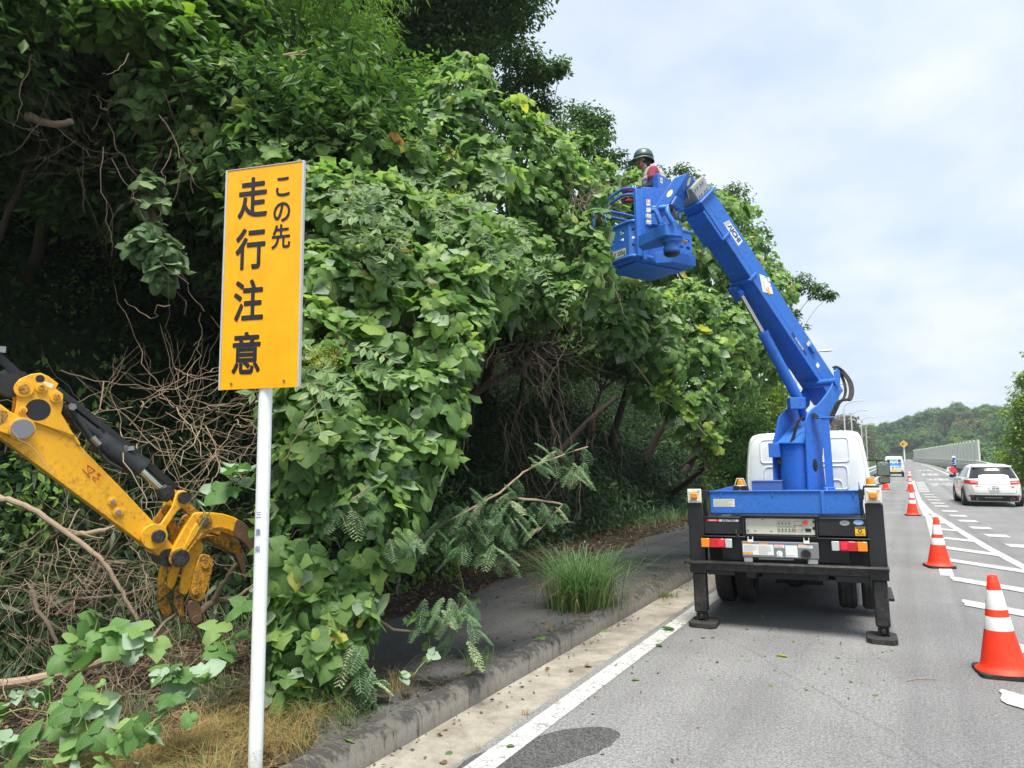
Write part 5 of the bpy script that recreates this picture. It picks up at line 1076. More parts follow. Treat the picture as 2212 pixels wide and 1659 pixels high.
mb=MB(); mb.cyl(E3(-5,205,-.08),E3(50,262,-.08),.06,18); mb.cyl(E3(65,270,-.14),E3(65,270,-.02),.075,20); mb.beam(E3(-200,-70,-.1),E3(120,225,-.1),.07,.05); mb.cyl(E3(120,222,-.15),E3(120,222,-.05),.035,14); mb.build('arm_cylinder_end','black',EX,True)
mb=MB(); mb.box((-.02,-.02,-.02),(.02,.02,.02),None,None); mb.v=[tuple(E3(8,82,-.03)+Vector(v)) for v in mb.v]; mb.build('hose_clamp','steel',EX,True)
# warning decal
mb=MB(); mb.add([E3(*p,.001) for p in ((462,666),(547,752),(512,797),(427,706))],[(0,1,2,3)]); mb.build('warning_decal','stickero',ARM,True,smooth=False)
tri=((458,690),(498,718),(462,735)); mb=MB()
for a,b_ in ((0,1),(1,2),(2,0)): mb.beam(E3(*tri[a],.0025),E3(*tri[b_],.0025),.004,.002)
for a,b_ in (((505,735),(530,742)),((515,728),(522,750)),((508,758),(520,765)),((515,745),(510,760)),((487,750),(505,762)),((487,765),(500,775)),((487,750),(487,765)),((470,712),(472,722)),((432,712),(470,752))): mb.beam(E3(*a,.0025),E3(*b_,.0025),.004,.002)
mb.build('decal_print','ink',ARM,True)
mb=MB(); mb.add([E3(*p,.0215) for p in ((228,252),(278,268),(270,292),(222,272))],[(0,1,2,3)]); mb.build('worn_label','ivory',ARM,True,smooth=False)
mb=MB(); mb.tube([E3(398,925+0*i,.0) if 0 else E3(x,y,.001) for i,(x,y) in enumerate(())] or [E3(700,700,.001),E3(701,701,.001)],.0005,3)
# bucket link
def bone(a,b_,ra,rb,wst,d0,d1,mat='yellow'):
    a=np.array(a,float); b_=np.array(b_,float); d=b_-a; ln=np.linalg.norm(d); d/=ln; n_=np.array([-d[1],d[0]]); pts=[]
    for k in range(9): t=math.pi/2+math.pi*k/8; pts.append(a+d*ra*math.cos(t)+n_*ra*math.sin(t))
    pts+= [a+d*ln*.3-n_*wst,a+d*ln*.7-n_*wst]
    for k in range(9): t=-math.pi/2+math.pi*k/8; pts.append(b_+d*rb*math.cos(t)+n_*rb*math.sin(t))
    pts+= [a+d*ln*.7+n_*wst,a+d*ln*.3+n_*wst]
    return epl('bucket_link',[tuple(p) for p in pts],d0,d1,mat)
bone((948,862),(812,1060),40,42,17,.01,.04); bone((948,862),(812,1060),40,42,17,-T2-.04,-T2-.01)
bone((945,862),(1060,985),40,40,25,-.06,-.03,'yelworn'); bone((905,930),(960,1090),30,35,22,-.16,-.13,'yelworn')
ecy('link_pin',(952,860),22,.04,.07,'blackmetal'); ecy('pin_boss',(800,1062),44,.0,.05,'yellow'); ecy('link_pin',(817,1060),23,.05,.085,'blackmetal')
J1=[(1000,945),(1030,935),(1100,937),(1170,945),(1215,962),(1195,1052),(1150,1033),(1100,1038),(1060,1063),(1010,1108),(960,1170),(945,1198),(905,1203),(880,1165),(900,1120),(960,1010)]
J1=[(1000,945),(1030,935),(1100,937),(1170,945),(1240,972),(1285,1010),(1260,1088),(1210,1056),(1150,1033),(1100,1038),(1060,1063),(1010,1108),(960,1170),(945,1198),(905,1203),(880,1165),(900,1120),(960,1010)]
J2=[(1222,968),(1255,980),(1290,1010),(1320,1060),(1348,1150),(1362,1270),(1345,1275),(1318,1180),(1285,1110),(1240,1075),(1205,1056)]
UJ=epl('grapple_upper_jaw',J1,-.01,.045,'yellow'); epl('jaw_tip',J2,-.013,.048,'rust',UJ)
epl('jaw_rib',[(1010,985),(1035,1000),(1045,1015),(955,1145),(930,1150)],.045,.062,'yellow',UJ,.008); epl('jaw_rib',[(1040,1040),(1100,1012),(1160,1008),(1215,1030),(1208,1040),(1160,1020),(1100,1026),(1045,1055),(960,1165),(952,1158)],.045,.06,'yelworn',UJ,.004)
UJ2=epl('grapple_upper_jaw',[(x+14,y+22) for x,y in J1[:12]]+[(960,1100)],-.30,-.26,'yelworn'); epl('jaw_tip',[(x+0,y+45) for x,y in J2],-.30,-.26,'rust',UJ2); epl('jaw_plate',[(1100,1060),(1180,1070),(1250,1100),(1290,1150),(1230,1160),(1180,1120),(1100,1090)],-.24,-.02,'yelworn',UJ2)
ecy('pin_boss',(1057,980),28,.045,.062,'yelworn',UJ); ecy('jaw_pin',(1057,980),15,.062,.075,'rust',UJ); ecy('pin_boss',(928,1172),36,.045,.06,'yelworn',UJ); ecy('main_pin',(930,1172),30,.06,.09,'blackmetal',UJ); ecy('pin_sleeve',(880,1175),32,-.2,.02,'blackmetal')
def tine(body,tip,d0,d1,bol=()):
    o=epl('grapple_tine',body,d0,d1,'yelworn'); epl('tine_tip',tip,d0+.001,d1-.001,'rust',o)
    for p in bol: ecy('tine_bolt',p,14,d1,d1+.012,'yelworn',o,16)
    return o
epl('tine_arm',[(995,1105),(1068,1085),(1064,1150),(1030,1200),(990,1365),(950,1372),(945,1330)],-.05,.0,'yellow')
epl('tine_arm',[(935,1180),(1000,1120),(955,1280),(930,1345),(905,1350),(895,1320)],-.14,-.09,'yellow'); epl('tine_arm',[(895,1200),(940,1170),(905,1330),(880,1350),(868,1330)],-.24,-.19,'yellow')
tine([(1035,1162),(1060,1152),(1095,1162),(1110,1190),(1106,1240),(1088,1310),(1058,1385),(1040,1410),(985,1390),(1000,1290)],[(985,1390),(1040,1410),(1052,1460),(1052,1545),(1035,1560),(1010,1555),(990,1500),(975,1440)],.0,.035,[(1065,1210),(1015,1350),])
tine([(930,1345),(960,1320),(985,1340),(975,1420),(985,1500),(955,1490),(925,1430)],[(925,1430),(955,1490),(990,1500),(1000,1540),(960,1510)],-.10,-.055)
tine([(880,1340),(905,1330),(925,1350),(920,1420),(940,1480),(925,1500),(880,1500),(862,1430),(862,1360)],[(868,1455),(880,1500),(930,1500),(938,1480),(935,1520),(890,1525)],-.20,-.15)
ecy('tine_bolt',(1018,1495),15,.035,.045,'rust')

# ---------------------------------------------------------------- foliage tools
def leafmat(name,cols,under,trans=.35,veins=True,rough=.5,seed=0,spec=.35,patchiness=.35):
    m=bpy.data.materials.new(name); m.use_nodes=True; t=m.node_tree; t.nodes.clear(); Nn=t.nodes.new; Lk=t.links.new
    o=Nn('ShaderNodeOutputMaterial'); b=Nn('ShaderNodeBsdfPrincipled'); tr=Nn('ShaderNodeBsdfTranslucent'); mx=Nn('ShaderNodeMixShader'); mx.inputs[0].default_value=trans
    Lk(b.outputs[0],mx.inputs[1]); Lk(tr.outputs[0],mx.inputs[2]); Lk(mx.outputs[0],o.inputs[0])
    at_=Nn('ShaderNodeAttribute'); at_.attribute_name='luv'; sp=Nn('ShaderNodeSeparateXYZ'); Lk(at_.outputs['Vector'],sp.inputs[0])
    vc=Nn('ShaderNodeTexCoord'); nz=Nn('ShaderNodeTexNoise'); nz.inputs['Scale'].default_value=1.1; nz.inputs['Detail'].default_value=3; Lk(vc.outputs['Object'],nz.inputs[0])
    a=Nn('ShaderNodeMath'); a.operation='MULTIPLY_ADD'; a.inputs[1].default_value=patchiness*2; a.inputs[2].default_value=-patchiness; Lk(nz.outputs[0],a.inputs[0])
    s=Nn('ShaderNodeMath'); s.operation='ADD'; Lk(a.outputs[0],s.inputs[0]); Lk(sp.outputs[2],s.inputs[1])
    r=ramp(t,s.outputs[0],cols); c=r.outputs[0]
    if veins:
        ab=Nn('ShaderNodeMath'); ab.operation='ABSOLUTE'; Lk(sp.outputs[0],ab.inputs[0])
        v1=Nn('ShaderNodeMath'); v1.operation='MULTIPLY_ADD'; v1.inputs[1].default_value=-.9; Lk(ab.outputs[0],v1.inputs[0]); Lk(sp.outputs[1],v1.inputs[2])
        v2=Nn('ShaderNodeMath'); v2.operation='MULTIPLY'; v2.inputs[1].default_value=6; Lk(v1.outputs[0],v2.inputs[0])
        v3=Nn('ShaderNodeMath'); v3.operation='PINGPONG'; v3.inputs[1].default_value=.5; Lk(v2.outputs[0],v3.inputs[0])
        v4=Nn('ShaderNodeMath'); v4.operation='LESS_THAN'; v4.inputs[1].default_value=.07; Lk(v3.outputs[0],v4.inputs[0])
        v5=Nn('ShaderNodeMath'); v5.operation='LESS_THAN'; v5.inputs[1].default_value=.022; Lk(ab.outputs[0],v5.inputs[0])
        v6=Nn('ShaderNodeMath'); v6.operation='MAXIMUM'; Lk(v4.outputs[0],v6.inputs[0]); Lk(v5.outputs[0],v6.inputs[1])
        v7=Nn('ShaderNodeMath'); v7.operation='MULTIPLY'; v7.inputs[1].default_value=.32; Lk(v6.outputs[0],v7.inputs[0])
        c=mixc(t,v7.outputs[0],c,(.26,.34,.12))
    geo=Nn('ShaderNodeNewGeometry'); cc=mixc(t,geo.outputs['Backfacing'],c,under); Lk(cc,b.inputs['Base Color'])
    hs=Nn('ShaderNodeHueSaturation'); hs.inputs['Value'].default_value=1.5; hs.inputs['Saturation'].default_value=1.15; Lk(c,hs.inputs['Color']); Lk(hs.outputs[0],tr.inputs[0])
    b.inputs['Roughness'].default_value=rough; b.inputs['Specular IOR Level'].default_value=spec
    MT[name]=m; return m
leafmat('kudzu_leaf',[(.0,(.070,.150,.045)),(.25,(.120,.230,.065)),(.5,(.185,.315,.090)),(.75,(.27,.405,.11)),(.92,(.38,.48,.11)),(.985,(.52,.47,.11)),(1.0,(.30,.18,.08))],(.33,.43,.28),.42,rough=.5,spec=.3)
leafmat('kudzu_cut',[(.0,(.06,.14,.04)),(.5,(.13,.26,.08)),(1.0,(.26,.38,.13))],(.34,.46,.32),patchiness=.1,spec=.2)
leafmat('dark_leaf',[(.0,(.034,.078,.024)),(.4,(.068,.145,.036)),(.8,(.12,.22,.05)),(1.0,(.11,.19,.04))],(.07,.12,.05),.3,False,.5,spec=.22)
leafmat('shade_tinted_leaf',[(.0,(.010,.026,.010)),(.4,(.018,.044,.014)),(.85,(.034,.075,.02)),(1.0,(.09,.15,.03))],(.035,.06,.025),.2,False,.6,spec=.12)  # ground cover leaf, shade of the cave and bank put into its dark colour
leafmat('mid_leaf',[(.0,(.07,.14,.035)),(.4,(.13,.24,.055)),(.8,(.20,.34,.07)),(1.0,(.22,.32,.05))],(.13,.20,.07),.4,False,spec=.2)
leafmat('sage_leaf',[(.0,(.09,.16,.07)),(.5,(.17,.26,.12)),(1.0,(.27,.37,.17))],(.26,.34,.2),.3,False,spec=.2)
leafmat('mimosa_leaf',[(.0,(.14,.26,.13)),(.5,(.26,.40,.24)),(.8,(.45,.55,.36)),(1.0,(.75,.72,.55))],(.40,.50,.36),.45,False,spec=.15)
leafmat('bamboo_grass',[(.0,(.010,.028,.012)),(.6,(.022,.055,.02)),(1.0,(.06,.10,.03))],(.05,.08,.05),.2,False)
leafmat('litter_leaf',[(.0,(.055,.036,.024)),(.5,(.11,.072,.046)),(.85,(.22,.13,.07)),(1.0,(.35,.24,.13))],(.16,.1,.06),.1,False,.8)
leafmat('straw',[(.0,(.20,.15,.05)),(.6,(.42,.30,.12)),(1.0,(.55,.42,.2))],(.35,.26,.1),.2,False,.7)
leafmat('green_blade',[(.0,(.04,.11,.03)),(.6,(.10,.22,.06)),(1.0,(.26,.36,.14))],(.13,.22,.09),.3,False)
leafmat('far_leaf',[(.0,(.055,.125,.038)),(.35,(.085,.185,.05)),(.7,(.11,.21,.055)),(1.0,(.17,.27,.07))],(.05,.09,.03),.25,False,.7,patchiness=.5)
leafmat('brown_leaf',[(.0,(.08,.065,.04)),(.5,(.14,.115,.07)),(1.0,(.14,.17,.07))],(.07,.06,.04),.2,False,.7)
leafmat('yellow_green_leaf',[(.0,(.08,.17,.03)),(.5,(.19,.33,.05)),(1.0,(.38,.42,.08))],(.14,.18,.06),.35,False)
leafmat('flower_yellow',[(.0,(.3,.34,.04)),(1.0,(.55,.55,.08))],(.4,.42,.08),.3,False)
MT['bark']=paint('bark',(.05,.038,.028),.9,.6,(.025,.022,.018),9,bmp=.5)
MT['barkpale']=paint('pale_bark',(.33,.25,.17),.85,.6,(.14,.10,.07),9,bmp=.4)
MT['twig']=paint('dry_vine',(.13,.095,.07),.9,.5,(.09,.07,.05),9)
MT['greenstem']=paint('green_vine_stem',(.22,.28,.08),.7,.3,(.2,.18,.08),9)

TPL_K=(np.array([(0,0,0),(0,.34,.03),(0,.68,.03),(0,1.08,-.12),(.24,-.10,-.03),(.46,.06,-.10),(.57,.34,-.18),(.36,.60,-.12),(.15,.84,-.09),(-.24,-.10,-.03),(-.46,.06,-.10),(-.57,.34,-.18),(-.36,.60,-.12),(-.15,.84,-.09)]),
       np.array([(0,4,5,1),(1,5,6,7),(1,7,8,2),(2,8,3,3),(0,1,10,9),(1,12,11,10),(1,2,13,12),(2,3,13,13)]))
ROUND=np.array([(0,0,0),(0,.34,.04),(0,.68,.03),(0,1.0,-.22),(.26,-.10,-.03),(.48,.10,-.05),(.54,.38,-.16),(.44,.64,-.20),(.24,.86,-.20),(-.26,-.10,-.03),(-.48,.10,-.05),(-.54,.38,-.08),(-.44,.64,-.10),(-.24,.86,-.16)])
TPL_K=(TPL_K[0],np.array([(0,4,5,1),(1,5,6,7),(1,7,8,2),(0,1,10,9),(12,11,10,1),(13,12,1,2),(2,8,3,13)]))
TPL_L=(np.array([(0,0,0),(0,.5,.02),(0,1,-.10),(.24,.30,-.06),(.17,.72,-.09),(-.24,.30,-.06),(-.17,.72,-.09)]),np.array([(0,3,4,1),(1,4,4,2)]))
TPL_L=(np.array([(0,0,0),(0,1,-.10),(.25,.42,-.07),(-.25,.42,-.07),(0,.48,.03)]),np.array([(0,2,1,4),(0,4,1,3)]))
TPL_LONG=(np.array([(0,0,0),(0,.5,.05),(0,1,-.25),(.09,.3,.0),(.07,.7,-.06),(-.09,.3,.0),(-.07,.7,-.06)]),np.array([(0,3,4,1),(1,4,2,2)]))
TPL_LONG=(np.array([(0,0,0),(.07,.3,.02),(.06,.65,-.04),(0,1,-.22),(-.07,.3,.02),(-.06,.65,-.04)]),np.array([(0,1,2,5),(0,5,4,4)]))
TPL_LONG=(np.array([(-.02,0,0),(.02,0,0),(.075,.4,.03),(-.075,.4,.03),(.045,.75,-.06),(-.045,.75,-.06),(.005,1,-.22),(-.005,1,-.22)]),np.array([(0,1,2,3),(3,2,4,5),(5,4,6,7)]))
TPL_Q=(np.array([(-.10,0,0),(.10,0,0),(.10,1,0),(-.10,1,0)]),np.array([(0,1,2,3)]))
def unit(a): return a/np.maximum(1e-9,np.linalg.norm(a,axis=1,keepdims=True))
def leafmesh(name,P,Nn,Tip,S,tpl,mat,parent=None,rand=None,curl=1.0,wid=None):
    n=len(P); V0,Q=tpl; k=len(V0); Nn=unit(Nn); Tip=Tip-Nn*np.sum(Tip*Nn,axis=1,keepdims=True); Tip=unit(Tip); X=np.cross(Tip,Nn)
    cz=rng.uniform(.2,2.2,n)*curl; wd=rng.uniform(.8,1.15,n) if wid is None else wid
    W0=np.repeat(V0[None],n,axis=0)
    if k==14: tt=rng.random(n)[:,None,None]**.8; W0=W0*(1-tt)+ROUND[None]*tt
    V=P[:,None,:]+S[:,None,None]*(W0[:,:,0,None]*wd[:,None,None]*X[:,None,:]+W0[:,:,1,None]*Tip[:,None,:]+W0[:,:,2,None]*cz[:,None,None]*Nn[:,None,:])
    if k>8: V+=rng.normal(0,.024,V.shape)*S[:,None,None]
    if parent is not None:
        inv=np.array(wmat(parent).inverted()); V=V@inv[:3,:3].T+inv[:3,3]
    V=V.reshape(-1,3); F=(Q[None]+np.arange(n)[:,None,None]*k).reshape(-1,4)
    me=bpy.data.meshes.new(name); me.vertices.add(len(V)); me.vertices.foreach_set('co',V.astype(np.float32).ravel())
    me.loops.add(len(F)*4); me.loops.foreach_set('vertex_index',F.astype(np.int32).ravel())
    me.polygons.add(len(F)); me.polygons.foreach_set('loop_start',np.arange(0,len(F)*4,4,dtype=np.int32)); me.polygons.foreach_set('use_smooth',np.ones(len(F),bool))
    me.update(calc_edges=True)
    rnd=rng.beta(2,2,n) if rand is None else rand
    A_=me.attributes.new('luv','FLOAT_VECTOR','POINT'); L_=np.zeros((n,k,3)); L_[:,:,0]=V0[None,:,0]; L_[:,:,1]=V0[None,:,1]; L_[:,:,2]=rnd[:,None]; A_.data.foreach_set('vector',L_.astype(np.float32).ravel())
    me.materials.append(MT[mat]); o=bpy.data.objects.new(name,me); COL.objects.link(o)
    if parent is not None: o.parent=parent
    return o
DOWN=np.array([0,0,-1.])
def vnoise(P,s,seed=0):
    """cheap smooth noise"""
    a=np.sin(P[:,0]*s*1.7+seed)+np.sin(P[:,1]*s*2.1+seed*1.3+P[:,2]*s)+np.sin(P[:,2]*s*1.9+seed*2.1+P[:,0]*s*.7); return a/3
def shell(blobs,per_m2,jit=(.80,1.06),cull=-.45,inside=.78,low=None):
    C_=np.array([b[0] for b in blobs]); R_=np.array([b[1] for b in blobs]); Ps=[];Ns=[]
    for i,(c,r_) in enumerate(blobs):
        n=max(4,int(4*math.pi*r_*r_*per_m2)); d=unit(rng.normal(size=(n,3))); rad=r_*rng.uniform(*jit,n)*(1+.16*vnoise(d*r_*3+c,1.6,i))
        p=c+d*rad[:,None]; toC=unit(CAMP-p); k=(np.sum(d*toC,axis=1)>cull)
        for j in range(len(blobs)):
            if j!=i and np.linalg.norm(C_[j]-c)<R_[j]+r_: k&=np.linalg.norm(p-C_[j],axis=1)>R_[j]*inside
        Ps.append(p[k]); Ns.append(d[k])
    return np.concatenate(Ps),np.concatenate(Ns)
def tri_leaves(P,N_,size):
    """clusters of three broad leaflets, hanging tips down"""
    n=len(P); nr=unit(N_*.85+np.array([0,0,.45])+rng.normal(0,.42,(n,3))); tip=unit(DOWN[None]*.9+N_*.35+rng.normal(0,.45,(n,3))); tip=unit(tip-nr*np.sum(tip*nr,axis=1,keepdims=True)); x=np.cross(tip,nr)
    s=size*rng.choice([.35,.5,.7,.85,1,1.15,1.35],n)*rng.uniform(.85,1.1,n); PP=[];NN=[];TT=[];SS=[];RR=[]; rd=np.clip(rng.beta(1.5,2.0,n)*.9+.10*(N_[:,2]+.3),0,1)  # rd: upward-facing clusters get lighter tones, top light put into the colour
    for ang,sc in ((0,1),(1.25,.85),(-1.25,.85)):
        t=tip*math.cos(ang)+x*math.sin(ang); PP.append(P+t*s[:,None]*(.30 if ang==0 else .04)); TT.append(t); NN.append(unit(nr+t*(-.18 if ang else 0)+rng.normal(0,.16,(n,3)))); SS.append(s*sc); RR.append(np.clip(rd+rng.normal(0,.07,n),0,1))
    return [np.concatenate(a) for a in (PP,NN,TT,SS,RR)]
def pxblobs(L_): return [(at(x,y,D),r_) for x,y,D,r_ in L_]
def crooked(a,b_,n=8,amp=.06,sag=0.):
    a=Vector(a); b_=Vector(b_); ln=(b_-a).length; P=[]
    o=Vector((0,0,0))
    for i in range(n+1):
        t=i/n; o=o*.75+Vector(tuple(rng.normal(0,amp*ln,3)))*.35; P.append(a+(b_-a)*t+o*math.sin(math.pi*t)**.5-Vector((0,0,sag*ln*4*t*(1-t))))
    return P
# ---------------------------------------------------------------- kudzu masses
def kudzu(label,L_,size=.15,dens=55,ground=None,mat='kudzu_leaf',extra=None,thin=.0,strands=6,cat='vine'):
    strands=int(strands*2.2)
    size*=.80; dens*=1.5
    bl=pxblobs(L_); P,N_=shell(bl,dens)
    keep=vnoise(P,2.4,len(L_))>-.62+thin; P,N_=P[keep],N_[keep]; up_=rng.random(len(P))<np.clip(.55+N_[:,2]*.6,.25,1); P,N_=P[up_],N_[up_]
    low=min(bl,key=lambda b_:b_[0][2])[0]; gz_=gh(low[0],low[1]) if low[2]>1.2 else .1
    e=empty('kudzu_vine',(float(low[0]),float(low[1]),max(.1,float(gz_))),0,label,cat,'kudzu vines over the roadside bank')
    a=tri_leaves(P,N_,size); fz=np.where(rng.random(len(a[0]))<.13,-1.,1.)[:,None]; leafmesh('leaves',a[0],a[1]*fz,a[2],a[3],TPL_K,mat,e,a[4])
    fl_=rng.random(len(a[0]))<.09; 
    P3,N3=shell(bl,dens*1.1,(.85,1.08)); k3=rng.random(len(P3))<.5; P3,N3=P3[k3],N3[k3]; m3=len(P3)
    leafmesh('small_leaves',P3,unit(N3*.7+np.array([0,0,.5])+rng.normal(0,.5,(m3,3))),unit(DOWN+rng.normal(0,.6,(m3,3))),size*.55*rng.uniform(.5,1.2,m3),TPL_L,'mid_leaf',e)
    P2,N2=shell(bl,dens*.5,(.5,.8)); a=tri_leaves(P2,N2,size*1.05); leafmesh('inner_leaves',a[0],a[1],a[2],a[3],TPL_K,mat,e,a[4]*.5)  # deeper leaves take darker tones, inner shade put into their colour
    mb=MB()
    for i in range(len(bl)-1):
        c0,c1=bl[i][0],bl[i+1][0]
        if np.linalg.norm(c0-c1)<3*max(bl[i][1],bl[i+1][1]): mb.tube(crooked(c0,c1,7,.08),[.016-.0015*k for k in range(8)],5,False)
    for k in range(strands):
        c,r_=bl[int(rng.integers(len(bl)))]; d=unit(rng.normal(size=(1,3))+np.array([[CR[0]*0,0,.2]])+(CAMP-c)[None]/np.linalg.norm(CAMP-c)*.8)[0]; p=c+d*r_
        q=p+np.array([rng.normal(0,.12),rng.normal(0,.12),-rng.uniform(.2,.55)]); mb.tube(crooked(p,q,7,.12),[.006]*8,4,False)
    mb.tube(crooked(bl[0][0],(bl[0][0]*.5+low*.5),6,.08),.02,5,False)
    mb.build('vine_stem','twig',e,True); return e
kudzu('leafy kudzu curtain hanging to the ground right behind the white sign pole',[(690,880,5.7,.42),(800,880,6.0,.48),(900,870,6.15,.42),(955,770,6.4,.32),(700,1000,5.5,.42),(800,1000,5.8,.43),(895,990,6.0,.33),(950,950,6.25,.22),(680,1120,5.4,.38),(775,1120,5.5,.40),(850,1080,5.8,.28),(655,1230,5.15,.34),(735,1225,5.3,.34),(800,1180,5.5,.26),(665,1330,5.0,.28),(735,1330,5.1,.28),(650,1420,4.85,.25),(715,1415,4.95,.26),(625,1500,4.75,.17),(700,1490,4.85,.18)],.155,75,strands=14)
kudzu('broad kudzu wall level with the sign board and to its right',[(700,500,6.9,.6),(820,520,7.2,.65),(940,540,7.5,.6),(700,640,6.4,.5),(820,650,6.7,.6),(940,650,7.1,.58),(1035,620,7.7,.48),(700,760,6.1,.45),(810,760,6.3,.5),(910,740,6.5,.48),(985,700,6.9,.33),(620,700,6.8,.4)],.155,62,strands=16)
kudzu('kudzu ridge sloping over the dark hollow above the sign board',[(300,240,7.7,.25),(340,200,7.7,.35),(420,230,7.9,.5),(520,255,8.1,.6),(620,275,8.3,.62),(720,320,8.4,.68),(440,330,7.6,.3),(560,345,7.7,.5),(660,400,7.6,.55),(790,400,8.0,.75),(860,330,8.6,.5)],.16,58,strands=12)
kudzu('short kudzu strand with drooping leaves left of the sign board',[(325,400,7.3,.12),(332,450,7.25,.12),(330,500,7.2,.14),(345,545,7.2,.17),(300,530,7.2,.12),(355,590,7.2,.12)],.15,95,mat='sage_leaf',strands=3)
kudzu('tall pointed kudzu hump rising highest in the middle',[(1000,150,9.7,.22),(1000,200,9.6,.42),(995,270,9.5,.68),(930,335,9.2,.68),(1070,335,9.8,.78),(1150,380,10.2,.68),(1000,430,9.3,.85),(1110,460,9.8,.75),(880,440,8.8,.62),(1190,360,10.6,.45)],.16,52,strands=10)
kudzu('kudzu slope between the pointed hump and the raised basket',[(1230,430,10.9,.6),(1290,450,11.2,.42),(1190,540,10.2,.65),(1100,570,9.2,.55),(1260,550,10.6,.5),(1180,640,9.8,.45),(1100,650,8.9,.36),(1040,560,8.4,.55),(1240,640,10.0,.4),(1290,385,11.8,.35),(1240,330,11.5,.3),(1275,590,8.7,.22),(1290,560,8.75,.14),(1270,520,8.8,.2),(1290,480,8.75,.16),(1300,435,8.95,.12),(1290,540,8.6,.17),(1312,500,8.7,.07),(1255,640,8.7,.25),(1320,615,8.6,.09),(1300,590,8.6,.12)],.155,56,strands=12)
kudzu('hanging kudzu mass below the raised basket with drooping ends',[(1330,650,10.6,.5),(1400,700,11,.55),(1480,680,11.8,.6),(1420,780,10.8,.5),(1500,780,11.5,.58),(1350,730,10.3,.36),(1480,860,11.2,.42),(1400,850,10.8,.3),(1560,720,12.5,.65),(1580,820,12.5,.48),(1540,890,11.8,.32),(1500,940,11.5,.2),(1320,700,10,.3),(1260,690,9.8,.26),(1540,940,11.5,.16)],.15,56,strands=18,thin=.05)
kudzu('pale green kudzu heap behind the blue boom',[(1560,600,14,.8),(1630,650,15,.85),(1500,570,13.5,.8),(1610,740,14.5,.75),(1650,800,15.5,.5),(1440,540,13,.6),(1530,480,15,.7),(1590,530,16,.8),(1650,600,16.5,.5),(1370,430,13,.5),(1420,450,13.5,.5)],.17,38,strands=6)
# ---------------------------------------------------------------- roadside trees
def tree(label,base,L_,leaf=.11,dens=70,mat='dark_leaf',tpl=TPL_L,name='broadleaf_tree',clump=.30,group='trees on the bank',r_trunk=.14,hang=.5,nclump=1.0,cat='tree'):
    bl=pxblobs(L_); base=np.array(base,float); e=empty(name,tuple(base),0,label,cat,group)
    Ps=[];Ns=[]
    for c,r_ in bl:
        k=max(9,int(nclump*22*(r_/.8)**2)); d=unit(rng.normal(size=(k,3))); cc=c+d*(r_*rng.uniform(.45,1.0,k))[:,None]
        cr=r_*clump*rng.uniform(.7,1.4,k)+.16
        for q,rr in zip(cc,cr):
            n=int(dens*4*rr*rr*3.0*.6)+10; dd=unit(rng.normal(size=(n,3))); dd[:,2]=dd[:,2]*.6+.15; Ps.append(q+dd*(rr*rng.uniform(.3,1.05,n))[:,None]); Ns.append(dd)
    P=np.concatenate(Ps); N_=np.concatenate(Ns); n=len(P)
    nr=unit(N_*.5+np.array([0,0,.7])+rng.normal(0,.4,(n,3))); tip=unit(N_*.5+DOWN*hang+rng.normal(0,.5,(n,3)))
    leafmesh('crown',P,nr,tip,leaf*rng.uniform(.65,1.25,n),tpl,mat,e)
    mb=MB(); cen=np.mean([b_[0] for b_ in bl],axis=0); fork=base*.45+cen*.55; fork[2]=base[2]+(cen[2]-base[2])*.5
    mb.tube(crooked(base-np.array([0,0,.5]),fork,8,.03),[r_trunk*(1-.06*k) for k in range(9)],9); mb.build('trunk','bark',e,True)
    mb=MB()
    for c,r_ in bl: 
        q_=min(1,r_/.7); mb.tube(crooked(fork,c,8,.05),[r_trunk*.42*q_*(1-.085*k) for k in range(9)],6)
        for j in range(4): d=unit(rng.normal(size=(1,3)))[0]; mb.tube(crooked(c-d*.1,c+d*r_*.7,5,.08),[.018*q_*(1-.15*k) for k in range(6)],4,False)
    mb.build('limbs','bark',e,True); return e
def B(x,y): return (x,y,gh(x,y))
tree('tall dark tree at the top centre against the sky',B(-10.5,12.5),[(960,40,15,1.45),(830,60,14.5,1.4),(1030,60,16,.95),(900,150,14.8,.9),(1000,-70,15,1.9),(770,-60,14,1.9),(1045,120,15.5,.6),(880,250,13,.6)],.12,75,r_trunk=.2,nclump=.62)
tree('dark tree with a twig end poking into the sky right of the top tree',B(-9.5,15.5),[(1120,150,17,.75),(1165,145,17,.45),(1210,150,17,.26),(1110,235,17,.8),(1165,225,17.5,.5),(1060,210,16.5,.6)],.12,80)
tree('dark rounded tree left of the green helmet',B(-8.6,17.5),[(1250,275,19,.75),(1295,285,19,.42),(1285,335,18.5,.55),(1215,300,18,.6),(1325,345,19,.3)],.12,80)
tree('low dark tree behind the green helmet and boom tip',B(-8.2,21),[(1365,385,20,.45),(1420,390,21,.42),(1480,380,22,.45),(1520,430,22,.6),(1455,430,21,.6)],.12,75)
tree('dark tree behind the upper half of the boom',B(-7.8,22.5),[(1570,450,23,.75),(1605,480,23.5,.5),(1590,535,23,.8),(1640,570,24,.65),(1655,620,24,.5)],.12,70)
tree('tree with a long leafy branch stretching right of the boom',B(-7.2,24.5),[(1690,615,25,.4),(1730,618,25,.36),(1765,628,25,.28),(1793,640,25,.16),(1690,670,25,.5),(1715,712,26,.42),(1670,740,25,.8),(1700,690,25.5,.4)],.13,75)
tree('fine leaved tree with yellowish drooping leaves above the ridge',B(-8.6,8.0),[(560,60,10,.75),(670,90,10.4,.8),(770,130,10.8,.7),(620,-60,10,1.1),(760,10,11,.9),(500,10,9.5,.6),(700,180,10.2,.5)],.14,60,'mid_leaf',TPL_LONG,hang=1.3,r_trunk=.12,nclump=.8)
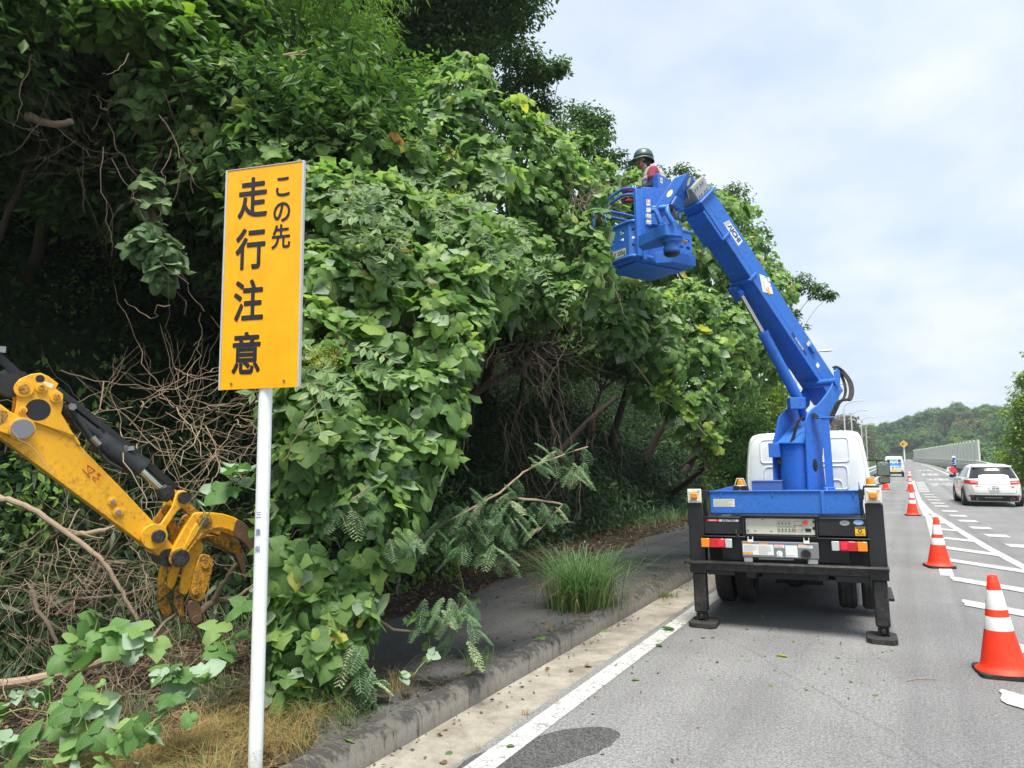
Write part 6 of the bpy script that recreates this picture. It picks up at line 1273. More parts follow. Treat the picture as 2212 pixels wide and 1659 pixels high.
tree('leafy branch tree at the upper left corner over the hollow',B(-9.8,4.2),[(330,60,7.5,.36),(250,40,7.3,.36),(400,90,7.9,.36),(90,50,8,.45),(20,90,8,.4),(180,60,7.8,.35),(150,-70,8,1.0),(0,-70,8,1.0),(420,-60,8.5,.9)],.14,50,'mid_leaf',TPL_K,r_trunk=.05)
tree('dark leafy tree filling the upper left behind the bare vines',B(-11.5,5.2),[(100,130,10.5,1.4),(300,160,10.5,1.3),(470,170,11,1.2),(0,330,10,1.3),(620,200,12.0,1.0),(200,330,10.3,1.2),(720,210,12.5,.9),(-80,130,10,1.5),(380,330,10.5,1.0)],.115,80,'mid_leaf',r_trunk=.12,clump=.38)
tree('bushy green tree between the ridge and the dark tree',B(-9.2,10.0),[(850,210,11.3,.55),(900,200,11.6,.5),(840,290,11,.7),(920,260,11.5,.5),(780,240,11,.5)],.12,75,'mid_leaf')
tree('yellow green tree beyond the hanging kudzu near the lift cylinder',B(-7.6,25.5),[(1650,830,21,.8),(1680,870,22,.7),(1640,900,21,.8),(1690,930,24,.8)],.13,70,'yellow_green_leaf')
tree('dark shrubby tree at the bank foot left of the truck cab',B(-7.0,22),[(1600,900,18,.8),(1600,980,18,.8),(1560,960,16,.6),(1650,980,22,1.0),(1590,1030,18,.5)],.12,60,'dark_leaf',clump=.35)
for i,(lab,x,y,h_,s_t) in enumerate((('tall added shading tree high on the bank over the left hollow',-11,3,8.5,2.4),('second tall added shading tree high on the bank behind the ridge',-12.5,8,9.5,2.6),('third tall added shading tree high on the bank behind the pointed hump',-11.5,16,6,2.0),('added dark canopy tree shading the bank beyond the hump',-11,22,4.5,1.8))):  # tall trees added above the bank to shade the hollow below
    g_=gh(x,y); e_pts=[]
    bl=[((x+rng.uniform(-1,1.2),y+rng.uniform(-1.4,1.4),g_+h_*q),s_t*.62) for q in (.35,.5,.6,.75,.85)]
    # express as picture-free world blobs
    _old=pxblobs; pxblobs=lambda L_:[(np.array(c),r_) for c,r_ in L_]
    tree(lab,(x,y,g_),bl,.15,36,'dark_leaf',r_trunk=.2,clump=.34); pxblobs=_old

# understory trees added between kudzu and bank to block skylight from the cave
def wtree(label,base,bl,**k):
    global pxblobs
    _o=pxblobs; pxblobs=lambda L_:[(np.array(c,float),r_) for c,r_ in L_]; o=tree(label,base,bl,**k); pxblobs=_o; return o
for lab,x,y,z,n in (('added shade tree hidden behind the kudzu wall',-6.8,7.2,4.6,5),('added shade tree filling the space behind the kudzu hump',-7.4,10.5,5.2,6),('added shade tree roofing the cave to darken it',-7.0,14.5,4.9,6),('added shade tree behind the hanging kudzu',-6.9,18.5,5.0,6),('added shade tree on the bank behind the yellow arm',-9.0,5.0,6.2,5)):
    g_=gh(x-1.2,y); wtree(lab,(x-1.2,y,g_),[((x+rng.uniform(-1.3,1.1),y+rng.uniform(-2,2),z+rng.uniform(-.5,.9)),rng.uniform(1.0,1.4)) for _ in range(n)],leaf=.17,dens=40,mat='dark_leaf',r_trunk=.09,clump=.36)

# ---------------------------------------------------------------- ground cover on the bank
def scatter(name,label,cat,n,fx,mat,tpl,size,parent=None,hang=.6,nup=.6,kind='stuff',curl=1,rand=None):
    P=np.array([fx() for _ in range(n)]); nr=unit(np.array([0,0,nup])+rng.normal(0,.5,(n,3))+np.array([.45,-.3,0])); tip=unit(DOWN*hang+rng.normal(0,.6,(n,3))+np.array([.5,-.3,0]))
    o=leafmesh(name,P,nr,tip,size*rng.uniform(.6,1.3,n),tpl,mat,parent,rand,curl); 
    if kind: tag(o,label,cat,kind=kind)
    return o
def bank(x0,x1,y0,y1,h0,h1):
    def f():
        x=-(-x0+(x1-x0)*-1*rng.random()**.8) if 0 else x0+(x1-x0)*rng.random(); y=y0+(y1-y0)*rng.random(); return (x,y,gh(x,y)+h0+(h1-h0)*rng.random()**1.5)
    return f
scatter('ivy_cover','dark leafy undergrowth covering the steep bank','undergrowth',115000,bank(-15,-6.1,-1.0,32,.0,.75),'shade_tinted_leaf',TPL_L,.125)
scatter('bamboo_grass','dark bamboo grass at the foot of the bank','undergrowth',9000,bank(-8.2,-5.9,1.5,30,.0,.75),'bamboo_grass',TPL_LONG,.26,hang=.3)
scatter('bush_foot','dark bushes lining the far sidewalk edge','undergrowth',9000,bank(-8.5,-6.0,25,62,.0,3.0),'dark_leaf',TPL_L,.22)
def lit():
    y=1.5+40*rng.random()**1.5; x=-4.75-1.7*rng.random()**.8+.15*math.sin(y*2); return (x,y,.135+.03*rng.random()+max(0,gh(x,y)-.05 if x<-6.2 else 0))
n=14000; P=np.array([lit() for _ in range(n)]); leafm=leafmesh('leaf_litter',P,unit(np.array([0,0,1.])+rng.normal(0,.35,(n,3))),rng.normal(size=(n,3))*np.array([1,1,.1]),.075*rng.uniform(.5,1.3,n),TPL_L,'litter_leaf'); tag(leafm,'brown fallen leaves along the edge of the sidewalk','leaf litter',kind='stuff')
def lit4():
    y=1.2+3.4*rng.random(); return (-3.2-2.2*rng.random()-max(0,y-3.4)*.8,y,.142+.02*rng.random())
n=3600; P=np.array([lit4() for _ in range(n)]); o=leafmesh('verge_litter',P,unit(np.array([0,0,1.])+rng.normal(0,.4,(n,3))),rng.normal(size=(n,3))*np.array([1,1,.1]),.05*rng.uniform(.5,1.4,n),TPL_L,'litter_leaf'); tag(o,'dry leaf litter on the verge at the lower left','leaf litter',kind='stuff')
def lit2():
    y=2.5+22*rng.random(); k=rng.random()
    x=-3.1-.45*rng.random()**2 if k<.6 else -3.1-1.6*rng.random()
    if k<.6 and math.sin(y*1.7)+math.sin(y*.6)<-.2: x-=0; y+=.5
    return (x,y,.134+.012*rng.random())
n=1500; P=np.array([lit2() for _ in range(n)]); o=leafmesh('sidewalk_debris',P,unit(np.array([0,0,1.])+rng.normal(0,.25,(n,3))),rng.normal(size=(n,3))*np.array([1,1,.1]),.045*rng.uniform(.4,1.4,n),TPL_L,'litter_leaf'); tag(o,'scattered dry debris on the sidewalk behind the kerb','debris',kind='stuff')
P=[]
while len(P)<9000:
    x,y,z=bank(-12,-5.6,.5,9,.1,.9)()
    if math.sin(x*2.1+y)+math.sin(y*1.7-z*2)>.25: P.append((x,y,z))
P=np.array(P); n=len(P); o=leafmesh('bank_creeper',P,unit(np.array([.6,-.4,.6])+rng.normal(0,.4,(n,3))),unit(DOWN+rng.normal(0,.5,(n,3))),.085*rng.uniform(.5,1.5,n),TPL_L,'mid_leaf'); tag(o,'patches of lighter creeper leaves on the dark bank at the left','creeper',kind='stuff')
def lit3():
    y=2.5+17*rng.random(); x=-2.9+.10*abs(rng.normal()) if rng.random()<.6 else -2.9+1.6*rng.random()**1.5; return (x,y,.006+.008*rng.random())
n=520; P=np.array([lit3() for _ in range(n)]); o=leafmesh('gutter_litter',P,unit(np.array([0,0,1.])+rng.normal(0,.25,(n,3))),rng.normal(size=(n,3))*np.array([1,1,.1]),.032*rng.uniform(.4,1.6,n),TPL_L,'litter_leaf'); tag(o,'small dry leaf bits along the gutter and road edge','debris',kind='stuff')
n=160; P=np.array([(rng.uniform(-2.4,-.2),rng.uniform(6.0,8.6),.006) for _ in range(n)]); o=leafmesh('leaf_scraps',P,unit(np.array([0,0,1.])+rng.normal(0,.3,(n,3))),rng.normal(size=(n,3))*np.array([1,1,.1]),.035*rng.uniform(.4,1.5,n),TPL_L,'kudzu_leaf'); tag(o,'small green leaf scraps on the road behind the truck','debris',kind='stuff')
# ---------------------------------------------------------------- grasses
def grass(name,label,cat,centers,n,h_,mat,lean=.35,kind=None,spread=.15,wid=.012,heads=False):
    e_n=[];V=[];F=[];R_=[]
    for i in range(n):
        c=centers[int(rng.integers(len(centers)))]; x,y=c[0]+rng.normal(0,spread*c[3]),c[1]+rng.normal(0,spread*c[3]); z=c[2]; hh=h_*rng.uniform(.45,1.1)*c[3]; a=rng.uniform(0,6.28); out=np.array([x-c[0],y-c[1]]); out=out/(np.linalg.norm(out)+.05)*.6+np.array([math.cos(a),math.sin(a)])*.6
        ln=lean*rng.uniform(.3,1.7)*hh; w_=wid*rng.uniform(.6,1.3); sx,sy=-out[1],out[0]; k=len(V)
        for t in (0,.35,.7,1):
            px=x+out[0]*ln*t*t*1.2; py=y+out[1]*ln*t*t*1.2; pz=z+hh*(t-.28*t**3*lean/.35); ww=w_*(1-t*.92)/2; V+=[(px-sx*ww,py-sy*ww,pz),(px+sx*ww,py+sy*ww,pz)]
        F+=[(k+2*j,k+2*j+1,k+2*j+3,k+2*j+2) for j in range(3)]; R_+=[rng.random()]*8
    me=bpy.data.meshes.new(name); me.from_pydata(V,[],F); A_=me.attributes.new('luv','FLOAT_VECTOR','POINT'); L_=np.zeros((len(V),3)); L_[:,2]=R_; L_[:,0]=.5; A_.data.foreach_set('vector',L_.astype(np.float32).ravel()); me.materials.append(MT[mat])
    o=bpy.data.objects.new(name,me); COL.objects.link(o); return o
def clump(label,x,y,z,n,h_,s=1,mat='green_blade',sp=.12,lean=.75,wid=.009):
    e=empty('grass_clump',(x,y,z),0,label,'grass clump'); o=grass('blades','','',[(0,0,0,1)],n,h_,mat,lean,spread=sp,wid=wid); o.parent=e
    o2=grass('dry_blades','','',[(0,0,0,1)],n//7,h_*.8,'straw',lean*1.4,spread=sp*1.2,wid=wid*.7); o2.parent=e; return e
clump('big arching green grass clump behind the kerb left of the truck',-3.3,7.55,.13,1000,1.15,sp=.15,wid=.013,lean=.6)
clump('small weed tuft at the kerb foot beside the left outrigger',-2.86,9.3,.0,140,.16,sp=.07,lean=.9)
clump('spindly dry weed growing in the gutter near the white line',-2.47,4.62,.0,26,.13,mat='straw',sp=.01,lean=.8,wid=.004)
clump('spindly dry weed in the gutter, nearest the camera',-2.44,3.95,.0,14,.15,mat='straw',sp=.01,lean=.9,wid=.003)
clump('small leafy weed on the sidewalk edge between sign and grass clump',-3.15,5.1,.13,120,.24,mat='green_blade',sp=.05,lean=.5)
cs=[(-3.12-rng.random()*.95,1.7+rng.random()*2.6,.12,rng.uniform(.6,1.1)) for _ in range(60)]
o=grass('dry_grass','','',cs,5200,.46,'straw',1.2,spread=.07,wid=.004); tag(o,'dry yellow grass around the foot of the white sign pole','dry grass',kind='stuff')
o=grass('green_grass','','',[(-3.2-rng.random()*2.6,1.2+rng.random()*3.0,.12,rng.uniform(.6,1.1)) for _ in range(90)],3600,.30,'green_blade',.7,spread=.08,wid=.006); tag(o,'thin green grass at the lower left of the verge','grass',kind='stuff')
o=grass('kerb_weeds','','',[(-3.12-rng.random()*.1,4.2+rng.random()*12,.13,rng.uniform(.3,.8)) for _ in range(60)],1000,.13,'straw',.9,spread=.05,wid=.004); tag(o,'short dry weeds along the back of the kerb','weeds',kind='stuff')
o=grass('bank_grass','','',[(-5.6-rng.random()*1.6,1.0+rng.random()*5,.15,rng.uniform(.6,1.3)) for _ in range(70)],2600,.45,'green_blade',.8,spread=.12,wid=.012); tag(o,'narrow bladed grass in the dark hollow under the excavator arm','grass',kind='stuff')
o=grass('far_bank_grass','','',[(-5.2-rng.random()*1.2,16+rng.random()*24,.13,rng.uniform(.8,1.6)) for _ in range(90)],2600,.6,'green_blade',.8,spread=.2,wid=.016); tag(o,'tall grass at the bank foot beyond the left outrigger','grass',kind='stuff')
# ---------------------------------------------------------------- dead vines and cut branches
def z5(x,y): return ((x/2.458)*.72,(1700+y/2.458)*.72)
def branch(label,pts,r0_,r1_,mat='barkpale',twigs=2,name='cut_branch',cat='branch',group='cut branches on the verge'):
    P=[Vector(tuple(p)) for p in pts]; Q=[]
    for i in range(len(P)-1):
        p0,p1,p2,p3=P[max(i-1,0)],P[i],P[i+1],P[min(i+2,len(P)-1)]
        for s in range(6):
            t=s/6; Q.append(.5*((2*p1)+(-p0+p2)*t+(2*p0-5*p1+4*p2-p3)*t*t+(-p0+3*p1-3*p2+p3)*t**3)+Vector(tuple(rng.normal(0,.004,3))))
    Q.append(P[-1]); n=len(Q); e=empty(name,tuple(P[0]),0,label,cat,group)
    mb=MB(); mb.tube(Q,[r0_+(r1_-r0_)*i/(n-1) for i in range(n)],9); mb.build('stem',mat,e,True)
    for k in range(twigs):
        i=int(n*(.25+.6*rng.random())); d=(Q[min(i+1,n-1)]-Q[i]).normalized(); o_=Vector(tuple(rng.normal(0,1,3))); q=Q[i]+d*rng.uniform(.15,.4)+o_*.14+Vector((0,0,.05)); mb=MB(); mb.tube(crooked(Q[i],q,6,.07),[r1_*.7*(1-.12*j)+.002 for j in range(7)],5); mb.build('twig',mat,e,True)
    return e
a5=lambda x,y,D:at(*z5(x,y),D); ae=lambda x,y,D:at(*ze(x,y),D)
branch('thick pale cut branch lying across the lower left verge',[a5(-80,885,4.5),a5(480,785,4.7),a5(900,635,4.95),a5(1275,465,5.3)],.034,.024,twigs=1)
branch('thin grey stick crossing above the thick pale branch',[a5(370,805,4.6),a5(740,555,4.75),a5(1000,430,5.0),a5(1210,285,5.3)],.013,.009,'bark')
branch('brown forked branch left of the grapple',[a5(290,450,6.0),a5(480,310,6.1),a5(620,200,6.2),a5(740,0,6.3)],.026,.014,'twig')
branch('level brown branch leading to the grapple',[a5(600,235,6.1),a5(860,215,6.2),a5(1130,145,6.4)],.018,.012,'twig',1)
branch('long knobbly branch running down below the excavator arm',[ae(-20,860,5.6),ae(130,900,5.6),ae(350,1045,5.6),ae(540,1200,5.55),ae(640,1360,5.5),ae(740,1530,5.4),ae(830,1680,5.3)],.026,.010,'barkpale',4)
branch('short pale branch beneath the middle of the excavator arm',[ae(350,1045,5.65),ae(470,1045,5.7),ae(610,1015,5.8)],.026,.018)
branch('forked pale branch behind the grapple tines',[ae(1040,1475,5.6),ae(1110,1410,5.7),ae(1200,1395,5.8),ae(1330,1390,5.9)],.030,.022,twigs=1)
branch('short cut stub rising right of the grapple tines',[ae(1120,1400,5.7),ae(1170,1310,5.72),ae(1240,1200,5.75)],.022,.018,twigs=0)
branch('upright brown stick at the far lower left',[a5(235,130,5.6),a5(270,300,5.5),a5(380,470,5.3),a5(440,740,5.0)],.018,.012,'twig')
branch('dark branch arching in the left hollow under the ridge',[at(60,250,7.2),at(110,268,7.15),at(155,262,7.1)],.045,.028,'barkpale',0)
branch('thick brown bough crossing the upper left hollow',[at(-40,190,8),at(80,182,8),at(190,180,8),at(275,178,7.9)],.07,.045,'bark',3)
branch('pale bare branch under the ridge leaning into the hollow',[at(430,100,8.4),at(560,125,8.6),at(720,100,9.0)],.03,.018,'barkpale',3)
branch('long bare limb inside the dark cave',[at(1000,870,9.5),at(1080,815,9.6),at(1170,770,9.7),at(1200,700,9.8)],.05,.03,'bark',5)
branch('leaning grey trunk in the dark cave',[at(1190,1000,12),at(1260,920,12.3),at(1330,860,12.6)],.06,.04,'bark',2)
branch('pale twig holding the drooping leaves beside the truck',[at(1350,760,10.4),at(1430,860,10.4),at(1490,900,10.4),at(1530,950,10.4)],.012,.006,'barkpale',2)
def tangle(label,c,r_,n,mat='twig',rad=.005,ln=.6,fall=.3,nm='brush_tangle'):
    mb=MB(); c=np.array(c)
    for k in range(n):
        p=c+rng.normal(0,1,3)*np.array(r_)*.6; d=unit(rng.normal(size=(1,3))+np.array([[.3,0,-fall]]))[0]; q=p+d*ln*rng.uniform(.5,1.3); rr_=rad*rng.uniform(.5,1.5); mb.tube(crooked(p,q,12,.055,sag=.08),[rr_*(1-.07*j) for j in range(13)],4,False)
        if k%2==0: i_=p*.5+q*.5; mb.tube(crooked(i_,i_+unit((q-p+rng.normal(0,.25,3))[None])[0]*ln*.4,6,.06),[rr_*.5*(1-.1*j) for j in range(7)],3,False)
    o=mb.build(nm,mat); return tag(o,label,'dry vines',kind='stuff')
tangle('tangled bare vines behind the excavator cylinder',at(420,930,6.0),(.75,.75,.45),150,'barkpale',.0038,1.0,-.2)
tangle('bare brown vines trailing in the upper left hollow',at(110,230,7.2),(.6,.6,.4),40,rad=.005,ln=.9,fall=.5)
tangle('dry hanging vines under the ridge left of the sign',at(340,350,7.6),(.7,.7,.6),50,rad=.004,ln=1.0,fall=1.4)
tangle('grey dangling twigs at the mouth of the dark cave',at(1150,760,9.3),(.5,.5,.18),90,'twig',.006,.75,.7)
tangle('long thin vines hanging down inside the dark cave',at(1180,900,9.8),(.8,.8,.4),50,'twig',.005,1.2,2.2)
tangle('bundle of broken twigs at the left tip of the basket',at(1280,430,9.4),(.22,.22,.14),60,'barkpale',.005,.35,.1)
tangle('dry twigs littering the verge at the lower left',at(220,1500,4.6),(.9,.9,.12),260,'barkpale',.0028,.5,.0)
tangle('dry twigs and stalks under the excavator arm',at(180,1250,6.0),(.9,.9,.35),240,'barkpale',.0032,.6,.1)
# loose, pale kudzu cuttings near the camera
def cuttings(label,pts,n,size,mat='kudzu_cut',flip=.5,name='kudzu_cutting'):
    size*=.80; n=int(n*1.15); flip*=.7
    c0=Vector(tuple(at(*pts[0]))); e=empty(name,tuple(c0),0,label,'vine cutting','cut kudzu shoots on the verge'); mb=MB(); P=[]
    C_=[Vector(tuple(at(*p))) for p in pts]
    for a,b_ in zip(C_[:-1],C_[1:]):
        q=crooked(a,b_,8,.05,-.03); mb.tube(q,[.004]*9,5,False); P+=q
    for k in range(n):
        i=int(rng.integers(len(P))); a=P[i]; b_=a+Vector(tuple(rng.normal(0,.05,3)))+Vector((0,0,rng.uniform(-.02,.14))); mb.tube([a,(a+b_)/2+Vector((0,0,.01)),b_],.0025,4,False)
        P.append(b_)
    mb.build('stem','greenstem',e,True); B_=np.array([tuple(p) for p in P[-n:]]); N_=unit(rng.normal(0,.35,(n,3))+unit(CAMP-B_)*.8+np.array([0,0,.5])); a=tri_leaves(B_,N_,size)
    a[1][:]=np.where((rng.random(n)<flip).repeat(1)[np.tile(np.arange(n),3)][:,None],-a[1],a[1]); leafmesh('leaves',a[0],a[1],a[2],a[3],TPL_K,mat,e,a[4]); return e
cuttings('pale upturned kudzu leaves at the bottom left corner',[(-40,1560,3.9),(60,1530,3.9),(150,1560,3.8),(230,1600,3.7)],20,.125,flip=.5)
cuttings('kudzu shoot crossing the bottom left foreground',[(110,1480,4.2),(180,1440,4.2),(260,1400,4.2),(330,1420,4.1)],15,.125,flip=.45)
cuttings('pale kudzu leaves beside the dry grass left of the pole',[(270,1620,3.65),(330,1560,3.75),(390,1520,3.85),(420,1480,3.95)],17,.115,flip=.65)
cuttings('kudzu shoot with bright leaves below the grapple',[(440,1425,4.6),(475,1395,4.6),(500,1375,4.6),(540,1340,4.6)],8,.12,flip=.3)
cuttings('kudzu leaves around the grapple and white pole',[(420,1160,4.75),(470,1080,4.8),(520,1050,4.9),(560,1060,4.9)],7,.13,flip=.6)
cuttings('low kudzu leaves at the far lower left edge',[(0,1650,3.7),(90,1640,3.6),(200,1650,3.6),(300,1650,3.5)],14,.12,flip=.3)
cuttings('kudzu shoot hanging over the kerb near the sidewalk',[(880,1330,5.4),(925,1370,5.3),(930,1420,5.2),(890,1460,5.1)],9,.115,flip=.5)
cuttings('kudzu shoot with pale leaves above the sidewalk',[(985,1200,6.2),(1000,1260,6.1),(1010,1300,6.0)],7,.12,flip=.5)
cuttings('yellow green shoot dangling into the cave mouth',[(1190,620,9.2),(1190,680,9.2),(1215,710,9.2)],6,.13,'kudzu_leaf',.1)
# drooping pale-tipped leaves beside the truck
e=cuttings('drooping pointed leaves hanging left of the truck cab',[(1440,850,10.2),(1490,890,10.2),(1530,940,10.2),(1550,980,10.2)],40,.14,'yellow_green_leaf',.2); e.name='drooping_branch'
# ---------------------------------------------------------------- feathery silk tree branches
def frond(P,d,L_,droop=.4):
    """points, normals, tips for one feathery leaf"""
    d=Vector(d).normalized(); sd_=d.cross(Vector((0,0,1))).normalized(); out=[]
    pts=[Vector(P)+d*L_*t-Vector((0,0,droop*L_*t*t)) for t in [k/11 for k in range(1,12)]]
    return pts,sd_,d
def mimosa(label,stem,fr,size=.22):
    size*=.80
    c0=Vector(tuple(at(*stem[0]))); e=empty('silk_tree_branch',tuple(c0),0,label,'branch','feathery silk tree branches')
    mb=MB(); S=[Vector(tuple(at(*p))) for p in stem]; Q=[]
    for a,b_ in zip(S[:-1],S[1:]): Q+=crooked(a,b_,5,.03)
    mb.tube(Q,[.012-.006*i/len(Q) for i in range(len(Q))],6,False); PP=[];TT=[];NN=[];SS=[];WW=[]; RR=[]
    for (x,y,D,n,sp) in fr:
        c=at(x,y,D-.1)
        for k in range(int(n*1.5)):
            p=c+rng.normal(0,sp,3)*np.array([1,1,.7]); a=rng.uniform(0,6.28); d=Vector((math.cos(a)*.8,math.sin(a)*.8,-.25-rng.random()*.6)); L_=size*rng.uniform(.7,1.2); pts,sd_,dd=frond(p,d,L_,.35); rr=rng.beta(2,2.6)
            mb.tube([Vector(tuple(p))]+pts,.0018,3,False)
            for i,q in enumerate(pts):
                pl_=L_*.38*math.sin(math.pi*(i+1.8)/13.5)*rng.uniform(.8,1.1)
                for s in (-1,1):
                    pd=(sd_*s+dd*.35+Vector((0,0,-.35))).normalized(); m_=12
                    for j in range(m_):
                        b0=q+pd*pl_*(j+.5)/m_; 
                        for s2 in (-1,1): PP.append(b0); TT.append(dd*s2+pd*.35); NN.append(Vector((0,0,1))+Vector(tuple(rng.normal(0,.15,3)))); SS.append(.0125*rng.uniform(.8,1.2)); RR.append(min(1,max(0,rr+rng.normal(0,.08))))
    leafmesh('feathery_leaves',np.array([tuple(v) for v in PP]),np.array([tuple(v) for v in NN]),np.array([tuple(v) for v in TT]),np.array(SS),(TPL_Q[0]*np.array([2.0,1,1]),TPL_Q[1]),'mimosa_leaf',e,np.array(RR),wid=np.ones(len(PP)))
    mb.build('stem','barkpale',e,True); return e
mimosa('feathery branch reaching right out of the kudzu curtain toward the cave',[(850,1200,5.9),(960,1130,6.1),(1080,1065,6.3),(1130,1020,6.5),(1165,1000,6.6),(1270,965,6.9)],[(900,1140,5.9,8,.10),(960,1120,6.0,10,.12),(1020,1100,6.1,10,.12),(1080,1120,6.2,9,.12),(1000,1170,6.0,9,.12),(1060,1180,6.1,8,.10),(1090,1060,6.3,7,.1),(1160,990,6.6,5,.09),(1220,985,6.8,7,.11),(1250,1010,6.9,5,.07)])
mimosa('smaller feathery twig drooping at the cave mouth',[(1100,1075,6.3),(1160,1080,6.4),(1215,1090,6.5),(1160,1150,6.4)],[(1120,1090,6.3,4,.06),(1160,1095,6.4,4,.06),(1205,1095,6.5,4,.05),(1160,1150,6.4,3,.05)],.17)
mimosa('feathery leaves hanging over the sidewalk above the kerb',[(760,1310,5.3),(850,1360,5.3),(945,1370,5.3),(975,1300,5.4)],[(960,1310,5.4,6,.09),(1000,1340,5.4,5,.07),(930,1330,5.4,3,.06)],.2)
mimosa('feathery leaves drooping to the ground near the dry grass',[(700,1290,5.1),(760,1360,5.0),(790,1420,4.9)],[(775,1400,4.95,5,.06),(790,1460,4.9,6,.06),(770,1490,4.9,4,.05)],.22)
mimosa('feathery leaves tucked in the middle of the kudzu curtain',[(700,1100,5.2),(760,1080,5.1),(800,1050,5.1)],[(790,1080,5.1,4,.08),(740,1100,5.1,3,.07),(850,1150,5.4,6,.1)],.2)
# pinnate sumac-like sprays with pale leaflets
def sumac(label,x,y,D,n,sp,size=.07):
    c=at(x,y,D); e=empty('sumac_spray',tuple(c),0,label,'shrub'); PP=[];NN=[];TT=[]
    mb=MB()
    for k in range(n):
        p=c+rng.normal(0,sp,3)*np.array([1,1,.6]); tc_=unit((CAMP-p)[None])[0]; a=rng.uniform(0,6.28); d=Vector(tuple(unit((CR*math.cos(a)+CU*math.sin(a)*.6+tc_*.5-np.array([0,0,.2]))[None])[0])); up_=Vector(tuple(tc_))*.6+Vector((0,0,.8)); sd_=d.cross(up_).normalized(); L_=.34*rng.uniform(.7,1.2)
        q=[Vector(tuple(p))+d*L_*t-Vector((0,0,.1*t*t)) for t in [j/6 for j in range(7)]]; mb.tube(q,.003,4,False)
        for j in range(1,7):
            for s in (-1,1): PP.append(q[j]); TT.append(sd_*s+d*.45); NN.append(up_)
        PP.append(q[6]); TT.append(d); NN.append(up_)
    n_=len(PP); leafmesh('leaflets',np.array([tuple(v) for v in PP]),np.array([tuple(v) for v in NN])+rng.normal(0,.15,(n_,3)),np.array([tuple(v) for v in TT]),size*1.35*rng.uniform(.8,1.2,n_),TPL_L,'sage_leaf',e)['kind']='stuff'; mb.build('stem','greenstem',e,True); return e
sumac('grey green pinnate sprays right of the sign board',840,470,6.3,34,.30); sumac('grey green pinnate sprays in the middle of the kudzu wall',980,470,7.6,40,.38); sumac('pinnate sprays just below the right corner of the sign board',680,800,5.0,9,.14,.08); sumac('pale pinnate sprays under the kudzu hump',1100,590,8.4,22,.28)
def flowers(label,x,y,D,s=.1):
    c=at(x,y,D); n=420; P=c+rng.normal(0,s,(n,3))*np.array([1,1,.6]); e=empty('flower_panicle',tuple(c),0,label,'flowers','yellow flower panicles'); leafmesh('flowers',P,rng.normal(size=(n,3)),rng.normal(size=(n,3)),np.full(n,.016),TPL_L,'flower_yellow',e)
    mb=MB()
    for k in range(14): mb.tube(crooked(c-np.array([0,0,s*1.2]),c+rng.normal(0,s,3)*np.array([1,1,.6]),4,.05),.002,3,False)
    mb.build('stem','greenstem',e,True)
flowers('fluffy yellow flower panicle just right of the sign board foot',690,770,5.0,.09); flowers('small yellow flower panicle high in the kudzu wall',985,430,7.4,.09); flowers('small yellow flower panicle lower in the kudzu wall',1005,515,7.3,.08)
# fallen green leaves on the road and kerb
def one_leaf(label,x,y,z,s,mat='kudzu_cut',i=0):
    a=rng.uniform(0,6.28); o=leafmesh('fallen_leaf',np.array([[x,y,z+s*.12]]),np.array([[rng.normal(0,.2),rng.normal(0,.2),1.]]),np.array([[math.cos(a),math.sin(a),0]]),np.array([s]),TPL_K,mat,None,np.array([rng.random()])); tag(o,label,'leaf','fallen leaves on road and kerb'); return o
def gz_(x,y,z=0): d=at(x,y,1)-CAMP; return CAMP+d*((z-1.8)/d[2])
for lab,x,y,s,z,m in (('large green leaf lying beside the left outrigger foot',1455,1360,.13,.01,'kudzu_cut'),('green leaf pair in the gutter below the grass clump',1293,1362,.11,.01,'kudzu_leaf'),('green leaf on the kerb top near the sign pole',745,1600,.085,.165,'kudzu_cut'),('green leaf lying on the road in front of the truck rear',1685,1418,.10,.006,'kudzu_leaf'),('small curled leaf on the road near the camera side of the truck',1430,1395,.07,.006,'kudzu_leaf'),('thin leaf on the asphalt between line and truck',1375,1467,.06,.006,'kudzu_leaf'),('green leaf hanging at the kerb foot',1048,1500,.08,.01,'kudzu_cut'),('dark leaf resting on the kerb edge by the sidewalk',1015,1452,.06,.165,'kudzu_leaf'),('green leaf on the kerb top below the grass clump',1165,1378,.09,.165,'kudzu_leaf'),('dark curled leaf on the white line by the wet patch',1110,1610,.05,.01,'dark_leaf'),('brown leaf in the gutter nearest the camera',952,1650,.05,.004,'litter_leaf'),('small green leaf in the gutter near the camera',975,1625,.045,.004,'kudzu_leaf'),('dry curled leaf in the gutter halfway along',1273,1440,.07,.01,'litter_leaf'),('pale dry leaf in the gutter',1235,1450,.05,.01,'litter_leaf'),('brown dry leaf on the verge at the kerb end',605,1640,.10,.17,'litter_leaf'),('green leaf on the road just right of the outrigger foot',1540,1378,.06,.004,'kudzu_leaf'),('yellowish leaf on the road behind the truck bumper',1515,1378,.045,.004,'litter_leaf'),('tiny green leaf on the road left of the near cone',1810,1420,.04,.004,'kudzu_leaf')):
    p=gz_(x,y,z); one_leaf(lab,p[0],p[1],z,s,m)
branch('thin dry twig lying on the asphalt near the cone',[gz_(1955,1472,.006),gz_(1985,1466,.008),gz_(2025,1468,.006)],.004,.003,'barkpale',0,'twig','twig',None)
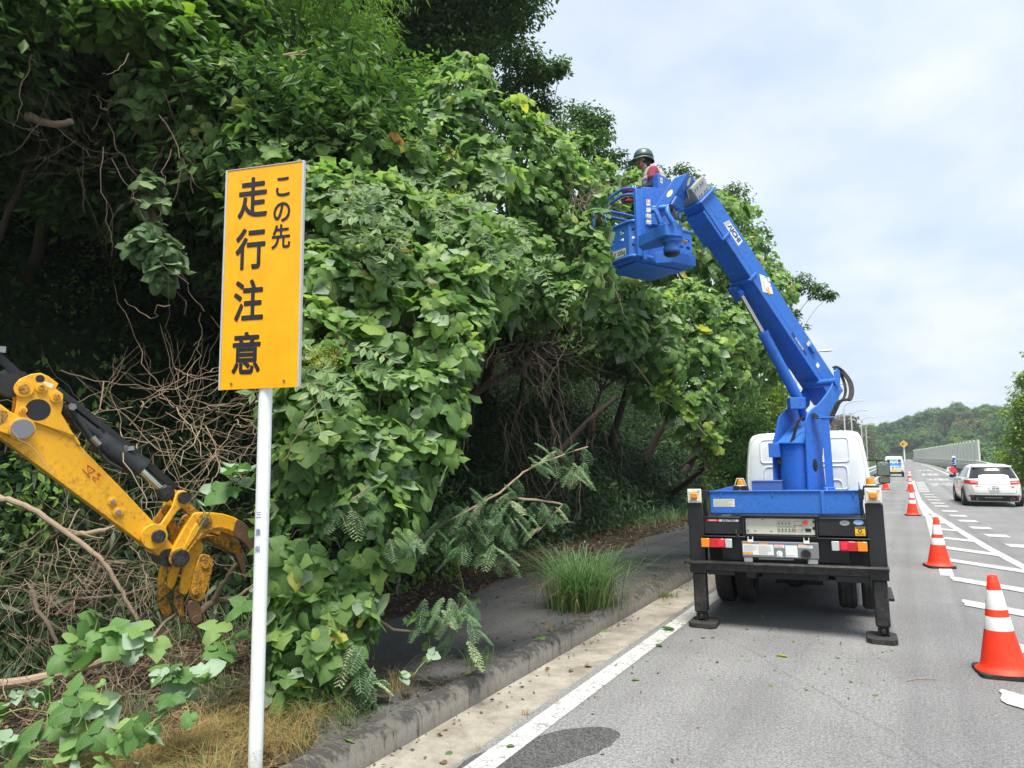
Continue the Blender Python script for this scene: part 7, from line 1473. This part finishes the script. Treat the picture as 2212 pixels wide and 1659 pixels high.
# ---------------------------------------------------------------- far wooded hills: every crown a tree of its own
def crown_mesh(seed,mat,tall=1.0,leaf=.50,n=2600):
    st=np.random.default_rng(seed); k=34; d=unit(st.normal(size=(k,3))); cc=d*st.uniform(.45,1.0,k)[:,None]*np.array([2.5,2.5,2.7*tall]); P=[];Nn=[]
    for q in cc:
        m=n//k; dd=unit(st.normal(size=(m,3))); dd[:,2]=np.abs(dd[:,2])*.8; P.append(q+dd*st.uniform(.5,1.15,m)[:,None]*1.0); Nn.append(dd)
    P=np.concatenate(P); Nn=np.concatenate(Nn); m=len(P)
    o=leafmesh('crown',P,unit(Nn+np.array([0,0,.6])+st.normal(0,.3,(m,3))),Nn+st.normal(0,.5,(m,3)),leaf*st.uniform(.6,1.2,m),TPL_L,mat); return o
def proto(seed,mat,tall):
    c=crown_mesh(seed,mat,tall); mb=MB(); mb.tube([(0,0,-9),(.1,0,-4),(0,.1,0)],[.35,.28,.15],7); t=mb.build('trunk','bark'); return c,t
n=16000; P=[]
while len(P)<n:
    y=205+rng.random()**1.3*190; x=-.14*y+rng.random()*.32*y
    if abs(x-cx(y))<6.5 and y<330: continue
    P.append((x,y,gh(x,y)+rng.random()*1.6))
P=np.array(P); o=leafmesh('hill_undergrowth',P,unit(np.array([0,-.6,.8])+rng.normal(0,.5,(n,3))),rng.normal(size=(n,3)),1.1*rng.uniform(.5,1.3,n),TPL_L,'far_leaf'); tag(o,'low bushes covering the ground of the far hills','undergrowth',kind='stuff')
protos=[proto(1,'far_leaf',1),proto(2,'far_leaf',1.3),proto(3,'far_leaf',.85),proto(4,'brown_leaf',1.3),proto(5,'yellow_green_leaf',.9)]
def far_tree(x,y,z,s,k,label,group='forest trees on the far hills'):
    c,t=protos[k]; e=empty('forest_tree',(x,y,z-3*s),0,label,'tree',group); 
    for o in (c,t):
        d=o.copy(); COL.objects.link(d); d.parent=e; d.location=(0,0,3*s); d.scale=(s,s,s*rng.uniform(.85,1.15)); d.rotation_euler=(0,0,rng.uniform(0,6.28))
    return e
FL='green forest tree covering the hillside far behind the bridge'
cnt=0
TONE={0:'mid green',1:'tall green',2:'low rounded green',4:'bright yellow green'}
for row in range(14):
    y=226+row*10.5
    for i in range(34):
        x=-62+i*4.9+rng.uniform(-1.6,1.6)+(row%2)*2.5; yy=y+rng.uniform(-3,3)
        ang=x/yy
        if ang<-.135 or ang>.165: continue
        g_=gh(x,yy)
        if abs(x-cx(yy))<7.5 and yy<325: continue
        k=int(rng.choice([0,1,2,0,1,2,0,4])); zone='left of the street lamps' if ang<-.07 else 'between the lamps and the bend' if ang<-.01 else 'behind the far bend' if ang<.035 else 'above the noise barrier' if ang<.085 else 'on the right hillside'
        lvl='at the hill foot' if row<4 else 'halfway up the hill' if row<9 else 'on the skyline'
        far_tree(x,yy,g_+2.6,rng.uniform(1.05,1.6),k,TONE[k]+' forest tree '+zone+', '+lvl); cnt+=1
print('far trees',cnt)
for lab,x,y,z,s,k in (('large brown conifer behind the row of street lamps',-13,215,5,2.2,3),('brown tree standing on the near hillside left of the bend',-17,228,8,1.8,3),('brownish crown on the right hilltop',20,300,12.5,1.4,3),('bright green tree above the left end of the noise barrier',9,255,-2,1.5,4),('dark bush left of the small white pickup',-8.0,120,1.0,.9,0),('dark green bush beyond the guard rail',-10.0,150,1.5,1.3,1)):
    far_tree(x,y,z,s,k,lab,'single trees near the bridge')
VL=['bright tree just right of the near end of the noise barrier','green tree right behind the near end of the barrier','bright bushy tree beside the white car roof, close to the right edge','tall green tree near the right edge above the car','low rounded tree right of the barrier, middle distance','green tree above the barrier end post','tall tree on the slope behind the right edge tree','low tree just above the middle of the barrier, right side','big green tree higher on the right slope','largest green tree near the right edge skyline','green tree peeking over the far half of the barrier','low tree above the far half of the barrier']
for i,(x,y,z,s,k) in enumerate(((12,110,-2,1.0,4),(15,125,-1.5,1.2,0),(17,100,-1.5,1.2,4),(21,115,1,1.5,1),(13,140,-1.5,1.3,2),(17,150,1,1.6,0),(24,150,2,1.7,1),(14,175,0,1.6,2),(20,185,3,1.8,1),(27,190,5,1.9,0),(12,200,0,1.5,0),(15,215,2,1.6,2))):
    far_tree(x,y,z,s,k,('bright leafy' if k==4 else 'tall green' if k==1 else 'low broad green' if k==2 else 'plain green')+' valley tree number-free' if 0 else VL[i],'valley trees right of the bridge')
for c,t in protos:
    for o in (c,t): bpy.data.objects.remove(o)
# tree at the right picture edge
tree('bright green tree at the right picture edge',(9.8,36,-.6),[(2235,880,33,1.1),(2225,830,33,.6),(2250,960,33,1.3),(2190,1000,34,.4),(2230,1030,33,.8),(2170,985,36,.35),(2260,780,33,.7)],.16,60,'yellow_green_leaf',group='right side trees',r_trunk=.15)

# ---------------------------------------------------------------- light summer haze
hm=bpy.data.materials.new('haze'); hm.use_nodes=True; t=hm.node_tree; t.nodes.clear(); o_=t.nodes.new('ShaderNodeOutputMaterial'); pv=t.nodes.new('ShaderNodeVolumePrincipled'); pv.inputs['Color'].default_value=(.80,.88,.95,1); pv.inputs['Density'].default_value=.0005; pv.inputs['Anisotropy'].default_value=.2; t.links.new(pv.outputs[0],o_.inputs['Volume'])
mb=MB(); mb.box((-160,-40,-25),(160,470,46)); h_=mb.build('haze',[hm],smooth=False); tag(h_,'thin summer haze over the whole valley','haze',kind='stuff')
